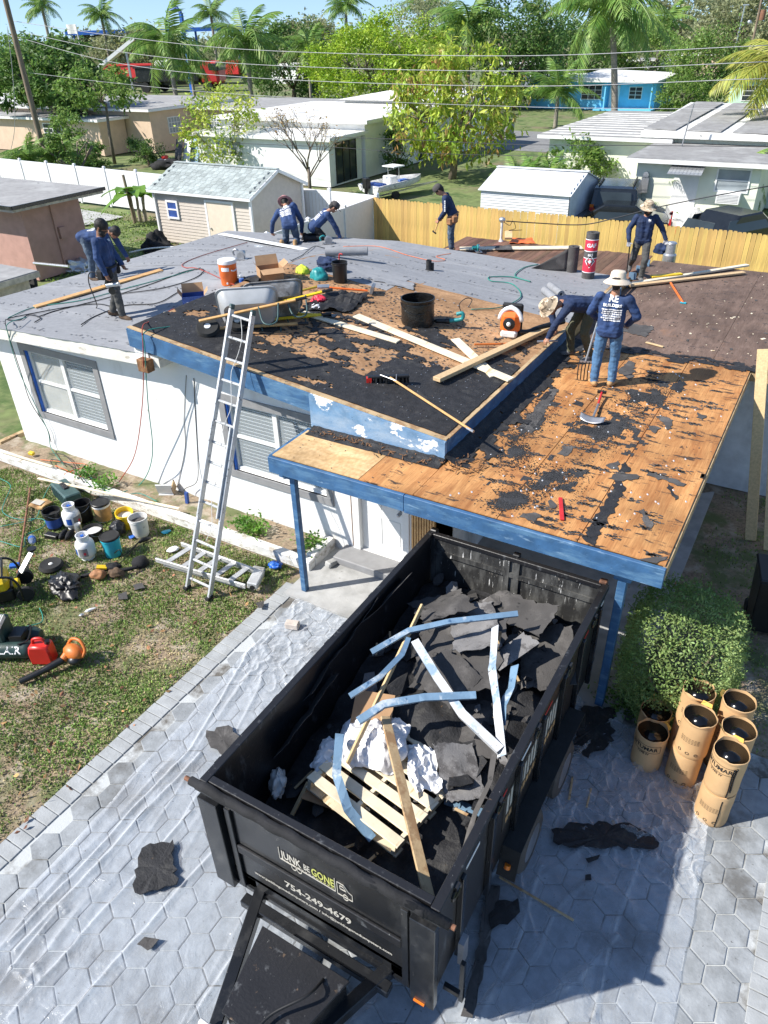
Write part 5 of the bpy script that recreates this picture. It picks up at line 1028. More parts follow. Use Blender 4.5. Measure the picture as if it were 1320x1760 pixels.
# small odds and ends
for lb, p, s, m in (('black bottle lying beside the white bucket', (-8.989,6.765,0.040), (.22, .07, .07), 'black_plastic'), ('blue and white wrapper beside the tipped bucket', (-9.262,6.753,0.030), (.13, .10, .03), 'blue_plastic'), ('blue white wrapper on the soil by the planter', (-8.861,7.148,0.020), (.16, .11, .03), 'teal_paint'), ('white and black wrapper pieces on the lawn', (-8.371,5.039,0.020), (.15, .05, .03), 'plastic_white'), ('small shiny wrapper left of the pieces on the lawn', (-8.392,4.890,0.020), (.08, .06, .03), 'aluminium'), ('white scrap of paper beside the step ladder', (-8.345,6.804,0.040), (.2, .14, .05), 'sheet_white')):
    crump('litter', lb, p, s[0]*.5, s[1]*.5, s[2]*.6, m, s[0]*50, 'litter', .4, 12, 'litter on the lawn', 1.1)
scrap('felt_scrap', 'small dark felt square on the lawn', [(-8.244,5.782,0.020), (-8.137,5.891,0.020), (-7.997,5.818,0.020), (-8.112,5.706,0.020)], 'felt_dull', .006, .01, 31); scrap('felt_scrap', 'faded felt square left of the dark one on the lawn', [(-8.279,5.500,0.020), (-8.201,5.608,0.020), (-8.047,5.499,0.020), (-8.165,5.418,0.020)], 'felt_dull', .006, .01, 32)
crump('blue_cloth', 'bright blue cloth rag at the planter corner', (-6.530,7.277,0.050), .10, .08, .06, 'blue_plastic', 17, 'rag', .6, 18)
for i, (a, lb) in enumerate((((480, 988), 'broken grey concrete block by the porch corner'), ((570, 970), 'grey rubble piece inside the planter corner'))): MB().bx((0, 0, .05), (.2, .13, .1), (.1, .2, .4+i)).build('rubble', 'concrete', loc=((-5.741,7.733,0.020) if i else (-6.665,7.002,0.020)), bevel=.02, label=lb, cat='rubble')
# generator, compressor, fuel can, hand blower
o = thing('generator', 'yellow and black portable generator at the left edge', 'generator', (-9.794,4.649,0.000), .95)
MB().bx((-.16, 0, .34), (.5, .46, .24)).build('fuel_tank', 'yellow_plastic', o, bevel=.06); MB().cyl((-.16, .05, .46), (-.16, .05, .50), .05).build('fuel_cap', 'black_plastic', o); MB().bx((-.12, 0, .14), (.5, .4, .22)).build('engine', 'black_plastic', o, bevel=.03)
for s in (-1, 1): MB().tube(cr([(-.45, .27*s, .03), (-.45, .27*s, .5), (.05, .27*s, .55), (.22, .27*s, .38), (.22, .27*s, .03)], 6), .02, 8).build('frame_tube', 'black_metal', o, smooth=True); MB().lathe([(.04, -.04), (.12, -.04), (.13, 0), (.12, .04), (.04, .04)], 18, (.28, .24*s, .13), 0, Matrix.Rotation(R(90), 3, 'X')).build('wheel', 'rubber', o, smooth=40)
MB().tube([(.05, .27, .55), (.05, -.27, .55)], .02, 8).build('frame_tube', 'black_metal', o); MB().bx((.19, -.1, .28), (.1, .12, .12)).build('panel', 'yellow_plastic', o, bevel=.02)
plank('handle_bar', 'grey lift bar with round end behind the generator', (-9.665,4.885,0.350), (-9.706,5.199,0.550), .09, .03, 'aluminium', 'bar')
MB().cyl((0, 0, 0), (0, 0, .03), .07).build('pipe_cap', 'black_plastic', loc=(-9.718,5.215,0.570), label='round black cap on the grey lift bar', cat='cap'); MB().bx((0, 0, 0), (.15, .10, .06), (0, 0, .7)).build('hose_clamp', 'blue_plastic', loc=(-10.246,5.133,0.120), bevel=.01, label='blue clamp block on the metal pole', cat='clamp')
plank('pole', 'thin grey pole lying across the lawn to the cases', (-12.274,6.970,0.050), (-10.082,5.052,0.080), .035, .035, 'rusty', 'pole', bev=.01)
o = thing('compressor', 'dark green twin tank air compressor with white lettering at the frame edge', 'air compressor', (-8.753,3.817,0.000), R(30))
MB().lathe([(1e-5, -.50), (.08, -.49), (.12, -.45), (.13, -.4), (.13, .4), (.12, .45), (.08, .49), (1e-5, .50)], 22, (.02, -.12, .16), 0, Matrix.Rotation(R(90), 3, 'Y')).build('tank', 'green_metal', o, smooth=50)
MB().lathe([(1e-5, -.50), (.08, -.49), (.13, -.4), (.13, .4), (.08, .49), (1e-5, .50)], 22, (.02, .16, .16), 0, Matrix.Rotation(R(90), 3, 'Y')).build('tank', 'green_metal', o, smooth=50)
MB().bx((-.02, .03, .42), (.34, .32, .30)).build('motor_housing', 'green_metal', o, bevel=.03)
for i in range(12): MB().bx((-.17+.03*i, -.04, .6), (.01, .2, .07), (.2, 0, 0)).build('fin', 'plastic_dirty', o)
MB().bx((.3, 0, .33), (.18, .22, .1)).tube(cr([(.38, 0, .35), (.45, .1, .4), (.47, -.1, .32), (.35, -.18, .3)]), .012).build('regulator', 'black_plastic', o)
t = MB(); text_on(t, 'ROLAIR', .15, (0, 0, 0), (1, 0, 0), (0, 1, 0), 0, .003, lambda a, b: (.12+a*1.05, -.12-.1335*math.cos(b/.13+.55), .16+.1335*math.sin(b/.13+.55))); t.build('lettering', 'print_white', o)
o = thing('fuel_can', 'red plastic petrol can with dirty front', 'fuel can', (-8.085,3.987,0.000), .5)
MB().add([Vector((x*(1-.25*max(0, z-.2)/.14*(1 if x < 0 else .3)), y, z)) for z in (0, .2, .33) for x, y in ((-.16, -.10), (.16, -.10), (.16, .10), (-.16, .10))], [(3, 2, 1, 0), (8, 9, 10, 11)]+[(j*4+i, j*4+(i+1) % 4, j*4+4+(i+1) % 4, j*4+4+i) for j in (0, 1) for i in range(4)]).build('body', 'red_plastic', o, bevel=.025, smooth=50)
MB().tube(cr([(-.09, 0, .32), (-.06, 0, .40), (.05, 0, .41), (.10, 0, .33)]), .022, 8).build('handle', 'red_plastic', o, smooth=True); MB().cyl((.11, 0, .32), (.13, 0, .38), .035).build('cap', 'black_plastic', o)
o = thing('hand_blower', 'orange hand leaf blower with long black tube on the lawn', 'leaf blower', (-7.705,4.170,0.080), 0); bo = o.location.copy()
tube = [Vector(p)-bo for p in ((-7.982,3.510,0.060), (-7.835,3.793,0.100), (-7.725,4.037,0.140))]; MB().tube(cr(tube, 6), [.045]*7+[.052]*6, 14).build('tube', 'black_plastic', o, smooth=50)
MB().ball((.03, .02, .10), .13, 14, 0, (1.3, .9, .9)).build('motor_housing', 'orange_dirty', o, smooth=True); MB().ball((.10, -.03, .04), .10, 12, 0, (1, 1, .7)).build('air_filter', 'black_plastic', o, smooth=True)
MB().tube(cr([(-.10, .05, .16), (-.04, .10, .25), (.10, .12, .26), (.20, .09, .16), (.2, .02, .08)]), .022, 8).build('handle', 'orange_dirty', o, smooth=True); MB().tube([tube[-1], (-.02, .01, .11)], [.052, .07], 14).build('nozzle_joint', 'orange_dirty', o)
# cords and hoses on the lawn and wall
for i, (lb, mt, r, pts) in enumerate((
    ('teal air hose looping on the lawn beside the grey pole', 'cord_green', .008, [(-13.183,6.947,0.020), (-12.733,6.856,0.020), (-12.320,6.424,0.020), (-12.024,6.171,0.020), (-11.560,6.140,0.030), (-11.143,6.347,0.040), (-10.922,6.206,0.030), (-10.980,5.881,0.020), (-10.720,5.625,0.020), (-11.237,5.542,0.020)]),
    ('second teal hose loop between the pole and the tool case', 'cord_green', .008, [(-11.642,5.834,0.020), (-11.412,6.090,0.030), (-11.256,6.313,0.050), (-11.684,6.765,0.020), (-12.068,7.285,0.020), (-12.163,7.671,0.020)]),
    ('teal hose end lying by the rubbish bag', 'cord_green', .008, [(-9.096,4.687,0.020), (-8.907,4.592,0.020), (-8.797,4.474,0.020), (-8.928,4.271,0.030)]),
    ('black cord coiled behind the blue bucket', 'cord_black', .008, [(-9.098,6.182,0.080), (-8.950,6.208,0.200), (-8.949,6.253,0.050), (-8.962,6.434,0.050), (-9.023,6.692,0.050), (-8.873,6.218,0.040), (-8.854,6.010,0.040)]),
    ('black cord hanging from the roof to the wall socket', 'cord_black', .008, [(-13.208,8.158,2.900), (-12.833,7.840,2.919), (-13.242,8.100,1.832), (-13.317,8.150,1.170), (-13.036,8.150,0.643), (-13.045,8.160,0.299)]),
    ('teal hose dropping over the eave at the left window', 'cord_green', .008, [(-12.978,8.384,2.900), (-12.738,7.840,2.978), (-12.846,7.840,2.751), (-13.199,8.050,1.859), (-13.107,8.100,1.171), (-12.978,8.120,0.603), (-13.008,8.098,0.200), (-12.219,7.763,0.160)]),
    ('red cord dropping from the upper roof to the flower bed', 'cord_red', .009, [(-9.520,8.910,3.402), (-9.430,8.246,3.392), (-9.097,7.780,3.489), (-9.097,7.700,3.152), (-9.508,7.800,2.115), (-10.154,7.900,0.886), (-10.724,7.836,0.160)]),
    ('teal hose dropping from the upper roof beside the red cord', 'cord_green', .009, [(-8.884,8.851,3.330), (-9.004,8.358,3.343), (-9.052,7.780,3.420), (-9.057,7.700,3.159), (-9.376,7.800,2.143), (-9.677,7.900,1.008), (-10.308,8.008,0.160), (-10.410,7.474,0.160)]),
    ('tangle of black cord in the flower bed', 'cord_black', .009, [(-12.927,7.959,0.150), (-12.514,8.018,0.200), (-11.911,7.793,0.160), (-12.095,7.526,0.180), (-12.585,7.759,0.200), (-12.046,7.775,0.200), (-11.074,7.336,0.300)]),
    ('orange cord tangled in the flower bed', 'cord_orange', .008, [(-12.868,7.711,0.150), (-12.144,7.857,0.200), (-11.764,7.964,0.180), (-11.862,7.481,0.200), (-11.526,7.610,0.160), (-12.309,7.636,0.200)]),
    ('teal hose lying along the planter towards the ladder', 'cord_green', .009, [(-11.451,7.700,0.200), (-10.678,7.446,0.200), (-10.234,7.531,0.180), (-10.021,7.691,0.180), (-9.519,7.638,0.180)]),
    ('black cord running to the pump by the wall', 'cord_black', .007, [(-9.236,7.982,0.200), (-9.222,8.084,0.300), (-8.942,8.139,0.500), (-8.861,8.190,0.957), (-8.696,8.190,2.019), (-8.601,8.190,2.567)]),
    ('thin grey cord hanging down the wall left of the ladder', 'trim_grey', .006, [(-8.765,8.190,2.587), (-9.017,8.190,1.728), (-9.130,8.190,1.126), (-9.532,8.190,0.218)]))):
    cord('cable', lb, pts, r, mt, group='cords and hoses')
plank('lath', 'long thin pale lath lying on the planter kerb', (-12.070,7.059,0.270), (-8.874,7.558,0.270), .05, .025, 'lumber_pale', 'board'); plank('lath', 'thin pale lath along the left planter end', (-13.748,7.439,0.260), (-12.200,7.501,0.270), .05, .03, 'lumber_pale', 'board')
plank('timber', 'weathered grey beam at the side of the house', (-14.468,7.885,0.050), (-14.377,8.488,0.080), .12, .10, 'lumber_worn', 'board')
o = thing('wooden_box', 'open white painted box tilted on the soil by the wall', 'box', (-9.593,7.928,0.150), .5)
for c, s in (((0, 0, .12), (.3, .02, .24)), ((.14, .1, .1), (.02, .2, .2)), ((0, .1, .01), (.28, .2, .02))): MB().bx(c, s, (.35, 0, 0)).build('panel', 'lumber_worn' if c[0] else 'trim_white', o)
MB().bx((0, 0, .12), (.06, .05, .24), (0, .1, 0)).build('block', 'blue_print', loc=(-9.047,7.930,0.120), label='dark blue post stub standing by the wall', cat='block'); MB().bx((0, 0, .04), (.12, .09, .07), (0, .2, .3)).build('drill_case', 'yellow_plastic', loc=(-13.183,7.747,0.160), bevel=.015, label='small yellow and black tool in the flower bed', cat='tool')
for i, p in enumerate(((-11.440,7.675,0.150), (-10.820,7.559,0.150), (-7.565,7.755,0.150), (-7.308,7.753,0.150), (-6.202,7.831,0.150))):
    P = np.array([(rnd.gauss(0, .11), rnd.gauss(0, .11), rnd.uniform(0, .20)) for _ in range(260)]); V, Fq = leaves(P, .07, -.2, .5, 60+i); s = thing('weed', lb_, 'weed', p) if 0 else npmesh('weed', V, Fq, 'leaf_banana', loc=p, label=['light green weed at the left of the flower bed', 'light green weed behind the black bucket', 'leafy weed left of the extension ladder foot in the bed', 'leafy weed right of the ladder in the bed', 'leafy weed behind the blue porch post'][i], cat='weed', kind='stuff')


# ---------------------------------------------------------------- things on the roof
o = thing('drinks_cooler', 'orange drinks cooler with white lid on the roof', 'cooler', (-10.010,10.902,3.243), .5); r = .165
MB().lathe([(r*.93, 0), (r*.95, .02), (r*1.0, .16), (r*1.04, .17), (r*1.04, .36), (r*1.07, .38), (r*1.07, .41)], 28).build('body', 'orange_plastic', o, smooth=40); MB().lathe([(r*1.09, .405), (r*1.10, .44), (r*1.05, .47), (r*.95, .475), (1e-5, .47)], 28).build('lid', 'plastic_white', o, smooth=40)
for a in (-.6, 2.5): MB().tube([(r*1.05*math.cos(a+t), r*1.05*math.sin(a+t), .31-.03*math.cos(t*3)) for t in np.linspace(-.4, .4, 8)], .014, 6).build('handle', 'plastic_white', o, smooth=True)
MB().cyl((0, -r*1.0, .06), (0, -r*1.2, .06), .018).build('tap', 'plastic_white', o); t = MB(); q = r*1.05; a0 = -.55; t.add([(q*math.sin(a0+.9*u), -q*math.cos(a0+.9*u), z) for z in (.28, .35) for u in (0, .2, .4, .6, .8, 1)], [(i, i+1, i+7, i+6) for i in range(5)]); t.build('label_band', 'print_white', o)
o = thing('water_bottle', 'clear water bottle with blue label beside the cooler', 'bottle', (-9.667,10.863,3.273)); MB().lathe([(.04, 0), (.045, .02), (.045, .16), (.02, .2), (1e-5, .21)], 14).build('body', 'bottle_clear', o, smooth=True); MB().lathe([(.046, .06), (.046, .12)], 14).build('label_band', 'blue_plastic', o)
def carton(label, p, rz, sx, sy, h, outer, inner, flaps, printed=False):
    o = thing('carton', label, 'box', p, rz); t = .008
    for c, s in (((0, -sy/2, h/2), (sx, t, h)), ((0, sy/2, h/2), (sx, t, h)), ((-sx/2, 0, h/2), (t, sy, h)), ((sx/2, 0, h/2), (t, sy, h)), ((0, 0, t/2), (sx, sy, t))): MB().bx(c, s).build('side', outer, o)
    for (dx, dy, an) in flaps:
        l = (sy if dx else sx)*.42; ax = Vector((dx, dy, 0)); top = Vector((dx*sx/2, dy*sy/2, h)); d = (ax*math.cos(an)+Vector((0, 0, 1))*math.sin(an)).normalized(); s = Vector((-dy, dx, 0))*(sx if dy else sy)/2
        MB().add([top-s, top+s, top+s*.96+d*l, top-s*.96+d*l], [(0, 1, 2, 3)]).build('flap', inner, o)
    if printed: MB().bx((-.05, -sy/2-.006, h*.4), (sx*.4, .004, h*.35)).build('print', 'print_white', o)
    return o
carton('open brown cardboard box with wide flaps beside the cooler', (-9.234,11.214,3.369), .9, .44, .34, .22, 'cardboard', 'cardboard', ((1, 0, .6), (-1, 0, 1.0), (0, -1, -.3), (0, 1, 1.1)))
carton('open blue printed carton with brown inside on the roof', (-10.051,9.918,3.081), .75, .40, .30, .22, 'blue_print', 'cardboard', ((-1, 0, 1.0), (0, 1, 1.2), (1, 0, .9)), True)
crump('tool_bag', 'lime yellow cloth tool bag behind the boards', (-8.976,11.905,3.340), .15, .12, .14, 'lime_cloth', 5, 'bag', .25, 24); crump('tool_bag', 'teal and black padded tool bag beside the lime bag', (-8.548,11.848,3.291), .18, .15, .20, 'teal_plastic', 6, 'bag', .22, 24); crump('jacket', 'dark blue jacket draped on the teal bag', (-8.679,12.344,3.450), .22, .15, .12, 'navy', 8, 'jacket', .5, 24)
bucket('black bucket with tool handles on the roof', (-8.128,11.970,3.243), .15, .38, 'black_plastic', grp=None); MB().tube(cr([(0, 0, .2), (0, 0, .42), (.03, 0, .47), (.08, 0, .46)]), .012, 6).build('hook_tool', 'red_paint', loc=(-8.236,12.137,3.256), smooth=True, label='red hooked tool sticking out of the black bucket', cat='tool')
o = thing('tar_drum', 'wide tar coated black drum on the stripped roof', 'drum', (-5.975,11.141,2.998)); b = MB(); r = .29; prof = [(r*.98, 0)]+[(r*(1.0 if i % 2 else .975), .03+.036*i) for i in range(11)]+[(r*1.03, .42), (r*1.03, .45), (r*.96, .45), (r*.93, .10), (1e-5, .10)]
b.lathe(prof, 36, wob=.012).build('body', 'tar_rough', o, smooth=30); MB().tube([(r*1.02*math.cos(a), r*1.02*math.sin(a), .40-.16*math.sin(a-3.6)) for a in np.linspace(3.7, 5.6, 14)], .007, 5).build('handle', 'tar_rough', o)
def rotated(o, v): o.rotation_euler = v; return o
def barrow(label, p, rz, tray, rx, hm):
    """wheelbarrow tipped over on its side"""
    o = thing('wheelbarrow', label, 'wheelbarrow', p, 0, 'wheelbarrows tipped on the roof'); o.rotation_euler = (rx, 0, rz); b = MB()
    def rr(sx, sy, z, n=6):
        out = []; rc = .14
        for cx, cy, a0 in ((sx-rc, sy-rc, 0), (-sx+rc, sy-rc, 90), (-sx+rc, -sy+rc, 180), (sx-rc, -sy+rc, 270)):
            for k in range(n): a = R(a0+90*k/(n-1)); out.append((cx+rc*math.cos(a), cy+rc*math.sin(a), z))
        return out
    L = [rr(.38, .26, .0), rr(.42, .30, .06), rr(.47, .345, .24), rr(.50, .37, .245), rr(.50, .37, .262)]; n = 24
    b.add([v for l in L for v in l], [(j*n+i, j*n+(i+1) % n, (j+1)*n+(i+1) % n, (j+1)*n+i) for j in range(4) for i in range(n)]+[tuple(range(n-1, -1, -1))]); t = b.build('tray', tray, o, smooth=40); s = t.modifiers.new('t', 'SOLIDIFY'); s.thickness = .006
    for sgn in (-1, 1):
        MB().bar((-.78, .10*sgn, -.14), (.95, .30*sgn, .02), .035, .045).build('handle', hm, o, bevel=.006); MB().cyl((.78, .28*sgn, .005), (.96, .302*sgn, .02), .026).build('grip', 'black_plastic', o)
        MB().tube(cr([(.18, .22*sgn, -.04), (.25, .24*sgn, -.40), (.45, .26*sgn, -.40), (.50, .27*sgn, -.03)], 5), .014, 6).build('leg', 'sea_green', o, smooth=True)
    Mx = Matrix.Rotation(R(90), 3, 'X'); MB().lathe([(.11, -.04), (.17, -.045), (.195, 0), (.17, .045), (.11, .04)], 22, (-.66, 0, -.2), 0, Mx).build('wheel', 'rubber', o, smooth=50); MB().lathe([(.02, -.05), (.05, -.05), (.06, -.015), (.112, -.02), (.112, .02), (.06, .015), (.05, .05), (.02, .05)], 18, (-.66, 0, -.2), 0, Mx).build('rim', 'plastic_white', o, smooth=40)
    return o
barrow('tipped wheelbarrow with pale grey tray nearest the ladder', Vector((-7.945,8.892,3.223))+Vector((0, .1, .26)), R(38), 'tray_grey', R(-60), 'wood_handle'); barrow('tipped wheelbarrow with dark steel tray behind the pale one', Vector((-7.792,9.404,3.205))+Vector((0, .1, .27)), R(44), 'tray_dark', R(-58), 'yellow_plastic')
# boards and tools
def S(p, h=.02): return Vector(p)+Vector((0, 0, h))
plank('roof_board', 'longest white board lying across the stripped roof', S((-6.940,10.648,3.108), .03), S((-3.744,9.996,2.744), .05), .17, .025, 'lumber_pale'); plank('roof_board', 'white board left of the longest one', S((-7.721,10.140,3.197), .03), S((-5.808,10.158,2.979), .03), .15, .025, 'lumber_pale')
plank('roof_board', 'thick yellow timber crossing over the white boards', S((-4.614,9.194,2.843), .09), S((-3.972,12.357,2.770), .09), .14, .06, 'lumber'); plank('roof_board', 'short white board under the thick timber', S((-5.126,10.888,2.901), .025), S((-4.009,9.983,2.774), .03), .16, .022, 'lumber_pale')
plank('roof_board', 'reddish board along the left roof slope behind the standing man', S((-13.564,9.005,2.808), .03), S((-12.649,11.665,3.000), .03), .17, .03, 'wood_handle'); plank('roof_board', 'long white metal strip by the kneeling men', S((-14.949,16.204,2.641), .02), S((-10.871,14.608,2.977), .02), .20, .015, 'trim_white')
plank('roof_board', 'long pale board laid on the rear planks', S((-8.373,17.908,2.500), .04), S((-5.587,19.311,2.500), .04), .28, .03, 'lumber_pale'); plank('roof_board', 'upper of two long pale boards on the brown deck', S((-3.892,16.483,2.450), .06), S((-1.653,19.406,2.450), .06), .11, .04, 'lumber_pale'); plank('roof_board', 'lower of two long pale boards on the brown deck', S((-3.679,16.633,2.450), .05), S((-1.636,18.763,2.450), .05), .13, .04, 'lumber')
plank('roof_board', 'short yellow board between the two long pale boards', S((-3.381,17.369,2.450), .10), S((-2.833,17.884,2.450), .10), .12, .03, 'yellow_plastic'); plank('roof_board', 'small cut block standing on the rear planks', (-7.473,18.985,2.650), (-7.611,19.303,2.750), .2, .06, 'lumber')
plank('roof_board', 'short bare board on the brown deck edge', S((-2.505,13.408,2.450)), S((-2.175,13.312,2.450)), .05, .02, 'lumber'); plank('roof_board', 'red chalk stick lying on the orange plywood', S((-2.101,7.610,2.450)), S((-1.923,7.155,2.450)), .05, .02, 'red_paint')
for i, (p, a, l) in enumerate((((-10.214,9.534,3.016), .2, .4), ((-10.065,9.691,3.046), -.4, .34), ((-9.632,9.453,3.039), .6, .3), ((-9.598,9.653,3.070), .1, .36), ((-9.852,9.303,3.008), -.2, .45))): plank('offcut', ['pale wood offcut at the left of the offcut pile', 'dark wood offcut leaning on the blue carton', 'pale wood offcut at the front of the offcut pile', 'pale wood offcut next to the barrow wheel', 'long brown offcut under the offcut pile'][i], S(p, .03+.025*i)-Vector((l/2*math.cos(a), l/2*math.sin(a), 0)), S(p, .04+.025*i)+Vector((l/2*math.cos(a), l/2*math.sin(a), 0)), .11, .02, 'lumber_pale' if i % 2 == 0 else 'lumber_worn', 'offcut', group='offcut pile by the carton')
def tool(label, a, b, r, mat, name='tool_handle', cat='tool', head=None):
    a, b = Vector(a), Vector(b); o = thing(name, label, cat, a); MB().cyl((0, 0, 0), b-a, r, n=8).build('handle', mat, o, smooth=40)
    if head: hb, hm = head(b-a); hb.build('head', hm, o, bevel=.003)
    return o
tool('yellow handled shovel lying over the wheelbarrows', S((-8.024,9.875,3.232), .30), S((-8.007,11.001,3.230), .18), .022, 'yellow_plastic', 'shovel', 'shovel', lambda v: (MB().bx(v+Vector((.1, .08, 0)), (.22, .18, .03), (0, 0, .6)), 'steel'))
tool('yellow handled shovel lying low beside the white board', S((-7.893,9.782,3.217), .08), S((-7.326,10.276,3.152), .05), .02, 'yellow_plastic', 'shovel', 'shovel', lambda v: (MB().bx(v+Vector((.1, .0, 0)), (.22, .16, .02), (0, 0, .2)), 'black_metal'))
tool('orange handled tear-off shovel behind the black felt', S((-8.177,11.248,3.249), .08), S((-7.365,11.738,3.156), .07), .02, 'orange_plastic', 'tear_off_shovel', 'shovel', lambda v: (MB().bx(v+Vector((.05, .1, .02)), (.06, .26, .14), (0, .3, .4)), 'steel'))
tool('orange handled tool on the thick timber', S((-4.748,10.840,2.858), .05), S((-4.166,11.329,2.792), .07), .018, 'orange_dirty', 'pry_bar', 'tool'); tool('white and orange hand tool on the brown deck', S((-2.921,17.238,2.450), .05), S((-2.397,16.022,2.450), .02), .022, 'orange_plastic', 'scraper', 'tool', lambda v: (MB().bx(v, (.12, .06, .02)), 'teal_paint'))
# push broom
def broom(label, a, b, rz, col, head, grp=None):
    a, b = Vector(a), Vector(b); o = thing('push_broom', label, 'broom', a, 0); MB().cyl((0, 0, .10), b-a, .017, n=8).build('handle', 'wood_handle', o, smooth=40); MB().cyl((b-a)*.93, b-a, .02, n=8).build('ferrule', 'steel', o)
    MB().bx((0, 0, .10), (.62, .08, .04), (0, 0, rz)).build('block', head, o, bevel=.01); d = Vector((math.cos(rz), math.sin(rz), 0)); q = MB()
    for i in range(90): p = d*rnd.uniform(-.3, .3)+Vector((-d.y, d.x, 0))*rnd.uniform(-.04, .04); q.bar(p+Vector((0, 0, .09)), p*1.03+Vector((-d.y, d.x, 0))*rnd.uniform(-.02, .02), .012, .012)
    q.build('bristles', 'black_plastic', o); MB().bx(-d*.29+Vector((0, 0, .05)), (.08, .09, .09), (0, 0, rz)).build('bristle_end', col, o); MB().tube([d*.12+Vector((0, 0, .13)), (b-a)*.10+Vector((0, 0, .1))], .008, 5).tube([-d*.12+Vector((0, 0, .13)), (b-a)*.10+Vector((0, 0, .1))], .008, 5).build('brace', 'steel', o); return o
broom('red and black push broom with long handle on the black felt', S((-5.195,8.773,2.909)), (-3.488,8.065,2.840), R(32), 'red_plastic', 'black_plastic')
o = thing('shovel', 'short handled grey scoop shovel on the orange plywood', 'shovel', (-2.398,9.921,2.450)); v = Vector((-2.526,10.728,2.450))-Vector((-2.398,9.921,2.450))+Vector((0, 0, .10))
MB().grid(10, 5, lambda u, w: ((u-.5)*.36, -.05-.12*(1-w)*(1-.4*abs(2*u-1)**3), .03+.05*w+.06*(2*u-1)**2*.6), th=.008).build('blade', 'steel', o, smooth=True); MB().cyl((0, -.04, .07), v*.55, .018, n=8).build('socket', 'steel', o, smooth=40); MB().cyl(v*.5, v, .017, n=8).build('handle', 'red_paint', o); MB().bx(v, (.14, .035, .05), (0, 0, .2)).build('grip', 'black_plastic', o, bevel=.01)
# backpack blower
o = thing('backpack_blower', 'orange and white backpack leaf blower beside the stepped edge', 'leaf blower', Vector((-4.470,11.603,2.826))+Vector((0, .1, 0)), R(10))
MB().bx((0, 0, .24), (.34, .22, .40)).build('housing', 'orange_plastic', o, bevel=.08); MB().bx((0, .14, .28), (.36, .08, .50)).build('back_frame', 'black_plastic', o, bevel=.03); MB().bx((0, -.02, .06), (.28, .26, .12)).build('base', 'plastic_dirty', o, bevel=.03); MB().lathe([(.10, 0), (.105, .02), (.06, .035), (1e-5, .04)], 20, (0, -.115, .25), 0, Matrix.Rotation(R(90), 3, 'X')).build('engine_cover', 'black_plastic', o, smooth=40); MB().ball((0, -.15, .25), .04, 10).build('starter', 'plastic_white', o, smooth=True)
MB().tube([(.19*math.cos(a), -.02, .25+.24*math.sin(a)) for a in np.linspace(.1, 3.0, 14)], .04, 8).build('shroud', 'plastic_white', o, smooth=True); MB().tube(cr([(.15, 0, .08), (.3, .1, .06), (.45, .3, .08), (.8, .75, .09)]), .05, 12).build('tube', 'black_plastic', o, smooth=50); MB().tube([(-.1, -.02, .48), (0, -.02, .53), (.1, -.02, .48)], .018, 6).build('handle', 'plastic_white', o)
# rolls of underlayment
def froll(label, p, r, h, mat, lying=None, name='felt_roll'):
    o = thing(name, label, 'felt roll', p); q = [(r*.35, 0), (r, 0), (r*1.004, h*.5), (r, h), (r*.9, h+.004), (r*.8, h-.003), (r*.6, h+.003), (r*.35, h), (r*.33, .02)]
    mt = None
    if lying is not None: mt = Matrix.Rotation(lying, 3, 'Z') @ Matrix.Rotation(R(90), 3, 'Y')
    MB().lathe(q, 26, (0, 0, r if lying is not None else 0), 0, mt).build('roll', mat, o, smooth=30); return o
pr_ = Vector((-4.481,16.194,2.680)); o = froll('tall new black felt roll with red printed wrapper standing on the roof', pr_, .135, .96, 'felt_dull')
q = .1375; n = 24; bd = MB()
for z0, z1, mi in ((.60, .82, 1), (.16, .44, 1), (.585, .60, 0), (.44, .455, 0), (.145, .16, 0), (.82, .835, 0)): bd.lathe([(q, z0), (q, z1)], n, mi=mi); bd.f = [f for f in bd.f if len(f) == 4]; bd.m = bd.m[:len(bd.f)]
bd.build('wrapper', ['print_white', 'print_red'], o, smooth=True); tx = MB(); a0 = math.atan2(pr_.x, -pr_.y)*-1; wr = lambda z: (lambda a, b: (.139*math.sin(a/.139+a0), -.139*math.cos(a/.139+a0), z+b))
a0 = -math.atan2(-pr_.x, pr_.y)*-1
text_on(tx, 'GAF', .11, (0, 0, 0), (1, 0, 0), (0, 1, 0), 0, .004, wr(.71)); text_on(tx, '#15', .07, (0, 0, 0), (1, 0, 0), (0, 1, 0), 0, .002, wr(.52))
for k, (s, mi) in enumerate(((.115, 0), (.095, 1), (.04, 0))):
    w_ = wr(.385); e = [w_(s, 0), w_(s/2, s*.6), w_(0, s*1.2), w_(-s/2, s*.6), w_(-s, 0), w_(-s/2, -s*.6), w_(0, -s*1.2), w_(s/2, -s*.6)]; e = [(x*(1+.006*(k+1)), y*(1+.006*(k+1)), z) for x, y, z in e]; tx.add(e, [tuple(range(8))], mi)
tx.build('lettering', ['print_white', 'ink'], o)
p2 = Vector((-4.939,16.467,2.698)); o = froll('half unrolled black felt roll standing beside the printed one', p2, .12, .55, 'felt_dull')
MB().grid(16, 6, lambda u, v: (-.1-.95*u+.15*u*u, -.08-.12*math.sin(u*2.6)-.1*v*u, (.5*v)*(1-u)**1.3+.012+.02*u*v)).build('loose_end', 'felt_dull', o, smooth=True).modifiers.new('t', 'SOLIDIFY').thickness = .006
froll('grey felt roll lying behind the tool bags', (-9.343,13.262,3.308), .09, .9, 'felt_grey', R(28)); froll('lower of two grey felt rolls lying near the bent man', (-4.832,14.410,2.774), .075, .62, 'felt_grey', R(-50)); froll('upper of two grey felt rolls lying near the bent man', (-4.864,14.847,2.748), .075, .62, 'felt_grey', R(-50))
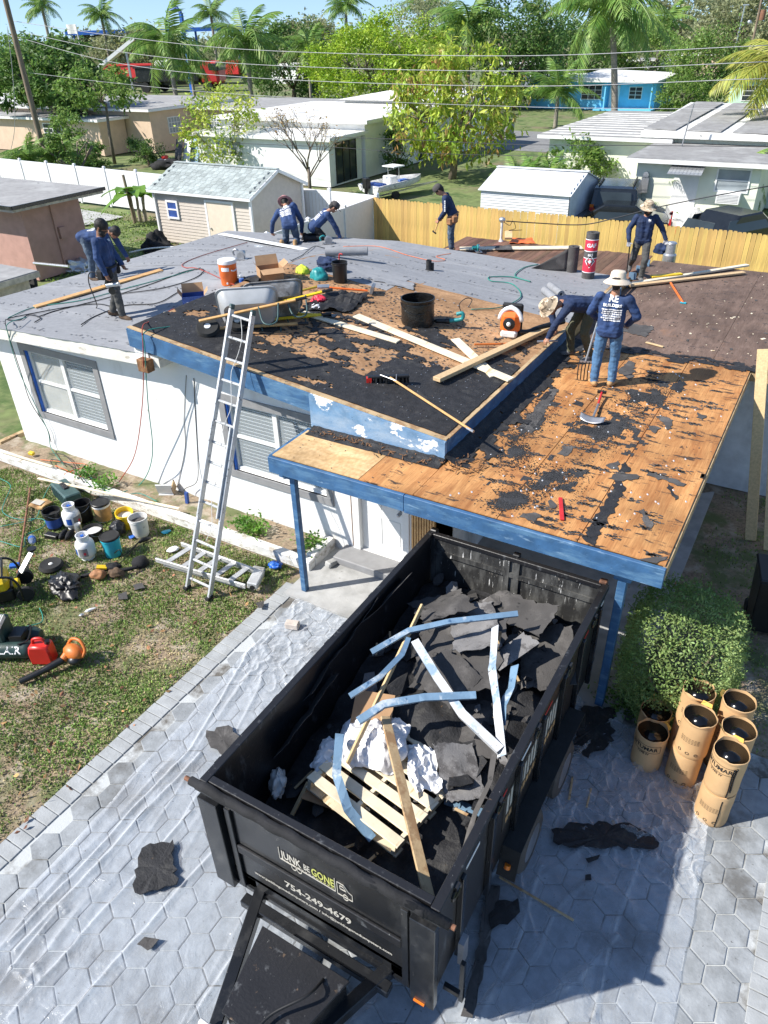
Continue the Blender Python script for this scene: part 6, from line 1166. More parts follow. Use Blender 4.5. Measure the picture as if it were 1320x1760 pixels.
o = thing('vent_pipe', 'short black vent pipe standing on grey felt', 'vent pipe', (-7.381,14.262,2.982)); MB().lathe([(.1, 0), (.07, .03), (.06, .035), (.06, .22), (.045, .22), (.045, .1)], 16).build('pipe', 'felt_black', o, smooth=40); MB().cyl((.07, .03, 0), (.07, .03, .16), .035).build('collar', 'felt_black', o)
pv = Vector((-7.772,19.211,2.500)); o = thing('service_mast', 'white metal service mast with wires on the rear deck', 'mast', pv); MB().lathe([(.07, 0), (.045, .05), (.035, .08), (.035, .50)], 12).build('pipe', 'plastic_dirty', o); MB().ball((0, 0, .55), .08, 10, 0, (1.2, .9, .9)).build('weather_head', 'aluminium', o, smooth=True); MB().tube(cr([(.05, 0, .5), (.2, .05, .42), (.3, 0, .55), (.35, .1, .35), (.2, 0, .3), (.5, .2, .3)]), .008, 5).build('wire', 'cord_black', o)
pv = Vector((-3.436,19.448,2.450)); o = thing('roof_vent', 'grey metal roof vent with cloth hung on it behind the brown deck', 'vent', pv); MB().lathe([(.16, -.3), (.16, .1), (.12, .14), (.11, .36), (.125, .37), (.1, .40), (1e-5, .40)], 18).build('cap', 'aluminium', o, smooth=40)
crump('work_jacket', 'dark cloth hanging on the grey roof vent', Vector((-3.715,19.750,2.450))+Vector((0, 0, .12)), .16, .12, .14, 'navy', 33, 'jacket', .5, 20)
# power saws and grinders
def saw(label, p, rz, body='teal_plastic'):
    o = thing('circular_saw', label, 'saw', p, rz, 'circular saws on the roof'); MB().bx((0, 0, .012), (.30, .16, .008)).build('base_plate', 'steel', o); MB().cyl((0, -.02, .09), (0, .02, .09), .10, n=22).build('guard', 'aluminium', o, smooth=40); MB().cyl((0, .02, .10), (0, .16, .11), .06, .05, n=16).build('motor', body, o, smooth=40); MB().tube(cr([(-.06, .05, .15), (-.12, .05, .19), (-.2, .05, .15), (-.18, .05, .07)]), .022, 8).build('handle', body, o, smooth=True); MB().lathe([(.085, -.003), (.085, .003)], 20, (0, -.03, .06), 0, Matrix.Rotation(R(90), 3, 'X')).build('blade', 'steel', o); return o
saw('teal circular saw beside the kneeling man in black trousers', S((-11.057,15.857,2.825)), .8); saw('teal circular saw on the rear planks near the standing man', S((-7.839,17.890,2.500)), 2.2)
saw('silver saw lying right of the cooler', S((-11.112,12.574,3.192)), .3, 'steel')
o = thing('reciprocating_saw', 'teal and black corded saw right of the tar drum', 'saw', S((-5.517,11.366,2.946)), .25); MB().tube(cr([(-.3, 0, .05), (-.1, 0, .06), (.05, 0, .07)]), [.02]*4+[.04]*8+[.05]*5, 10).build('gear_case', 'black_plastic', o, smooth=True); MB().tube(cr([(.02, 0, .07), (.15, 0, .09), (.27, 0, .13), (.27, 0, .22), (.17, 0, .20)]), .034, 8).build('handle', 'teal_plastic', o, smooth=True); MB().bx((-.38, 0, .05), (.2, .004, .02)).build('blade', 'steel', o); MB().tube(cr([(.27, 0, .2), (.2, .05, .35), (.3, .1, .45), (.4, .15, .42), (.35, .1, .3)]), .008, 5).build('cable', 'cord_black', o, smooth=True)
# felt leftovers and rags
def sheet_on(label, pts, mat, seed, zf=zM, amp=.05, name='felt_scrap', cat='felt scrap'):
    P = [Vector(p[:2]) for p in pts]; c = (P[0]+P[2])/2; g = MB()
    def fn(u, v):
        e = .06*noise.noise((u*7+seed, v*7, seed)) if u in (0, 1) or v in (0, 1) else 0
        p = (P[0]*(1-u)+P[1]*u)*(1-v)+(P[3]*(1-u)+P[2]*u)*v; return (p.x-c.x+e, p.y-c.y+e, zf(p.x, p.y)-zf(c.x, c.y)+.02+amp*abs(noise.noise((p.x*4, p.y*4, seed)))+amp*.4*abs(noise.noise((p.x*11, p.y*11, seed))))
    return g.grid(22, 12, fn, th=.006).build(name, mat, loc=(c.x, c.y, zf(c.x, c.y)), label=label, cat=cat, smooth=30)
sheet_on('crumpled black felt heap behind the white boards', [(-7.799,10.249,3.206), (-7.105,10.680,3.127), (-7.277,11.656,3.146), (-7.970,11.233,3.225)], 'felt_black', 3, amp=.14); sheet_on('flat grey felt offcut in front of the grey field', [(-7.818,12.438,3.207), (-6.806,12.499,3.090), (-7.002,12.908,3.094), (-7.855,12.721,3.200)], 'felt_grey', 4, amp=.02); sheet_on('crumpled black felt beside the blue carton', [(-9.823,10.856,3.256), (-9.107,10.608,3.355), (-9.316,11.050,3.379), (-10.027,11.193,3.280)], 'felt_black', 5, amp=.1)
sheet_on('dark felt flap on the pale rear board', [(-7.464,18.062,2.500), (-7.063,18.246,2.500), (-7.271,18.677,2.500), (-7.578,18.404,2.500)], 'felt_dull', 6, zf=lambda x, y: 2.545, amp=.02)
sheet_on('bright orange debris netting on the rear planks', [(-7.453,19.004,2.500), (-6.831,19.285,2.500), (-7.084,19.736,2.500), (-7.603,19.575,2.500)], 'cord_orange', 7, zf=lambda x, y: 2.5, amp=.05, name='safety_net', cat='net')
crump('rag', 'red and white rag on the stripped roof', S((-7.819,10.783,3.208), .05), .13, .10, .09, 'print_red', 41, 'rag', .6, 20); crump('rag', 'white rag folded under the red one', S((-7.660,10.478,3.190), .05), .08, .10, .05, 'sheet_white', 42, 'rag', .6, 16)
crump('plastic_wrapper', 'small pale wrapper on the felt near the kneeling men', S((-12.495,14.850,2.831), .02), .14, .06, .03, 'bottle_clear', 44, 'litter', .4, 12)
for i, (p, m) in enumerate((((-5.278,13.869,2.450), 'x'),)): pass
# cords on the roof
for lb, mt, r, pts in (
    ('teal hose curling over the grey felt to the blower', 'cord_green', .011, [(-5.487,12.319,2.942), (-5.120,12.826,2.891), (-5.079,13.757,2.838), (-5.587,14.561,2.816), (-5.997,14.445,2.856), (-6.177,14.771,2.837), (-5.825,15.151,2.783), (-5.365,15.057,2.764), (-5.817,15.298,2.772), (-5.927,16.099,2.739), (-5.749,16.544,2.730)]),
    ('black hose crossing the grey felt behind the standing man', 'cord_black', .010, [(-12.904,8.568,2.833), (-12.876,9.025,2.840), (-12.436,9.831,2.906), (-12.015,10.728,3.017), (-11.799,11.554,3.101), (-11.399,11.670,3.155), (-11.130,11.107,3.147), (-11.493,10.540,3.049), (-12.365,10.079,2.931)]),
    ('teal hose crossing the grey felt towards the carton', 'cord_green', .010, [(-13.472,8.332,2.809), (-13.564,9.005,2.808), (-12.904,9.630,2.864), (-12.462,10.409,2.949), (-11.933,11.160,3.061), (-11.614,11.811,3.132)]),
    ('black cord running from the standing man to the carton', 'cord_black', .010, [(-11.617,8.539,2.889), (-11.761,9.008,2.892), (-11.611,9.612,2.941), (-10.974,9.848,3.008), (-10.915,10.360,3.079)]),
    ('black cord looping down at the front eave', 'cord_black', .010, [(-12.660,8.316,2.844), (-12.810,8.562,2.837), (-13.224,8.611,2.819), (-13.090,8.313,2.825), (-13.411,8.353,2.811), (-12.541,9.469,2.876), (-11.730,9.494,2.924)]),
    ('red brown cord running back over the felt from the cooler', 'cord_red', .009, [(-9.000,10.304,3.343), (-11.486,11.673,3.144), (-12.065,11.832,3.077), (-12.532,12.222,3.020), (-12.865,13.246,2.943), (-13.305,15.364,2.742)]),
    ('thin orange cord running over the felt to the rear deck', 'cord_orange', .007, [(-10.430,15.573,2.878), (-9.616,15.886,2.890), (-8.556,15.434,2.896), (-7.808,15.315,2.872), (-7.679,15.650,2.834), (-8.002,15.842,2.835), (-7.847,16.301,2.814)]),
    ('black cord from the teal saw across the felt', 'cord_black', .008, [(-10.633,15.490,2.876), (-10.608,15.077,2.927), (-11.111,15.299,2.870), (-9.743,12.972,3.332), (-9.529,12.276,3.396)]),
    ('black cable sagging along the yellow fence', 'wire', .015, [(-7.656,19.209,3.000), (-7.530,21.113,2.600), (-6.408,21.876,2.500), (-5.529,22.200,2.700), (-4.528,22.503,3.000), (-3.085,22.497,3.400), (-1.934,23.150,3.600)])):
    cord('cable', lb, [Vector(p)+Vector((0, 0, r+.014)) for p in pts], r, mt, group='cords and hoses')
# timber props at the right edge
plank('timber_prop', 'pale timber prop leaning against the roof at the right edge', (0.051,11.718,0.000), (-0.557,12.550,2.961), .06, .17, 'lumber', 'timber', (1, 0, 0)); plank('timber_prop', 'second pale timber prop at the right frame edge', (0.324,11.546,0.000), (-0.019,11.900,1.537), .06, .10, 'lumber', 'timber', (1, 0, 0))
o = thing('rubbish_bin', 'dark blue wheeled bin in the shade at the right edge', 'bin', (0.544,9.566,0.000), .2); MB().hexa([(-.25, -.25, .05), (.25, -.25, .05), (.25, .25, .05), (-.25, .25, .05), (-.30, -.30, .95), (.30, -.30, .95), (.30, .30, .95), (-.30, .30, .95)]).build('body', 'black_plastic', o, bevel=.02); MB().bx((0, 0, .985), (.64, .66, .05)).build('lid', 'black_plastic', o, bevel=.02)
for s in (-1, 1): MB().cyl((s*.2, .28, .1), (s*.27, .28, .1), .1, n=14).build('wheel', 'rubber', o)


# ---------------------------------------------------------------- people
def capsule(b, p0, p1, r0, r1, n=10, sq=None):
    p0, p1 = Vector(p0), Vector(p1); d = p1-p0
    if d.length < 1e-5: d = Vector((0, 0, 1e-4)); p1 = p0+d
    u, w, d = frame(d); rings = []
    for k in range(1, 5): a = math.pi/2*k/4; rings.append((p0-d*r0*math.cos(a), r0*math.sin(a)))
    for k in range(3, -1, -1): a = math.pi/2*k/4; rings.append((p1+d*r1*math.cos(a), max(r1*math.sin(a), 0)))
    vs = [p0-d*r0]; rings = rings[:-1]
    for c, r in rings: vs += [c+(u*math.cos(2*math.pi*i/n)+w*math.sin(2*math.pi*i/n))*r for i in range(n)]
    vs.append(p1+d*r1); m = len(rings); fs = [(0, 1+(i+1) % n, 1+i) for i in range(n)]
    for j in range(m-1): fs += [(1+j*n+i, 1+j*n+(i+1) % n, 1+(j+1)*n+(i+1) % n, 1+(j+1)*n+i) for i in range(n)]
    fs += [(1+(m-1)*n+i, 1+(m-1)*n+(i+1) % n, len(vs)-1) for i in range(n)]; b.add(vs, fs)
BASE = dict(aL=(-.11, 0, .09), aR=(.11, 0, .09), kL=(-.105, .03, .50), kR=(.105, .03, .50), hL=(-.09, 0, .92), hR=(.09, 0, .92), pel=(0, 0, .97), ch=(0, .0, 1.30), nk=(0, -.005, 1.47), hd=(0, .025, 1.61), sL=(-.19, -.01, 1.40), sR=(.19, -.01, 1.40), eL=(-.25, -.03, 1.13), eR=(.25, -.03, 1.13), wL=(-.25, .06, .89), wR=(.25, .06, .89), tL=None, tR=None, hdir=(0, 1, -.1), gL=None, gR=None)
def bend(j, ang, keys=('ch', 'nk', 'hd', 'sL', 'sR', 'eL', 'eR', 'wL', 'wR'), piv='pel', twist=0, side=0):
    q = Matrix.Rotation(side, 3, 'Y') @ Matrix.Rotation(-ang, 3, 'X') @ Matrix.Rotation(twist, 3, 'Z'); c = Vector(j[piv])
    for k in keys: j[k] = tuple(c+q @ (Vector(j[k])-c))
    if 'hd' in keys: j['hdir'] = tuple(q @ Vector(j['hdir']))
    return j
def person(label, loc, rz, sc, j, shirt='navy', pants='jeans', boot='boot_tan', skin='skin', glove=None, beard=False, belt=None, hat=None, hatm=None, hair=True, print_back=False, vox=.0105, boots_high=False, chest_logo=False, sleeve_print=None):
    o = thing('person', label, 'person', loc, rz); caps = []   # (p0,p1,r0,r1,zone)
    J = {k: (Vector(v) if v is not None else None) for k, v in j.items()}; add = lambda a, b, r0, r1, z: caps.append((Vector(a), Vector(b), r0, r1, z))
    up = (J['nk']-J['pel']).normalized(); side = (J['sR']-J['sL']).normalized(); fwd = up.cross(side)*-1
    if fwd.dot(Vector(J['hdir'])) < 0 and abs(up.z) > .5: pass
    fwd = side.cross(up)*-1; fwd = up.cross(side)
    hs = (J['hR']-J['hL']).normalized()
    for s in (-1, 1): add(J['pel']+hs*s*.055, J['ch']+side*s*.075-up*.02, .125, .130, 0); add(J['ch']+side*s*.07, J['ch']+side*s*.115+up*.06, .115, .085, 0)
    add(J['pel']-up*.06-hs*.06, J['pel']-up*.06+hs*.06, .130, .130, 0); add(J['ch']+up*.07-side*.13, J['ch']+up*.07+side*.13, .075, .075, 0)
    hm = (J['hL']+J['hR'])/2; add(hm-hs*.05, hm+hs*.05, .118, .118, 1)
    for s in 'LR':
        sg = -1 if s == 'L' else 1
        add(J['s'+s], J['e'+s], .078, .064, 0); add(J['e'+s], J['w'+s], .062, .047, 0); add(J['ch']+up*.07+side*sg*.12, J['s'+s], .07, .072, 0)
        add(J['h'+s], J['k'+s], .102, .078, 1); add(J['k'+s], J['a'+s]+(J['k'+s]-J['a'+s])*.06, .077, .064, 1)
        sh = (J['k'+s]-J['a'+s]).normalized(); td = J['t'+s] if J['t'+s] is not None else Vector((sg*.25, 1, -.12)); td = Vector(td).normalized(); a = J['a'+s]
        add(a+sh*(.11 if boots_high else .05), a-sh*.02, .056, .052, 2); add(a-sh*.035-td*.035, a-sh*.045+td*.14, .05, .042, 2); add(a-sh*.05-td*.04, a-sh*.055+td*.17, .036, .032, 2)
        # hand with five fingers
        w = J['w'+s]; fd = (w-J['e'+s]).normalized(); gd = J['g'+s]; gd = Vector(gd).normalized() if gd is not None else (fd+Vector((0, 0, -.25))).normalized()
        ax = gd.cross(fwd); ax = ax.normalized() if ax.length > .1 else gd.cross(up).normalized(); nr = ax.cross(gd).normalized()
        add(w+fd*.01, w+gd*.03, .034, .034, 3); kn = w+gd*.085
        for ii in (-1, 1): add(w+gd*.03+ax*ii*.018, kn+ax*ii*.022, .024, .022, 3)
        for q, (off, l) in enumerate(((-.036, .060), (-.012, .072), (.012, .075), (.036, .066))):
            p = kn+ax*off; m_ = p+(gd*.75+nr*.5)*l*.55; e_ = m_+(gd*.25+nr*.9)*l*.45; add(p, m_, .0125, .0115, 3); add(m_, e_, .0115, .0105, 3)
        th = w+gd*.035+ax*(-.03 if s == 'R' else .03); td_ = (gd*.6+ax*(-.6 if s == 'R' else .6)+nr*.5).normalized(); add(th, th+td_*.045, .0145, .0135, 3); add(th+td_*.045, th+(td_*.07+nr*.02), .0135, .0115, 3)
    hd = J['hd']; hf = Vector(J['hdir']).normalized(); hu = (hd-J['nk']).normalized(); hu = (hu-hf*hu.dot(hf)).normalized(); hr = hf.cross(hu)
    add(J['nk']-up*.04, hd-hu*.05-hf*.02, .060, .055, 4); add(hd+hu*.045-hf*.025, hd+hu*.035+hf*.02, .090, .082, 4); add(hd-hu*.01, hd-hu*.07+hf*.045, .076, .045, 4); add(hd+hu*.025+hf*.09, hd-hu*.012+hf*.112, .010, .015, 4)
    for s in (-1, 1): add(hd+hr*s*.084+hu*.02-hf*.005, hd+hr*s*.088-hu*.02-hf*.0, .016, .013, 4); add(hd+hr*s*.032+hu*.028+hf*.088, hd+hr*s*.034+hu*.028+hf*.089, .0125, .0125, 6)
    add(hd-hu*.045+hf*.098-hr*.018, hd-hu*.045+hf*.098+hr*.018, .010, .010, 7)
    if beard:
        add(hd-hu*.06+hf*.045-hr*.04, hd-hu*.06+hf*.045+hr*.04, .052, .052, 5); add(hd-hu*.095+hf*.06, hd-hu*.10+hf*.065, .045, .04, 5)
        for s in (-1, 1): add(hd+hr*s*.07+hu*.0, hd+hr*s*.05-hu*.06+hf*.03, .024, .035, 5)
    if hair: add(hd+hu*.055-hf*.03, hd+hu*.05+hf*.012, .099, .088, 5); add(hd-hf*.055, hd-hf*.045-hu*.05, .072, .05, 5)
    b = MB()
    for c in caps: capsule(b, *c[:4])
    me = b.mesh('body'); ob = bpy.data.objects.new('body', me); COL.objects.link(ob)
    rm = ob.modifiers.new('r', 'REMESH'); rm.mode = 'VOXEL'; rm.voxel_size = vox; sm_ = ob.modifiers.new('s', 'SMOOTH'); sm_.iterations = 3; sm_.factor = .5
    me2 = bpy.data.meshes.new_from_object(ob.evaluated_get(bpy.context.evaluated_depsgraph_get())); bpy.data.objects.remove(ob); n = len(me2.vertices)
    # cloth folds
    co = np.zeros(n*3, dtype=np.float32); me2.vertices.foreach_get('co', co); co = co.reshape(-1, 3); nv = len(me2.polygons)
    def near(Pp):
        best = np.full(len(Pp), 9.0); z = np.zeros(len(Pp), dtype=np.int32)
        for p0, p1, r0, r1, zone in caps:
            a = np.array(p0); d = np.array(p1)-a; L = max(float(d @ d), 1e-9); t = np.clip((Pp-a) @ d/L, 0, 1); q = np.linalg.norm(Pp-a-t[:, None]*d, axis=1)-(r0+(r1-r0)*t)-(.004 if zone in (5, 6, 7) else 0); m = q < best; best[m] = q[m]; z[m] = zone
        return z
    zv = near(co); nr = np.zeros(n*3, dtype=np.float32); me2.vertices.foreach_get('normal', nr); nr = nr.reshape(-1, 3)
    for i in np.nonzero(zv <= 1)[0]:
        p = co[i]; w = noise.noise((p[0]*9, p[1]*9, p[2]*14))*.010+noise.noise((p[0]*22, p[1]*22, p[2]*30))*.004; co[i] += nr[i]*w
    me2.vertices.foreach_set('co', co.ravel()); pc = np.zeros(nv*3, dtype=np.float32); me2.polygons.foreach_get('center', pc); zf = near(pc.reshape(-1, 3))
    for m in (shirt, pants, boot, glove or skin, skin, 'hair', 'hair', 'print_red' if 0 else 'leather'): me2.materials.append(M(m))
    me2.polygons.foreach_set('material_index', zf); body = put('body', me2, o, True)
    o.scale = (sc*1.09, sc*1.09, sc*1.02)
    bv = BVHTree.FromPolygons([tuple(v) for v in co.tolist()], [tuple(p.vertices) for p in me2.polygons])
    Q = Matrix((hr, hf, hu)).transposed()
    def headset(prof, name, m, squash=1.12): return MB().lathe([(r, z) for r, z in prof], 24, hd, 0, Q @ Matrix.Diagonal(Vector((1, squash, 1))), wob=.02).build(name, m, o, smooth=50)
    if hat == 'bucket': headset([(.17, .035), (.172, .042), (.115, .075), (.108, .085), (.10, .15), (.085, .168), (1e-5, .175)], 'hat', hatm)
    if hat == 'wide': headset([(.185, .0), (.188, .007), (.15, .042), (.115, .065), (.108, .075), (.10, .15), (.08, .172), (1e-5, .178)], 'hat', hatm)
    if hat == 'cap':
        h = headset([(.108, .045), (.110, .06), (.106, .10), (.085, .145), (.045, .165), (1e-5, .17)], 'cap', hatm); v = MB(); pts = []
        for k in range(9): a = R(-65+130*k/8); pts.append(hd+hu*.05+hr*.10*math.sin(a)+hf*(.095*math.cos(a)+.02)); 
        for k in range(9): a = R(-65+130*k/8); pts.append(hd+hu*.035+hr*.085*math.sin(a)+hf*(.12+.085*math.cos(a)))
        v.add(pts, [(k, k+1, k+10, k+9) for k in range(8)]); v.build('visor', hatm, h).modifiers.new('t', 'SOLIDIFY').thickness = .006
    def stick(mb, lift=.007):
        """press printed shapes onto the cloth"""
        mb.v = [tuple(mb._n[i] if False else v) for i, v in enumerate(mb.v)]; return mb
    def printed(rows, org, ux, uy, dirn, mat):
        mb = MB()
        for s, size, y, bold in rows:
            if isinstance(s, str): text_on(mb, s, size, (0, y, 0), (1, 0, 0), (0, 1, 0), 0, bold)
            else:
                for (xa, xb, h) in s: mb.add([(xa+(xb-xa)*k/4, y+yy, 0) for yy in (-h/2, h/2) for k in range(5)], [(k, k+1, k+6, k+5) for k in range(4)])
        out = []
        for v in mb.v:
            p = org+ux*v[0]+uy*v[1]; hit = bv.ray_cast(p-dirn*.5, dirn, 1.2); out.append((hit[0]-dirn*.007) if hit[0] is not None else p-dirn*.05)
        mb.v = [tuple(v) for v in out]; return mb.build('shirt_print', mat, o)
    g = random.Random(5)
    def rows(n, w, y0, dy, h):
        out = []
        for k in range(n):
            x = -w/2*(1-.06*k*(k % 2)); r_ = []
            while x < w/2: l = g.uniform(.015, .05); r_.append((x, min(x+l, w/2), h)); x += l+.007
            out.append((r_, 0, y0-dy*k, 0))
        return out
    if print_back: printed([('RE', .115, .10, .004), ('BUILDERS', .058, .015, .002)]+rows(6, .27, -.045, .032, .018), J['ch']+up*.0, side, up, fwd, 'print_white')
    if chest_logo: printed([('RE', .05, 0, .002), ('BUILDERS', .012, -.03, 0)], J['ch']+side*-.07+up*.06, -side, up, -fwd, 'print_white')
    if sleeve_print:
        sd = sleeve_print; a, c = J['s'+sd], J['e'+sd]; ax_ = (c-a).normalized(); dirn = -side if sd == 'R' else side; uy = ax_.cross(dirn).normalized(); printed([(r_[0], 0, 0, 0) for r_ in rows(1, .26, 0, 0, .03)], a.lerp(c, .55), ax_, uy, dirn, 'print_white')
    if belt:
        c = J['pel']-up*.03; ring = [c+(hs*math.cos(a)*.19+fwd*math.sin(a)*.135) for a in np.linspace(0, 2*math.pi, 20)]; MB().tube(ring, .024, 6, caps=False).build('tool_belt', belt, o, smooth=True)
        for a, dz in ((-.3, -.1), (.45, -.09), (2.7, -.1), (3.6, -.1)):
            p = c+(hs*math.cos(a)*.21+fwd*math.sin(a)*.15)+Vector((0, 0, dz)); MB().bx(p, (.10, .15, .18), (0, 0, a)).build('pouch', belt, o, bevel=.03)
    o['_j'] = 0; del o['_j']; HANDS[label] = {k: o.location+Matrix.Rotation(rz, 3, 'Z') @ ((J['w'+k]+(J['w'+k]-J['e'+k]).normalized()*.07)*sc) for k in 'LR'}
    return o, J
HANDS = {}
def ang(dx, dy): return math.atan2(-dx, dy)
B = lambda **k: {**BASE, **k}
# front man, back to the camera, holding a fork
person('man in cream wide brimmed hat and blue jeans, back turned, holding a fork', (-2.648,11.168,2.450), ang(-.12, 1), 1.0, B(aL=(-.12, -.02, .09), aR=(.12, .06, .09), kL=(-.12, .02, .5), kR=(.11, .07, .5), tL=(-.5, 1, -.1), tR=(.35, 1, -.1), eL=(-.30, .04, 1.15), wL=(-.22, .20, 1.0), eR=(.33, .02, 1.15), wR=(.22, .17, .97), hd=(0, .05, 1.60), nk=(0, .01, 1.47)), 'navy_light', 'jeans', 'boot_tan', 'skin', 'glove_grey', hat='wide', hatm='hat_tan', print_back=True)
# man bending over the step
j = B(aL=(-.14, -.05, .09), aR=(.16, .12, .09), kL=(-.13, .10, .5), kR=(.15, .18, .48), pel=(0, .0, .93), hL=(-.09, 0, .89), hR=(.09, 0, .89)); bend(j, R(80)); j['hdir'] = (0, .55, -.8); j['hd'] = tuple(Vector(j['hd'])+Vector((0, .0, -.06)))
j['eL'] = (-.20, .66, .78); j['wL'] = (-.14, .74, .52); j['eR'] = (.26, .50, .78); j['wR'] = (.16, .46, .55); j['gL'] = (0, .6, -.8)
person('man in camouflage hat bending over the blue roof step', (-3.314,12.237,2.450), ang(-.66, -.75), .98, j, 'navy', 'pants_olive', 'shoe_grey', 'skin', hat='bucket', hatm='hat_camo')
# man stepping across the rafters
person('bearded man in tan camouflage hat striding across the brown deck', (-3.693,17.375,2.450), ang(.35, -1), .93, B(aL=(-.07, .12, .09), kL=(-.09, .17, .5), aR=(.13, -.38, .26), kR=(.14, .02, .50), tR=(.1, .6, -.8), eL=(-.36, -.04, 1.17), wL=(-.46, .03, .95), eR=(.32, -.02, 1.14), wR=(.30, .10, .90), hd=(.0, .05, 1.60), hdir=(-.2, 1, -.35)), 'navy', 'pants_grey', 'shoe_grey', 'skin', 'glove_grey', beard=True, hat='bucket', hatm='hat_camo', hair=False, chest_logo=True)
# man at the rear edge with leather belt
j = B(); bend(j, R(24)); j.update(hdir=(0, .75, -.75)); j['hd'] = tuple(Vector(j['hd'])+Vector((0, .04, -.03))); j['eR'] = (.25, .14, 1.06); j['wR'] = (.18, .26, .84); j['eL'] = (-.22, .16, 1.06); j['wL'] = (-.10, .30, .86)
person('man in grey cap with leather tool belt looking down by the yellow fence', (-8.460,17.606,2.500), ang(-.92, -.35), .96, j, 'navy', 'jeans_dark', 'boot_tan', 'skin', belt='leather', hat='cap', hatm='cap_grey', sleeve_print='L')
# standing man on the left slope
person('dark haired bearded man standing with a nail gun on the grey felt', (-11.259,9.118,2.921), ang(.86, .45), 1.0, B(aL=(-.10, -.12, .09), kL=(-.10, .02, .5), aR=(.10, .12, .09), kR=(.10, .10, .5), eR=(.26, -.02, 1.14), wR=(.26, .06, .87), eL=(-.22, .05, 1.14), wL=(-.18, .18, .92), hd=(.02, .06, 1.59), hdir=(.1, .9, -.55), tR=(.5, 1, -.1), tL=(-.1, 1, -.1)), 'navy_light', 'pants_grey', 'boot_brown', 'skin_dark', beard=True, belt='black_cloth', boots_high=True, chest_logo=True)
# man bent behind him
j = B(pel=(0, 0, .93), hL=(-.09, 0, .89), hR=(.09, 0, .89), kL=(-.12, .08, .48), kR=(.12, .08, .48)); bend(j, R(80)); j['eR'] = (.24, .38, .70); j['wR'] = (.20, .42, .45); j['eL'] = (-.24, .55, .72); j['wL'] = (-.22, .68, .48); j['hdir'] = (0, .5, -.85)
person('man in blue shirt bent double behind the standing man', (-14.047,11.014,2.820), ang(.95, .25), .98, j, 'navy_light', 'jeans_dark', 'boot_brown', 'skin_dark', print_back=True)
# kneeling men at the rear
j = B(pel=(0, 0, .50), hL=(-.09, 0, .46), hR=(.09, 0, .46), kL=(-.13, .12, .07), kR=(.13, .12, .07), aL=(-.15, -.30, .09), aR=(.16, -.30, .09), tL=(0, -.35, -.9), tR=(0, -.35, -.9))
for k in ('ch', 'nk', 'hd', 'sL', 'sR', 'eL', 'eR', 'wL', 'wR'): j[k] = tuple(Vector(j[k])-Vector((0, 0, .47)))
j1 = dict(j); bend(j1, R(50), twist=0, side=R(-22)); j1['eL'] = (-.48, .46, .42); j1['wL'] = (-.54, .52, .16); j1['eR'] = (.24, .32, .46); j1['wR'] = (.22, .36, .2); j1['gL'] = (0, .4, -1)
person('kneeling man in pink bucket hat with print on his back', Vector((-12.133,15.702,2.783)), ang(-.45, .9), 1.0, j1, 'navy_light', 'jeans_dark', 'boot_tan', 'skin', hat='bucket', hatm='hat_pink', print_back=True)
j2 = dict(j); j2['pel'] = (0, -.08, .36); j2['hL'] = (-.09, -.08, .32); j2['hR'] = (.09, -.08, .32)
for k in ('ch', 'nk', 'hd', 'sL', 'sR'): j2[k] = tuple(Vector(j2[k])-Vector((0, .08, .14)))
bend(j2, R(48)); j2['eR'] = (.24, .42, .30); j2['wR'] = (.2, .50, .08); j2['eL'] = (-.24, .42, .32); j2['wL'] = (-.2, .5, .08); j2['hdir'] = (.1, .75, -.65)
person('kneeling man in dark cap and black trousers, back printed white', Vector((-11.680,16.313,2.784)), ang(.75, .7), .97, j2, 'navy_light', 'pants_black', 'pants_black', 'skin', hat='cap', hatm='cap_grey', print_back=True)
# things held
hk = {k.split(',')[0]: v for k, v in HANDS.items()}
def hand(word, side): return [v for k, v in HANDS.items() if word in k][0][side]
o = thing('hammer', 'hammer with reddish handle held by the man in grey cap', 'hammer', hand('grey cap', 'L')); MB().cyl((.02, .01, .08), (-.10, -.05, -.26), .016, n=8).build('handle', 'wood_handle', o); MB().bar((-.16, -.04, -.24), (-.05, -.07, -.29), .03, .03).build('head', 'black_metal', o)
hn = hand('nail gun', 'R'); o = thing('nail_gun', 'silver and black nail gun held low by the standing man', 'nail gun', hn, .5); MB().cyl((-.06, 0, -.13), (.18, 0, -.10), .042, n=12).build('barrel', 'aluminium', o, smooth=40); MB().bx((-.04, 0, -.04), (.05, .045, .2), (0, .3, 0)).build('handle', 'black_plastic', o, bevel=.015); MB().lathe([(.02, -.03), (.065, -.03), (.065, .03), (.02, .03)], 16, (.03, 0, -.22), 0, Matrix.Rotation(R(90), 3, 'X')).build('magazine', 'black_plastic', o)
cord('cable', 'black air hose hanging from the nail gun', [hn+Vector((-.08, 0, .02)), hn+Vector((-.3, -.1, .1)), hn+Vector((-.42, -.1, -.1)), hn+Vector((-.35, -.1, -.45)), (-12.190,9.386,2.891), (-11.740,8.779,2.885), (-11.558,8.489,2.891)], .010, 'cord_black', group='cords and hoses')
hb = hand('blue roof step', 'L'); o = thing('pry_bar', "flat pry bar in the bent man's hand at the step", 'pry bar', hb); MB().bar((-.20, -.05, -.03), (.12, .05, .0), .05, .015).build('bar', 'steel', o)
hs_ = hand('striding', 'R'); o = thing('pry_bar', "long dark pry bar in the striding man's hand", 'pry bar', hs_); MB().cyl((0, 0, .1), (.03, -.02, -.62), .014, n=8).build('bar', 'black_metal', o)
hf_ = hand('cream wide', 'L'); o = thing('pitchfork', 'tined pitchfork held upright by the man in jeans', 'pitchfork', (hf_.x-.10, hf_.y-.16, 2.455)); zt = hf_.z-2.455
MB().cyl((0, 0, .34), (.10, .16, zt+.22), .016, n=8).build('handle', 'aluminium', o, smooth=40); MB().bar((-.09, -.02, .33), (.11, .03, .33), .016, .03).build('crossbar', 'steel', o)
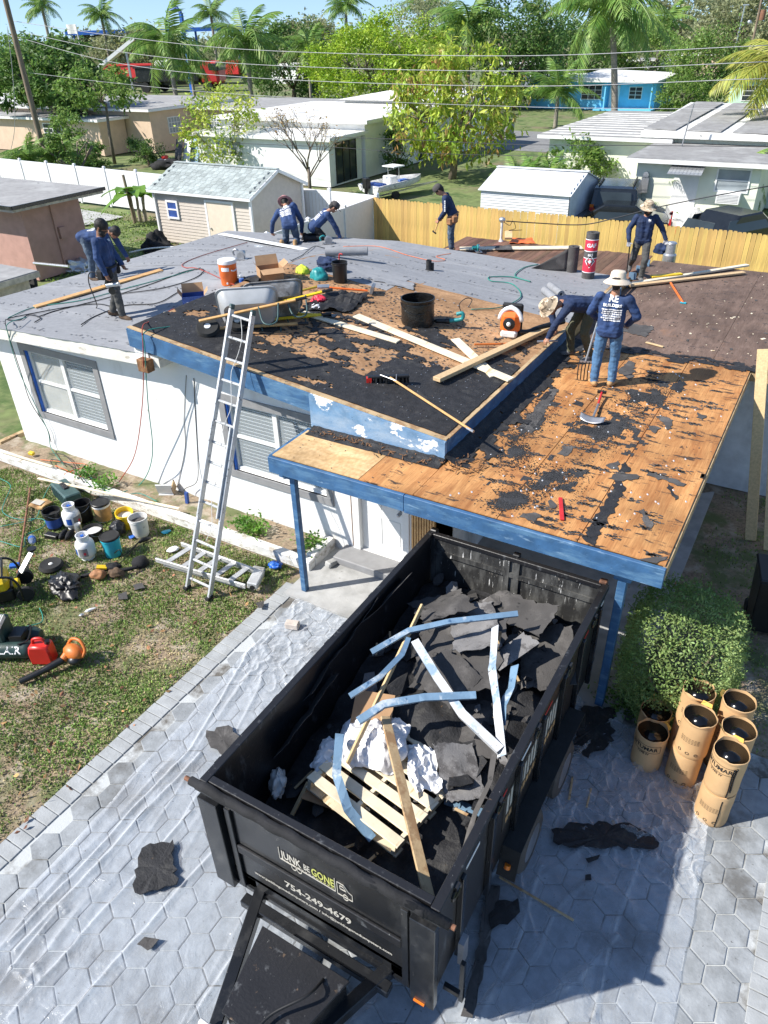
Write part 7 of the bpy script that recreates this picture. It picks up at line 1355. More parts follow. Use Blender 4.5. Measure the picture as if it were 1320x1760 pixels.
for k in range(5): x = -.09+.05*k; MB().tube(cr([(x, -.02+.012*k, .33), (x, -.05+.012*k, .2), (x, -.03+.012*k, .02)]), .010, 5).build('tine', 'black_metal', o)


# ---------------------------------------------------------------- fences
fn_ = thing('wooden_fence', 'new yellow picket fence behind the house', 'fence', (-6.8, 26.5, 0))
pk = MB().prism([(-.068, 0), (.068, 0), (.068, 1.78), (.045, 1.83), (-.045, 1.83), (-.068, 1.78)], 0, .018); pk.v = [(x, z, y) for x, y, z in pk.v]; pk.f = [f[::-1] for f in pk.f]; pkm = pk.mesh('picket'); pkm.materials.append(M('fence_wood'))
x = -16.15
while x < 4.2:
    p = put('picket', pkm, fn_, loc=(x+6.8, rnd.uniform(-.006, .006)-(x+16)*.03, rnd.uniform(-.012, .012))); p.scale.z = rnd.uniform(.985, 1.01); p.rotation_euler.y = rnd.uniform(-.006, .006); x += .142
for z in (.35, 1.5): MB().bar((-16.2, 26.545, z), (4.3, 25.93, z), .04, .09).build('rail', 'fence_wood', fn_, world=True)
def vinyl(name, label, pts, h=1.83):
    o = thing(name, label, 'fence', (pts[0][0], pts[0][1], 0))
    for a, b in zip(pts, pts[1:]):
        a, b = Vector((*a, 0)), Vector((*b, 0)); n = max(1, round((b-a).length/2.3))
        for k in range(n):
            p, q = a.lerp(b, k/n), a.lerp(b, (k+1)/n)
            MB().bar(p+Vector((0, 0, h*.5)), q+Vector((0, 0, h*.5)), .03, h-.18).build('panel', 'vinyl', o, world=True)
            for z in (.12, h-.07): MB().bar(p+Vector((0, 0, z)), q+Vector((0, 0, z)), .05, .12).build('rail', 'vinyl', o, world=True)
            d = (q-p).normalized(); g = MB()
            for i in range(1, 13): g.bar(p.lerp(q, i/13)+Vector((d.y, -d.x, 0))*.017+Vector((0, 0, .2)), p.lerp(q, i/13)+Vector((d.y, -d.x, 0))*.017+Vector((0, 0, h-.14)), .012, .006, (d.y, -d.x, 0))
            g.build('groove', 'siding_beige', o, world=True, kind='stuff')
        for k in range(n+1):
            p = a.lerp(b, k/n); MB().bx((p.x, p.y, h/2+.03), (.12, .12, h+.06)).build('post', 'vinyl', o, world=True); MB().add([(p.x+sx*.075, p.y+sy*.075, h+.062) for sx, sy in ((-1, -1), (1, -1), (1, 1), (-1, 1))]+[(p.x, p.y, h+.12)], [(0, 1, 4), (1, 2, 4), (2, 3, 4), (3, 0, 4), (3, 2, 1, 0)]).build('post_cap', 'vinyl', o, world=True)
    return o
vinyl('vinyl_fence', 'white vinyl fence running behind the lawn to the utility pole', [(-45, 28.6), (-16.3, 26.95)]); vinyl('vinyl_fence', 'shaded white vinyl fence coming forward to the roof', [(-16.25, 26.8), (-16.1, 19.6)])
# ---------------------------------------------------------------- sheds
sh = thing('garden_shed', 'beige garden shed with lap siding and grey shingle roof', 'shed', (-22.4, 25, 0)); x0, x1, y0, y1, ze, zr = -24.9, -19.8, 23.3, 26.7, 2.15, 2.85
def WP(mb, name, mats, par, **kw): return mb.build(name, mats, par, world=True, **kw)
def lap(a, b, z0, z1, out, step=.125, top=None):
    """lap siding between ground points a and b"""
    a, b, out = Vector((*a, 0)), Vector((*b, 0)), Vector((*out, 0)); m = MB(); z = z0
    while z < z1-.01:
        ztop = min(z+step, z1); f = lambda q, zz, o: q+out*o+Vector((0, 0, zz)); s0, s1 = (0, 1)
        if top: s0, s1 = top(z); 
        p, q = a.lerp(b, s0), a.lerp(b, s1); m.add([f(p, z, .028), f(q, z, .028), f(q, ztop, .008), f(p, ztop, .008), f(p, z, .008), f(q, z, .008)], [(0, 1, 2, 3), (4, 5, 1, 0)]); z += step
    return m
WP(MB().bb(x0+.05, x1-.05, y0+.05, y1-.05, 0, ze), 'body', 'siding_beige', sh)
WP(lap((x0, y0+.05), (x1, y0+.05), .05, ze, (0, -1)), 'front_siding', 'siding_beige', sh)
gt = lambda z: (0, 1) if z < ze else (.5*(z-ze)/(zr-ze), 1-.5*(z-ze)/(zr-ze))
WP(lap((x1-.05, y0), (x1-.05, y1), .05, zr-.02, (1, 0), top=gt), 'gable_siding', 'siding_beige', sh); WP(lap((x0+.05, y1), (x0+.05, y0), .05, zr-.02, (-1, 0), top=gt), 'gable_siding', 'siding_beige', sh)
for xx, yy in ((x0, y0), (x1, y0), (x1, y1)): WP(MB().bx((xx, yy, ze/2), (.09, .09, ze)), 'corner_trim', 'vinyl', sh)
ym = (y0+y1)/2; ov = .18; sl_ = (zr-ze)/(ym-y0)
for s in (-1, 1): WP(MB().hexa([(x0-ov, ym, zr-.02), (x1+ov, ym, zr-.02), (x1+ov, ym+s*(ym-y0+ov), ze-sl_*ov-.02), (x0-ov, ym+s*(ym-y0+ov), ze-sl_*ov-.02), (x0-ov, ym, zr+.03), (x1+ov, ym, zr+.03), (x1+ov, ym+s*(ym-y0+ov), ze-sl_*ov+.03), (x0-ov, ym+s*(ym-y0+ov), ze-sl_*ov+.03)][::1]), 'roof', 'shingle_grey', sh)
rf = [c for c in sh.children if c.name.startswith('roof')][0]; nr_, nc = 9, 19; L = math.hypot(ym-y0+ov, zr-ze+sl_*ov); W = (x1-x0+2*ov)/nc; rw = (ym-y0+ov)/nr_
shm = []
for k in range(4): b = MB(); w2 = W/2-.008; b.hexa([(-w2, -rw/2-.02, -.012-(rw/2+.02)*sl_), (w2, -rw/2-.02, -.012-(rw/2+.02)*sl_), (w2, rw/2, -.012+rw/2*sl_), (-w2, rw/2, -.012+rw/2*sl_), (-w2, -rw/2-.02, .014-(rw/2+.02)*sl_), (w2, -rw/2-.02, .014-(rw/2+.02)*sl_), (w2, rw/2, .002+rw/2*sl_), (-w2, rw/2, .002+rw/2*sl_)]); me = b.mesh('shingle'); me.materials.append(M('shingle_grey')); shm.append(me)
for i in range(nr_):
    for k in range(nc): yy = y0-ov+rw*(i+.5); put('shingle', shm[(i*7+k*3) % 4], rf, loc=(x0-ov+W*(k+.5)+(W*.25 if i % 2 else -W*.1)*.6-sh.location.x, yy-sh.location.y, ze-sl_*ov+sl_*rw*(i+.5)+.034))
WP(MB().bb(x0-ov, x1+ov, ym-.10, ym+.10, zr+.035, zr+.06), 'ridge_cap', 'shingle_grey', sh)
for s in (-1, 1): WP(MB().bar((x1+ov, ym, zr-.02), (x1+ov, ym+s*(ym-y0+ov), ze-sl_*ov-.02), .03, .12), 'barge_board', 'vinyl', sh)
WP(MB().bb(x0-ov, x1+ov, y0-ov-.03, y0-ov, ze-sl_*ov-.08, ze-sl_*ov+.02), 'gutter_board', 'vinyl', sh)
d = WP(MB().bb(-22.05, -20.75, y0-.02, y0+.03, .1, 1.80), 'door', 'door_cream', sh); WP(MB().bb(-22.14, -22.05, y0-.03, y0+.03, .1, 1.88).bb(-20.75, -20.66, y0-.03, y0+.03, .1, 1.88).bb(-22.05, -20.75, y0-.03, y0+.03, 1.80, 1.88), 'door_frame', 'vinyl', sh); WP(MB().ball((-21.95, y0-.05, .8), .04, 8), 'door_knob', 'steel', sh)
w = WP(MB().bb(-24.28, -24.2, y0-.03, y0+.02, 1.0, 1.72).bb(-23.72, -23.64, y0-.03, y0+.02, 1.0, 1.72).bb(-24.2, -23.72, y0-.03, y0+.02, 1.0, 1.08).bb(-24.2, -23.72, y0-.03, y0+.02, 1.64, 1.72).bb(-24.2, -23.72, y0-.025, y0+.02, 1.34, 1.40), 'window', 'vinyl', sh)
for a in (1.08, 1.40): WP(MB().bb(-24.2, -23.72, y0-.012, y0-.006, a, a+.25), 'pane', 'blue_print', sh)
ms = thing('metal_shed', 'white corrugated metal shed behind the yellow fence', 'shed', (-11.2, 31.5, 0)); x0, x1, y0, y1, ze, zr = -13.0, -9.3, 29.7, 33.4, 1.85, 2.4; ym = (y0+y1)/2
WP(lap((x0, y0), (x1, y0), .05, ze, (0, -1), .1), 'front_siding', 'metal_white', ms); WP(lap((x1, y0), (x1, y1), .05, zr-.02, (1, 0), .1, lambda z: (0, 1) if z < ze else (.5*(z-ze)/(zr-ze), 1-.5*(z-ze)/(zr-ze))), 'gable_siding', 'metal_white', ms); WP(MB().bb(x0+.02, x1-.02, y0+.02, y1, 0, ze), 'body', 'metal_white', ms)
for s in (-1, 1):
    for k in range(5): xa = x0-.1+(x1-x0+.2)*k/5; xb = x0-.1+(x1-x0+.2)*(k+1)/5-.012; ye = ym+s*(ym-y0+.12); WP(MB().hexa([(xa, ym, zr), (xb, ym, zr), (xb, ye, ze-.04), (xa, ye, ze-.04), (xa, ym, zr+.02), (xb, ym, zr+.02), (xb, ye, ze-.02), (xa, ye, ze-.02)]), 'roof_panel', 'metal_white', ms)
WP(MB().bb(x0-.12, x1+.12, ym-.12, ym+.12, zr+.022, zr+.05), 'ridge_cap', 'metal_white', ms)
# ---------------------------------------------------------------- neighbouring houses
def flathouse(name, label, base, boxes, wall, roof, trim='trim_white'):
    """boxes: (x0,x1,y0,y1,h,overhang,roofmat or None)"""
    o = thing(name, label, 'house', base)
    for (x0, x1, y0, y1, h, ov, rm) in boxes:
        WP(MB().bb(x0, x1, y0, y1, 0, h-.16), 'wall', wall, o); WP(MB().bb(x0-ov, x1+ov, y0-ov, y1+ov, h-.16, h), 'fascia', trim, o); WP(MB().bb(x0-ov+.03, x1+ov-.03, y0-ov+.03, y1+ov-.03, h+.002, h+.03), 'roof', rm or roof, o)
    return o
def win(o, face, u0, u1, z0, z1, c, glass='glass_dark', bars=(2, 3), frm='trim_white'):
    """window on a wall plane: face 'y' (front, plane y=c) or 'x' (right side, plane x=c)"""
    t = .06; P = (lambda a, b, d, e, o0, o1: MB().bb(a, b, c-o1, c-o0, d, e)) if face == 'y' else (lambda a, b, d, e, o0, o1: MB().bb(c+o0, c+o1, a, b, d, e))
    w = MB()
    for a, b, d, e in ((u0-t, u1+t, z1, z1+t), (u0-t, u1+t, z0-t, z0), (u0-t, u0, z0, z1), (u1, u1+t, z0, z1)): q = P(a, b, d, e, 0, .05); w.add(q.v, q.f)
    for i in range(1, bars[0]): x = u0+(u1-u0)*i/bars[0]; q = P(x-.025, x+.025, z0, z1, .012, .04); w.add(q.v, q.f)
    for i in range(1, bars[1]): z = z0+(z1-z0)*i/bars[1]; q = P(u0, u1, z-.02, z+.02, .013, .035); w.add(q.v, q.f)
    f = WP(w, 'window', frm, o); g = P(u0, u1, z0, z1, .003, .01); g.v = [(v[0]-o.location.x, v[1]-o.location.y, v[2]) for v in g.v]; g.build('pane', glass, f); return f
pk_ = thing('pink_house', 'pink stucco neighbour house with flat grey roof', 'house', (-28, 18.5, 0)); WP(MB().bb(-40, -24.7, 16.9, 19.4, 0, 2.5), 'wall', 'pink_stucco', pk_); WP(MB().bb(-40, -24.1, 16.2, 20.1, 2.5, 2.66), 'fascia', 'mortar_pink', pk_); WP(MB().bb(-40, -24.05, 16.15, 20.15, 2.662, 2.70), 'roof', 'roof_grey', pk_)
for (xa, xb) in ((-40, -24.02),): WP(MB().bb(xa, xb, 16.10, 16.145, 2.6, 2.72).bb(-24.045, -24.0, 16.15, 20.15, 2.6, 2.72), 'drip_edge', 'black_metal', pk_)
WP(MB().bb(-24.69, -24.6, 18.2, 18.45, 1.2, 1.6), 'meter_box', 'pink_stucco', pk_); WP(MB().cyl((-24.66, 18.1, .2), (-24.66, 18.1, 2.4), .03), 'conduit', 'pink_stucco', pk_)
lt_ = flathouse('lean_to', 'low lean-to with grey flat roof at the left frame edge', (-22, 13, 0), [(-26, -20.4, 12.2, 13.6, 1.6, .25, None)], 'mortar_pink', 'roof_grey', 'mortar_pink')
bh = flathouse('beige_house', 'beige house with white edged flat roofs behind the white fence', (-50, 46, 0), [(-64, -46.2, 44.2, 55, 2.95, .5, None), (-64, -48.8, 41.6, 44.1, 2.45, .45, None), (-46.1, -35, 49, 57, 2.75, .5, None)], 'beige_stucco', 'roof_grey')
win(bh, 'x', 46.0, 47.2, 1.2, 2.2, -46.2, 'glass_pane', (4, 3)); win(bh, 'y', -44.8, -43.2, 1.0, 2.1, 49, 'glass_pane', (6, 3)); win(bh, 'y', -55, -53, 1.1, 2.0, 41.6)
flathouse('white_house', 'white roofed house at the left frame edge behind the palms', (-62, 48, 0), [(-80, -66, 48, 56, 2.8, .5, 'roof_white')], 'white_paint', 'roof_white'); o = flathouse('tan_house', 'small tan wall and grey roof left of the beige house', (-64, 45, 0), [(-72, -64.8, 42, 47, 2.4, .4, None)], 'beige_stucco', 'roof_grey')
wh = flathouse('white_house', 'white stepped flat roof house in the middle distance', (-28, 41, 0), [(-35, -25.4, 37.0, 40.4, 2.5, .35, 'roof_white'), (-36, -25.2, 40.5, 51, 3.05, .4, 'roof_white')], 'white_paint', 'roof_white'); WP(MB().prism([(-33, 50.5), (-24.6, 50.5), (-24.6, 57), (-33, 57)], 0, 3.3), 'rear_wing', 'white_paint', wh); WP(MB().add([(-33.4, 50, 3.3), (-24.2, 50, 3.3), (-24.2, 57.4, 3.3), (-33.4, 57.4, 3.3), (-28.8, 50, 3.95), (-28.8, 57.4, 3.95)], [(0, 1, 4), (1, 2, 5, 4), (2, 3, 5), (3, 0, 4, 5)]), 'rear_roof', 'roof_white', wh)
d = WP(MB().bb(-25.4, -25.37, 37.6, 39.7, .1, 2.2), 'sliding_door', 'glass_dark', wh)
for y in (37.6, 38.3, 39.0, 39.66): WP(MB().bb(-25.369, -25.34, y, y+.06, .1, 2.2), 'door_frame', 'black_metal', wh)
win(wh, 'x', 43.6, 45.2, 1.2, 2.5, -25.2, 'glass_dark', (1, 2)); win(wh, 'x', 47, 47.8, .1, 2.2, -25.2, 'glass_dark', (1, 1)); win(wh, 'y', -33.5, -31.6, 1.3, 2.1, 37.0, 'glass_pane', (2, 1))
gh = flathouse('cream_house', 'cream house with worn dark roofs behind the yellow fence', (-7, 40, 0), [(-8.2, -3.3, 35.2, 40, 2.55, .45, 'roof_dark'), (-13.9, -8.3, 40.1, 52, 2.75, .5, 'roof_dark')], 'cream_stucco', 'roof_dark')
WP(MB().bb(-8.2, 3.5, 40.1, 50, 0, 2.8), 'rear_wall', 'cream_stucco', gh); WP(MB().hexa([(-9.3, 39.6, 2.80), (4, 39.6, 2.80), (4, 50.5, 2.9), (-9.3, 50.5, 2.9), (-9.3, 39.6, 3.05), (4, 39.6, 2.9), (4, 50.5, 3.3), (-9.3, 50.5, 3.45)]), 'upper_roof', 'roof_white', gh)
for k in range(6): WP(MB().bar((-8.6+2*k, 40.2, 3.10-.02*k), (-8.2+2*k, 50.2, 3.5-.03*k), 1.5, .03), 'roof_panel', 'roof_dark', gh)
for k in range(11): WP(MB().bb(-14.3, -8.35, 40.0+1.05*k, 40.3+1.05*k, 2.783, 2.80), 'roof_batten', 'roof_white', gh)
win(gh, 'y', -4.9, -3.7, 1.45, 2.25, 35.2, 'glass_pane', (1, 2)); WP(MB().bb(-4.75, -3.85, 34.75, 35.19, 1.02, 1.42), 'air_conditioner', 'plastic_white', gh)
for k in range(6): WP(MB().bb(-4.70, -3.90, 34.745, 34.75, 1.07+.055*k, 1.09+.055*k), 'grille_bar', 'trim_grey', gh)
for k in range(9): a = -6.75+.15*k; WP(MB().hexa([(a, 34.3, 2.08), (a+.14, 34.3, 2.08), (a+.14, 35.19, 2.4), (a, 35.19, 2.4), (a, 34.3, 2.11), (a+.14, 34.3, 2.11), (a+.14, 35.19, 2.43), (a, 35.19, 2.43)]), 'awning_slat', 'aluminium', gh)
WP(MB().bb(-6.6, -5.6, 35.16, 35.199, .1, 2.1), 'door', 'trim_white', gh); WP(MB().bb(-7.9, -7.6, 35.0, 35.19, 1.2, 1.8).cyl((-7.75, 35.0, 1.9), (-7.75, 35.12, 1.9), .12), 'meter_box', 'aluminium', gh); WP(MB().cyl((-7.2, 38.8, 2.55), (-7.0, 38.8, 4.3), .03), 'antenna_mast', 'steel', gh)
bl = thing('blue_house', 'bright blue house with white roof across the street', 'house', (-26, 88, 0)); WP(MB().bb(-32.4, -24.2, 85.4, 94, 0, 2.55), 'wall', 'blue_stucco', bl); WP(MB().bb(-24.2, -19.4, 86.4, 94, 0, 2.4), 'wall', 'blue_stucco', bl); WP(MB().bb(-33, -27.5, 84.6, 94.5, 2.55, 2.8), 'roof', 'roof_white', bl); WP(MB().hexa([(-27.4, 84.4, 2.5), (-18.9, 84.4, 2.45), (-18.9, 94.5, 2.7), (-27.4, 94.5, 2.9), (-27.4, 84.4, 2.9), (-18.9, 84.4, 2.62), (-18.9, 94.5, 2.85), (-27.4, 94.5, 3.2)]), 'roof', 'roof_white', bl)
for xx in (-19.5, -24.1): WP(MB().bb(xx, xx+.12, 84.7, 84.82, 0, 2.5), 'porch_post', 'blue_stucco', bl)
for a, b in ((-31.6, -29.2), (-26.6, -24.6)): win(bl, 'y', a, b, .95, 2.15, 85.4, 'glass_dark', (3, 3))
win(bl, 'y', -22, -20.8, .95, 1.95, 86.4, 'glass_dark', (2, 3)); win(bl, 'x', 89, 89.8, .9, 1.9, -19.4); win(bl, 'x', 91.5, 92.5, .1, 2.0, -19.4, 'glass_dark', (1, 1)); WP(MB().bb(-24.0, -23.0, 86.3, 86.399, .05, 2.1), 'door', 'trim_white', bl); WP(MB().bb(-25, -19.2, 84.4, 86.3, -.02, .12), 'porch_floor', 'blue_stucco', bl)
pg = flathouse('mint_house', 'pale green house at the right frame edge across the street', (-9, 90, 0), [(-12.6, -5, 87, 95, 2.75, .5, None)], 'mint_stucco', 'roof_grey'); win(pg, 'y', -11.4, -9.4, .9, 2.1, 87)
for i, (px, d, w, lb, rm, wm) in enumerate(((900, 125, 9, 'white roofed house half hidden behind dark trees', 'roof_white', 'white_paint'), (1120, 130, 7, 'small white house behind the round street tree', 'roof_grey', 'white_paint'), (1195, 150, 8, 'far pale house between the trees at the right', 'roof_white', 'beige_stucco'), (560, 150, 9, 'far low white building behind the lime tree', 'roof_white', 'white_paint'))):
    c = Vector([(-45.339,116.487,0.000), (-29.764,126.547,0.000), (-27.678,147.424,0.000), (-89.424,120.430,0.000)][i]); flathouse('far_house', lb, c, [(c.x-w/2, c.x+w/2, c.y, c.y+7, 2.9, .5, rm)], wm, rm)
# ---------------------------------------------------------------- trees
def limb(b, p, d, l, r, depth, tips, spread=.6, g=rnd):
    q = p+d*l; m_ = p+d*l*.5+Vector((g.uniform(-1, 1), g.uniform(-1, 1), g.uniform(-.3, .6)))*l*.08; b.tube([p, m_, q], [r, r*.82, r*.62], 6 if depth > 1 else 4)
    if depth == 0: tips.append(q); return
    for k in range(g.choice((2, 3, 3))):
        nd = (d+Vector((g.uniform(-1, 1), g.uniform(-1, 1), g.uniform(-.25, .7)))*spread).normalized(); limb(b, q, nd, l*g.uniform(.62, .85), r*.6, depth-1, tips, spread, g)
    if depth < 3: tips.append(q)
def tree(name, label, base, h, crown, n, leaf, mats, trunk_h=.35, r0=.16, droop=.4, aspect=.45, clumps=40, seed=0, depth=3, fill=.8, tr='bark', crown_c=None, cat='tree', group=None, csz=.28):
    """crown = (rx, ry, rz, centre height)"""
    g = random.Random(seed); gn = np.random.default_rng(seed); o = thing(name, label, cat, base, 0, group); b = MB(); tips = []
    rx, ry, rz_, zc = crown; th = max(.3, zc-rz_*.75); b.tube([(0, 0, -.1), (g.uniform(-.1, .1), g.uniform(-.1, .1), th*.5), (g.uniform(-.2, .2), g.uniform(-.2, .2), th)], [r0*1.25, r0, r0*.85], 9)
    for k in range(5): a = 2*math.pi*k/5+g.random(); limb(b, Vector((0, 0, th)), Vector((math.cos(a)*.7, math.sin(a)*.7, g.uniform(.5, 1.1))).normalized(), rz_*.55, r0*.55, depth-1, tips, .65, g)
    b.build('trunk', tr, o, smooth=True); C = []
    while len(C) < clumps:
        d = gn.normal(size=3); d /= np.linalg.norm(d); q = gn.uniform(.35, 1)**.45*(1+.22*noise.noise(Vector(d)*2+Vector((seed, 0, 0)))); C.append((d[0]*rx*q, d[1]*ry*q, zc+d[2]*rz_*q))
    C = np.array(C); per = n//clumps; P = []
    for c in C:
        s = gn.uniform(.6, 1.3)*csz*min(rx, rz_); P.append(c+gn.normal(size=(per, 3))*np.array([s, s, s*.7]))
    P = np.concatenate(P); k = len(mats) if isinstance(mats, (list, tuple)) else 1
    P = P[P[:, 2] > .15]
    if k == 1: V, Fq = leaves(P, leaf, droop, aspect, seed); npmesh('crown', V, Fq, mats, o)
    else:
        V, Fq = leaves(P, leaf, droop, aspect, seed); cr_ = npmesh('crown', V, Fq, list(mats), o); m = len(P); pick = gn.random(m); cl = np.repeat(gn.random(clumps), per)[:m] if m <= per*clumps else gn.random(m); idx = ((pick*.5+cl*.5) > .77).astype(np.int32); cr_.data.polygons.foreach_set('material_index', np.concatenate([idx, idx])); cr_.data.update()
    return o
tree('mango_tree', 'broad yellow green tree with rusty drooping leaves behind the fence', (-20.420,42.332,0.000), 7, (3.7, 3.4, 3.0, 3.9), 5600, .40, ('leaf_mango', 'leaf_rust'), r0=.2, droop=.75, aspect=.38, clumps=85, seed=2, csz=.15)
tree('lime_tree', 'bright lime green fine leaved tree in the middle distance', (-43.053,72.128,0.000), 8, (8.2, 6, 3.9, 4.6), 26000, .30, 'leaf_lime', r0=.35, droop=.1, aspect=.5, clumps=190, seed=3, csz=.14)
tree('fig_tree', 'large dark green tree behind the utility pole', (-55.116,43.154,0.000), 8, (4.8, 4.2, 2.5, 5.0), 11000, .42, ('leaf_deep', 'leaf_mid'), r0=.3, clumps=90, seed=4, csz=.15)
tree('slender_tree', 'slender tree with open crown before the beige house', (-45.316,39.325,0.000), 5, (2.9, 2.6, 1.35, 4.7), 2600, .32, 'leaf_mid', r0=.10, clumps=46, seed=5, csz=.18)
tree('yellowing_tree', 'sparse yellow green tree behind the garden shed', (-33.248,37.344,0.000), 5, (2.5, 2.2, 2.35, 2.9), 3000, .26, ('leaf_mango', 'leaf_olive'), r0=.08, clumps=70, seed=6, csz=.16)
o = thing('bare_tree', 'leafless grey branched tree before the white house', 'tree', (-24.700,33.969,0.000)); b = MB(); tips = []; g = random.Random(8); b.tube([(0, 0, -.1), (.05, 0, .8), (0, .05, 1.5)], [.11, .09, .08], 8)
for k in range(7): a = k*.9; limb(b, Vector((0, 0, .9+.1*k)), Vector((math.cos(a)*.8, math.sin(a)*.5, .9)).normalized(), 1.15, .045, 3, tips, .55, g)
b.build('trunk', 'bark', o, smooth=True); V, Fq = leaves(np.array([tuple(t_+Vector((rnd.gauss(0, .1), rnd.gauss(0, .1), rnd.gauss(0, .1)))) for t_ in tips for _ in range(2)]), .12, .3, .5, 3); npmesh('crown', V, Fq, 'leaf_rust', o)
for i, (lb, p, cr_, n, lf, mt) in enumerate((
    ('round olive green street tree beside the mint house', (-15.527,90.680,0.000), (3.8, 3.5, 3.2, 4.2), 7000, .34, ('leaf_mid', 'leaf_olive')),
    ('low bushy green tree under the round street tree', (-15.993,82.463,0.000), (2.2, 2, 1.6, 1.8), 3000, .28, 'leaf_mid'),
    ('dark dense tree left of the coconut palm', (-34.458,106.567,0.000), (6, 5, 4, 4.6), 9000, .45, ('leaf_deep', 'leaf_mid')),
    ('tall dark tree behind the mango tree', (-33.195,83.655,0.000), (4.4, 4, 5.0, 6.2), 9000, .4, ('leaf_deep', 'leaf_olive')),
    ('green tree right behind the coconut trunk', (-25.978,108.946,0.000), (4.6, 4, 3.3, 4.0), 7000, .4, ('leaf_mid', 'leaf_olive')),
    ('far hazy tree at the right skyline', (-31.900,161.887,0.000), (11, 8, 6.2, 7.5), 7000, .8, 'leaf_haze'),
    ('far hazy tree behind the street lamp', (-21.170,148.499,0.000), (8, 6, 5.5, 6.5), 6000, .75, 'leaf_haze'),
    ('dark tree between the left palms and the lime tree', (-65.577,88.315,0.000), (6, 5, 4.3, 4.6), 9000, .45, ('leaf_deep', 'leaf_mid')),
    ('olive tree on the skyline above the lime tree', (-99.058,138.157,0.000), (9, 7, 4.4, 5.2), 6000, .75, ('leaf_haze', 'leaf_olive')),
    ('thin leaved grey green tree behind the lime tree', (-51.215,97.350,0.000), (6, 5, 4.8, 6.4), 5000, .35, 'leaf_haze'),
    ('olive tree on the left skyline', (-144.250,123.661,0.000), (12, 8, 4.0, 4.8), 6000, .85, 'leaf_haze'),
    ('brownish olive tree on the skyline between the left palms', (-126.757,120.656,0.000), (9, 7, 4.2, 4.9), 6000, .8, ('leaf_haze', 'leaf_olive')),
    ('dark shrub tree at the far left behind the pole', (-96.777,70.953,0.000), (6, 5, 3.6, 4.4), 5000, .5, 'leaf_mid'),
    ('small round green bush by the beige wall', (-42.332,39.648,0.000), (1.3, 1.2, .9, .8), 2600, .16, 'leaf_deep'),
    ('glossy green shrub right of the metal shed', (-12.281,40.164,0.000), (1.7, 1.4, 1.35, 1.5), 3200, .22, 'leaf_mid'),
    ('dark shrub against the white house wall', (-24.259,42.573,0.000), (.9, .8, 1.2, 1.4), 1200, .2, 'leaf_deep'),
    ('vine covered growth at the foot of the utility pole', (-39.971,31.675,0.000), (1.1, 1, 2.4, 2.2), 2600, .2, ('leaf_mid', 'leaf_deep')),
    ('tangled shrub left of the slender tree', (-44.814,36.820,0.000), (1.8, 1.5, .9, .9), 2200, .25, ('leaf_deep', 'leaf_olive')))):
    tree('background_tree' if cr_[2] > 1.6 else 'background_shrub', lb, p, cr_[3], cr_, n, lf, mt, r0=.07*cr_[2], clumps=int(20+cr_[0]*7), seed=20+i, csz=.2, depth=2, cat='tree' if cr_[2] > 1.6 else 'shrub')
# far mass of woods along the skyline
P = []
for k in range(230):
    a = rnd.uniform(-1.25, .15); d_ = rnd.uniform(210, 330); h = 7+3.2*noise.noise((a*9, d_*.02, 0))+rnd.uniform(-1, 1.5); c = np.array([math.sin(a)*d_, math.cos(a)*d_, h*.45]); P.append(c+npr.normal(size=(200, 3))*np.array([4.5, 4.5, h*.26]))
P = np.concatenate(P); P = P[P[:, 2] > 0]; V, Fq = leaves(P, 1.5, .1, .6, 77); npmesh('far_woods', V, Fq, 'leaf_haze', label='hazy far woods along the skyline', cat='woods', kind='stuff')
# ---------------------------------------------------------------- palms
def frond(length, seed, w=.26, nl=34, sag=.55):
    g = random.Random(seed); b = MB(); spine = []
    for i in range(nl+1): t = i/nl; spine.append(Vector((length*(t-.12*t**3), 0, length*(.42*t-sag*1.55*t*t))))
    b.tube(spine[::3], [.035*length/3*(1-.8*i/len(spine[::3]))+.004 for i in range(len(spine[::3]))], 5)
    for i in range(3, nl+1):
        t = i/nl; l = length*.30*math.sin(math.pi*min(1, .12+.88*t))**.6*(1-.35*t)+.05; p = spine[i]; d = (spine[i]-spine[i-1]).normalized()
        for s in (-1, 1):
            dr = Vector((d.x*.55, s*.85, -.35+d.z*.3-g.uniform(0, .5))).normalized(); e = p+dr*l*g.uniform(.8, 1.1)+Vector((0, 0, -l*.18)); m_ = p+dr*l*.5; u = d*w*length*.055
            b.add([p-u*.5, p+u*.5, m_+u, e, m_-u], [(0, 1, 2, 4), (4, 2, 3)])
    return b
FR = {}
def palm(label, base, h, fl, n=18, lean=(0, 0), mat='leaf_palm', seed=0, r=.16, up=.0, name='palm_tree', trunk=True, droop=0.0):
    g = random.Random(seed); o = thing(name, label, 'palm', base)
    for k in range(3):
        if (k, mat) not in FR: me = frond(1.0, 50+k, sag=(.35, .5, .62)[k]).mesh('frond'); me.materials.append(M(mat)); FR[(k, mat)] = me
    top = Vector((lean[0], lean[1], h))
    if trunk:
        pts = [Vector((lean[0]*t**1.5, lean[1]*t**1.5, h*t)) for t in np.linspace(0, 1, 12)]; MB().tube(pts, [r*1.3]+[r*(1-.25*t)+.008*(i % 2) for i, t in enumerate(np.linspace(0, 1, 11))], 10).build('trunk', 'palm_bark', o, smooth=True)
    for i in range(n):
        f = put('frond', FR[(i % 3, mat)], o, loc=top); t = i/n; f.scale = (fl*g.uniform(.85, 1.1),)*3; f.rotation_euler = (g.uniform(-.3, .3), R(-62+88*t+g.uniform(-10, 10))+up+droop, i*2.4+g.uniform(-.2, .2))
    return o
palm('tall coconut palm with thick ringed trunk before the blue house', (-14.370,54.125,0.000), 8.16, 4.3, 22, (-1.2, -.1), seed=1, r=.22, droop=.25)
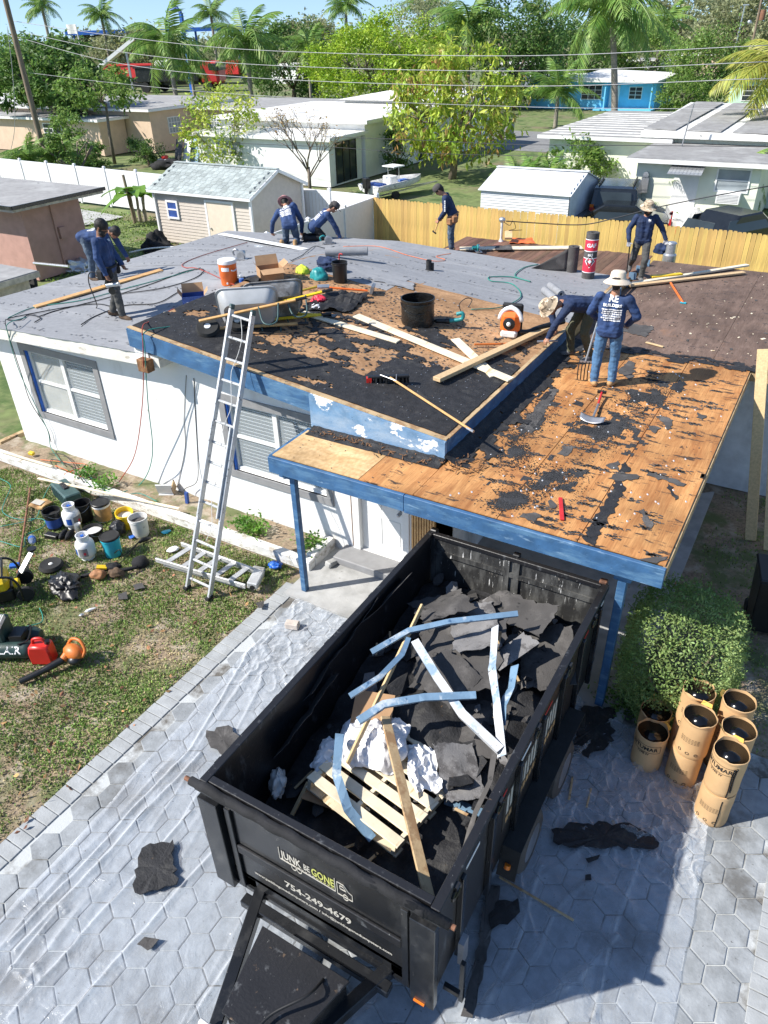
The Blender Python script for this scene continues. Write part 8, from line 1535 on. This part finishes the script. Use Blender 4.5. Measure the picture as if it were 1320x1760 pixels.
palm('coconut palm left of the industrial yard', (-68.519,70.065,0.000), 6.60, 5.6, 20, seed=2, r=.28, droop=.1); palm('coconut palm right of the red truck', (-60.347,73.371,0.000), 6.71, 5.2, 20, seed=3, r=.28, droop=.1)
palm('far royal palm on the left skyline', (-130.200,116.931,0.000), 10.98, 4.6, 16, seed=4, r=.3); palm('far palm between the two coconut palms', (-112.467,127.480,0.000), 10.74, 4.6, 16, seed=5, r=.3); palm('tall far palm against the sky in the centre', (-94.895,147.037,0.000), 11.47, 5.2, 18, seed=6, r=.32); palm('far palm at the top left corner', (-132.804,106.128,0.000), 12.43, 4.4, 16, seed=7, r=.3)
palm('palm with dark crown behind the mango tree', (-38.693,83.468,0.000), 7.52, 5.6, 20, seed=8, r=.26, droop=.1); palm('palm on the skyline right of the centre', (-55.514,106.387,0.000), 9.69, 4.6, 16, seed=9, r=.25); palm('palm behind the coconut trunk at the right', (-27.872,121.853,0.000), 6.61, 5.0, 16, seed=10, r=.25)
palm('short spiky palm on the blue house lawn', (-23.252,68.142,0.000), 2.41, 3.6, 14, seed=11, r=.18, up=-.25); palm('small green palm among the dark trees left of the lime tree', (-57.998,81.463,0.000), 5.77, 3.8, 14, seed=12, r=.2); palm('small bushy palm under the left coconut palm', (-71.818,76.597,0.000), 4.02, 3.0, 12, seed=13, r=.2)
palm('golden yellow palm fronds at the right frame edge', (-4.554,45.774,0.000), 5.37, 3.4, 16, mat='leaf_gold', seed=14, r=.16, droop=.2); palm('young upright palm beside the cream house door', (-6.827,36.365,0.000), .4, 1.9, 12, mat='leaf_palm', seed=15, r=.12, up=-.35); palm('palm with drooping fronds right of the cream house', (-4.460,37.737,0.000), 1.70, 1.9, 14, seed=16, r=.14, droop=.2)
for i, px in enumerate((905, 935, 965)): palm(['leftmost feathery areca palm behind the metal shed', 'middle feathery areca palm behind the metal shed', 'rightmost feathery areca palm behind the metal shed'][i], [(-14.327,36.810,0.000), (-13.774,37.554,0.000), (-12.991,37.832,0.000)][i], .7, 1.9, 12, seed=17+i, r=.07, up=-.3)
for i in range(4): palm(['leftmost fan leaved palmetto behind the white fence', 'second palmetto behind the white fence', 'third palmetto behind the white fence', 'palmetto nearest the utility pole'][i], [(-42.196,30.389,0.000), (-43.367,32.176,0.000), (-41.367,31.509,0.000), (-43.404,33.780,0.000)][i], 1.4, 1.9, 16, seed=30+i, r=.15, up=-.1)
# banana plant
bp = thing('banana_plant', 'banana plant with broad leaves before the white fence', 'plant', (-28.772,25.734,0.000))
for k in range(3): MB().tube(cr([(.25*k-.3, .1*k, 0), (.27*k-.3, .1*k, .6), (.3*k-.3, .12*k, 1.2)]), [.09]*8+[.06]*9, 8).build('stem', 'palm_bark', bp, smooth=True)
for k in range(13):
    a = 2.4*k; L_ = rnd.uniform(1.2, 2.0); e = rnd.uniform(.2, 1.1); bx_ = rnd.choice((-.3, 0, .3))
    MB().grid(10, 4, lambda u, v: (bx_+math.cos(a)*L_*u*math.cos(e*(1-u*.6))-math.sin(a)*(v-.5)*.6*math.sin(math.pi*min(1, u*.92+.08))**.7, .1+math.sin(a)*L_*u*math.cos(e*(1-u*.6))+math.cos(a)*(v-.5)*.6*math.sin(math.pi*min(1, u*.92+.08))**.7, 1.1+L_*(math.sin(e)*u*1.1-.75*u*u)+.10*abs(v-.5))).build('leaf', 'leaf_banana', bp, smooth=True)
MB().cyl((0, 0, 0), (-.15, 0, 2.1), .07, .06, n=10).build('fence_pole', 'pole_wood', loc=(-28.788,25.453,-0.000), label='leaning grey post beside the banana plant', cat='post')
# ---------------------------------------------------------------- poles and wires
MB().cyl((-42.5, 31.7, -.2), (-42.5, 31.7, 14), .17, .13, n=12).build('utility_pole', 'pole_wood', world=True, loc=(-42.5, 31.7, 0), smooth=50, label='brown wooden utility pole at the upper left', cat='utility pole')
up_ = thing('utility_pole', 'far utility pole with rusty transformer at the upper right', 'utility pole', (-14.399,109.054,0.000)); MB().cyl((0, 0, 0), (0, 0, 12), .16, .12, n=10).build('pole', 'pole_wood', up_); MB().lathe([(1e-5, 0), (.3, 0), (.3, .9), (.25, 1.0), (1e-5, 1.02)], 14, (.45, 0, 7.28)).build('transformer', 'rusty', up_, smooth=40); MB().ball((-.8, 0, 7.11), .25, 8).build('lamp_head', 'aluminium', up_)
sl2 = thing('street_lamp', 'grey street lamp post at the right skyline', 'street lamp', (-17.464,116.701,0.000)); MB().cyl((0, 0, 0), (.3, 0, 8.92), .1, .07, n=8).build('pole', 'aluminium', sl2); MB().bx((.4, 0, 8.92), (.7, .25, .12)).build('lamp_head', 'aluminium', sl2)
for i, (lb, pts, r) in enumerate((
    ('topmost power line crossing the trees', [(-43.056,32.000,8.330), (-34.800,32.000,7.436), (-25.745,32.000,6.714), (-12.948,32.000,6.363), (-3.724,32.000,6.578)], .013), ('second power line crossing the trees', [(-43.248,32.000,7.927), (-35.010,32.000,6.776), (-25.834,32.000,6.133), (-12.910,32.000,5.850), (-3.611,32.000,6.106)], .013), ('third power line crossing the trees', [(-43.377,32.000,7.655), (-35.175,32.000,6.258), (-25.917,32.000,5.587), (-12.870,32.000,5.328), (-3.493,32.000,5.610)], .013), ('fourth lower power line crossing the white roofs', [(-42.426,32.000,5.817), (-35.471,32.000,5.328), (-26.028,32.000,4.859), (-12.817,32.000,4.610), (-3.270,32.000,4.679)], .010), ('dark cable over the white house and shed', [(-22.088,32.000,3.200), (-17.695,32.000,3.229), (-12.713,32.000,3.227), (-7.477,32.000,3.382), (-2.991,32.000,3.514)], .012), ('service cable before the sliding door', [(-26.995,31.000,2.860), (-21.109,31.000,2.907), (-16.571,31.000,2.856), (-9.395,31.000,3.015)], .010),
    ('slack pale guy wire at the utility pole', [(-42.658,31.500,8.054), (-43.261,31.500,5.698), (-44.367,31.500,2.987), (-46.112,31.500,0.824)], .02))): cord('power_line', lb, pts, r, 'wire_pale' if i < 4 or i == 6 else 'wire', 10, 'wire', 'power lines', 4)
# ---------------------------------------------------------------- industrial yard and vehicles
def truck(label, base, rz, mat, bed):
    o = thing('truck', label, 'truck', base, rz); MB().bx((0, 0, 1.6), (7, 2.5, 1.3)).build('bed', mat, o, bevel=.08); MB().bx((0, 0, 2.3), (7.2, 2.7, .14)).build('rail', mat, o); MB().bx((4.7, 0, 1.7), (2, 2.4, 2.0)).build('cab', bed, o, bevel=.25); MB().bx((5.2, 0, 2.2), (1.1, 2.42, .7)).build('cab_glass', 'glass_dark', o, bevel=.1); MB().bx((0, 0, .8), (8.5, 1, .3)).build('chassis', 'black_metal', o)
    for x in (-2.6, -1.5, 4.4):
        for s in (-1, 1): MB().cyl((x, s*.95, .5), (x, s*1.25, .5), .5, n=16).build('wheel', 'rubber', o)
    o.scale = (1.5,)*3; return o
truck('dark red tipper body in the yard under the blue canopy', (-116.575,109.592,0.000), R(12), 'red_paint', 'plastic_white'); truck('bright red truck body right of the left coconut palm', (-105.617,120.187,0.000), R(8), 'red_paint', 'black_metal'); truck('long dark trailer with red end in the yard', (-98.011,99.969,0.000), R(20), 'black_metal', 'red_paint')
c = Vector((-129.933,131.691,0.000)); o = thing('yard_canopy', 'blue edged metal canopy over the truck yard', 'canopy', c, R(25)); o.scale = (1.4,)*3; MB().bx((0, 0, 6.2), (26, 7, .25)).build('roof', 'roof_grey', o); MB().bx((0, -3.55, 6.1), (26, .12, .5)).build('fascia', 'blue_plastic', o)
for x in (-12, -6, 0, 6, 12): MB().bx((x, -3, 3), (.25, .25, 6)).build('post', 'blue_plastic', o)
c = Vector((-111.478,100.363,0.000)); o = thing('conveyor', 'white inclined conveyor beside the canopy', 'conveyor', c, R(20)); MB().bar((-4, 0, 2.5), (5.5, 0, 7.6), 1.4, .5).build('belt', 'plastic_white', o); MB().bx((5.8, 0, 7.4), (1.2, 1.5, 1.4), (0, -.5, 0)).build('head', 'black_metal', o); MB().bx((3, 0, 2.8), (.3, .3, 5.6)).build('leg', 'steel', o)
c = Vector((-82.246,87.382,0.000)); o = thing('crane_post', 'blue knuckle boom mast rising over the palms', 'crane', c); MB().bar((0, 0, 0), (0, 0, 10), .4, .4).build('mast', 'blue_plastic', o); MB().tube([(0, 0, 10), (-.6, 0, 10.6), (-1.6, 0, 10.2)], .22, 8).build('boom', 'blue_print', o)
for k in range(4): MB().tube([(-.5-.2*k, 0, 10.3), (-1.5+.4*k, 0, 14)], .05, 4).build('cable', 'wire', o)
o = thing('flag_pole', 'small flag on a pole above the left trees', 'flag', (-114.349,97.079,0.000)); MB().cyl((0, 0, 0), (0, 0, 9.45), .09, n=6).build('pole', 'plastic_white', o); MB().grid(8, 4, lambda u, v: (-2.2*u, .15*math.sin(6*u), 8.20+1.3*v)).build('cloth', 'plastic_dirty', o)
def car(label, base, rz, mat, l=4.6, w=1.85, h=1.75, suv=True):
    o = thing('car', label, 'car', base, rz); k = h/1.75; prof = [(-l/2, .35), (-l/2-.03, .95*k), (-l/2+.08, 1.05*k), (-l/2+.35, h*.97), (-l/2+.7, h), (.35, h), (.95, 1.12*k), (l/2-.15, .98*k), (l/2, .75), (l/2, .35)] if suv else [(-l/2, .3), (-l/2, .85), (-l/2+.6, .95), (-l/2+1.3, h), (.3, h), (1.1, .95), (l/2-.1, .8), (l/2, .3)]
    b = MB(); n = len(prof); vs = []
    for s, q in ((-1, 1), (1, 1)):
        for x, z in prof: vs.append((x, s*w/2*(1-.10*max(0, z-1.0*k)/(h-1.0*k+.01)), z))
    b.add(vs, [tuple(range(n)), tuple(range(2*n-1, n-1, -1))]+[(i, i+n, (i+1) % n+n, (i+1) % n) for i in range(n)]); b.build('body', mat, o, bevel=.05)
    for s in (-1, 1):
        MB().hexa([(-l/2+.6, s*(w/2-.0), 1.1*k), (.75, s*(w/2), 1.1*k), (.35, s*(w/2-.1), h-.12), (-l/2+.75, s*(w/2-.1), h-.12), (-l/2+.6, s*(w/2+.012), 1.1*k), (.75, s*(w/2+.012), 1.1*k), (.35, s*(w/2-.08), h-.12), (-l/2+.75, s*(w/2-.08), h-.12)]).build('side_window', 'glass_dark', o)
        MB().bx((-l/2-.02, s*(w/2-.12), 1.0*k), (.08, .16, .36)).build('tail_light', 'red_paint', o); MB().bx((-l/2-.025, s*(w/2-.12), 1.14*k), (.08, .14, .1)).build('indicator', 'lamp_orange', o)
        for x in (-l/2+.85, l/2-.85): MB().lathe([(.2, -.1), (.33, -.1), (.35, 0), (.33, .1), (.2, .1), (.05, .06), (1e-5, .06)], 18, (x, s*(w/2-.1), .35), 0, Matrix.Rotation(R(-90*s), 3, 'X')).build('wheel', 'rubber', o, smooth=40)
    MB().hexa([(-l/2-.015, -w/2+.2, 1.12*k), (-l/2-.015, w/2-.2, 1.12*k), (-l/2+.22, w/2-.28, h-.15), (-l/2+.22, -w/2+.28, h-.15), (-l/2-.0, -w/2+.2, 1.12*k), (-l/2, w/2-.2, 1.12*k), (-l/2+.24, w/2-.28, h-.15), (-l/2+.24, -w/2+.28, h-.15)]).build('rear_window', 'glass_dark', o); MB().bx((-l/2-.04, 0, .5), (.14, w*.96, .2)).build('bumper', 'black_plastic', o, bevel=.03)
    if suv: [MB().bar((-l/2+.7, s*w*.36, h+.06), (.3, s*w*.36, h+.06), .05, .05).build('roof_rail', 'black_plastic', o) for s in (-1, 1)]
    return o
car('black sport utility vehicle parked between the metal shed and cream house', (-8.5, 33.8, 0), R(100), 'car_black', 4.5, 1.85, 1.85); car('dark car roof showing above the yellow fence', (-8.026,31.493,0.000), R(-170), 'car_black', 4.4, 1.75, 1.42, False); car('dark car at the right frame edge behind the fence', (-3.380,31.318,0.000), R(60), 'car_black', 4.4, 1.75, 1.5, False)
o = thing('motor_boat', 'small white open boat on a trailer by the white house', 'boat', (-20.916,36.421,0.000), R(75)); o.scale = (.8, .8, .62); b = MB()
rings = []
for i in range(9):
    t = i/8; w = 1.0*(1-max(0, t-.45)**2*3.2); w = max(w, .03); x = -2.4+4.9*t; zk = .45+.35*max(0, t-.5)**2*4; rings.append([(x, -w, 1.15+.15*t), (x, -w*.8, .7+.2*max(0, t-.5)), (x, 0, zk), (x, w*.8, .7+.2*max(0, t-.5)), (x, w, 1.15+.15*t)])
b.add([p for r_ in rings for p in r_], [(i*5+k, i*5+k+1, i*5+k+6, i*5+k+5) for i in range(8) for k in range(4)]+[(4, 3, 2, 1, 0)]); h_ = b.build('hull', 'plastic_dirty', o, smooth=35); h_.modifiers.new('t', 'SOLIDIFY').thickness = .05
MB().bx((-2.55, 0, 1.35), (.4, .45, .8)).bx((-2.6, 0, .7), (.2, .2, .7)).build('outboard_motor', 'black_plastic', o, bevel=.05); MB().bx((-.4, 0, 1.2), (.7, .8, .8)).build('console', 'plastic_white', o, bevel=.06); MB().tube([(-.1, -.5, 1.2), (-.1, -.5, 2.3), (-.1, .5, 2.3), (-.1, .5, 1.2)], .03, 6).build('rail', 'aluminium', o); MB().bx((-.1, 0, 2.3), (1.0, 1.1, .08)).build('canopy_top', 'plastic_white', o); MB().bx((.9, .1, 1.0), (.8, .7, .15)).build('cover', 'blue_plastic', o, bevel=.05); MB().bx((-1.5, 0, 1.0), (.4, 1.2, .4)).build('bench', 'blue_print', o, bevel=.04)
MB().bar((-2, -.6, .35), (4.2, 0, .4), .09, .1).bar((-2, .6, .35), (4.2, 0, .4), .09, .1).build('trailer_frame', 'aluminium', o); [MB().cyl((-1, s*.95, .3), (-1, s*1.15, .3), .3, n=14).build('wheel', 'rubber', o) for s in (-1, 1)]
# yard clutter
o = thing('wheelie_bin', 'dark grey wheeled bin at the kerb across the street', 'bin', (-24.746,61.185,0.000)); MB().bx((0, 0, .6), (.8, .8, 1.15)).build('body', 'trim_grey', o, bevel=.04); MB().bx((0, 0, 1.22), (.86, .9, .08)).build('lid', 'black_plastic', o, bevel=.02)
MB().hexa([(-.7, -.5, .0), (.7, -.5, .0), (.7, .5, .0), (-.7, .5, .0), (-.85, -.6, .75), (.85, -.6, .75), (.85, .6, .75), (-.85, .6, .75)]).build('blue_tub', 'blue_plastic', loc=(-8.748,31.820,0.000), bevel=.05, label='blue plastic tub behind the fence beside the black vehicle', cat='tub')
for i in range(3): bucket(['white bucket left of the cream house door', 'white bucket stacked by the cream house wall', 'white bucket beside the young palm'][i], [(-8.334,35.433,0.000), (-8.117,35.689,0.000), (-7.212,35.474,0.000)][i], .25, .75+.3*i, 'plastic_dirty', grp='buckets by the cream house')
for i, (lb, p, s, m) in enumerate((('heap of grey scrap and brush before the cream house', (-5.676,34.739,0.000), (.9, .6, .7), 'plastic_dirty'), ('black rubbish heap beside the air conditioner wall', (-5.390,35.594,0.000), (.9, .6, .8), 'black_plastic'), ('pile of dark scrap beside the pink house wall', (-25.931,18.722,0.000), (.55, .5, .45), 'black_plastic'), ('grey scrap metal heap by the lean-to', (-24.690,18.657,0.000), (.5, .5, .35), 'aluminium'), ('pile of black gear at the roof edge by the shed', (-23.954,22.113,0.000), (.6, .5, .6), 'black_cloth'), ('brown brush heap by the sheds', (-7.493,34.700,0.000), (.9, .5, .4), 'dead_leaf'), ('black tarpaulin heap by the beige house', (-40.077,39.113,0.000), (1.1, .7, .5), 'black_cloth'), ('rusty sheet shelter behind the white fence', (-34.651,30.254,0.000), (1.6, 1.0, .7), 'rusty'))): crump('scrap_heap', lb, p, *s, m, 60+i, 'scrap heap', .6, 22)
for i, (lb, a, b_, r) in enumerate((('two long dark poles leaning on the pink wall, first', (-26.015,17.324,0.000), (-28.106,18.265,1.200), .04), ('second long dark pole leaning on the pink wall', (-26.011,17.502,0.000), (-26.609,17.385,1.300), .03), ('grey curved rail lying by the pink wall', (-22.553,16.672,0.800), (-24.103,16.452,0.800), .05))): tool(lb, a, b_, r, 'black_metal' if i < 2 else 'aluminium', 'metal_pole', 'pole')
o = thing('lawn_mower', 'small lawn mower beside the beige wall', 'lawn mower', (-40.867,39.735,0.000)); MB().bx((0, 0, .3), (.8, .55, .25)).build('deck', 'plastic_white', o, bevel=.06); MB().bx((.1, 0, .5), (.35, .35, .25)).build('engine', 'red_paint', o, bevel=.04); MB().tube([(-.4, -.2, .35), (-1.1, -.2, 1.1), (-1.1, .2, 1.1), (-.4, .2, .35)], .025, 6).build('handle', 'black_metal', o)
for x in (-.3, .3):
    for s in (-1, 1): MB().cyl((x, s*.28, .15), (x, s*.36, .15), .15, n=12).build('wheel', 'rubber', o)
for i in range(3): plank('sheet_panel', ['dark panel leaning on the beige wall', 'white panel leaning on the beige wall', 'blue panel leaning on the beige wall'][i], Vector((-40.289,40.321,0.000))+Vector((i*.5, .3*i, 0)), Vector((-40.289,40.321,0.000))+Vector((i*.5, .6+.3*i, 1.5)), .6, .05, ('black_metal', 'plastic_white', 'flashing_blue')[i], 'panel')
MB().bx((0, 0, .45), (1.1, .7, .9)).build('metal_cabinet', 'plastic_dirty', loc=(-26.512,20.114,0.000), rz=.6, bevel=.02, label='old grey metal cabinet beside the pink wall', cat='cabinet')
o = thing('old_wheel', 'white spoked wheel leaning by the lean-to', 'wheel', (-21.682,14.396,0.900)); MB().lathe([(.30, -.06), (.40, -.06), (.42, 0), (.40, .06), (.30, .06)], 24, (0, 0, 0), 0, Matrix.Rotation(R(75), 3, 'X')).build('tyre', 'rubber', o, smooth=40); [MB().bar((0, 0, 0), (.3*math.cos(a), -.08*math.sin(a), .3*math.sin(a)), .05, .03).build('spoke', 'plastic_white', o) for a in [i*math.pi*2/7 for i in range(7)]]
MB().tube(cr([(0, 0, 0), (.8, .4, .15), (1.8, .9, .2), (2.6, 1.5, .15)]), .03, 6).build('white_pipe', 'plastic_white', loc=(-23.770,20.439,0.300), smooth=True, label='white plastic pipe lying on the back yard grass', cat='pipe')
for i, (pts, lb) in enumerate((([(-30.844,23.380,0.020), (-30.438,25.461,0.020), (-30.475,26.308,0.020), (-34.452,26.759,0.020)], 'pale concrete slab in the back yard'),)): flat('yard_slab', pts, .02, 'concrete')
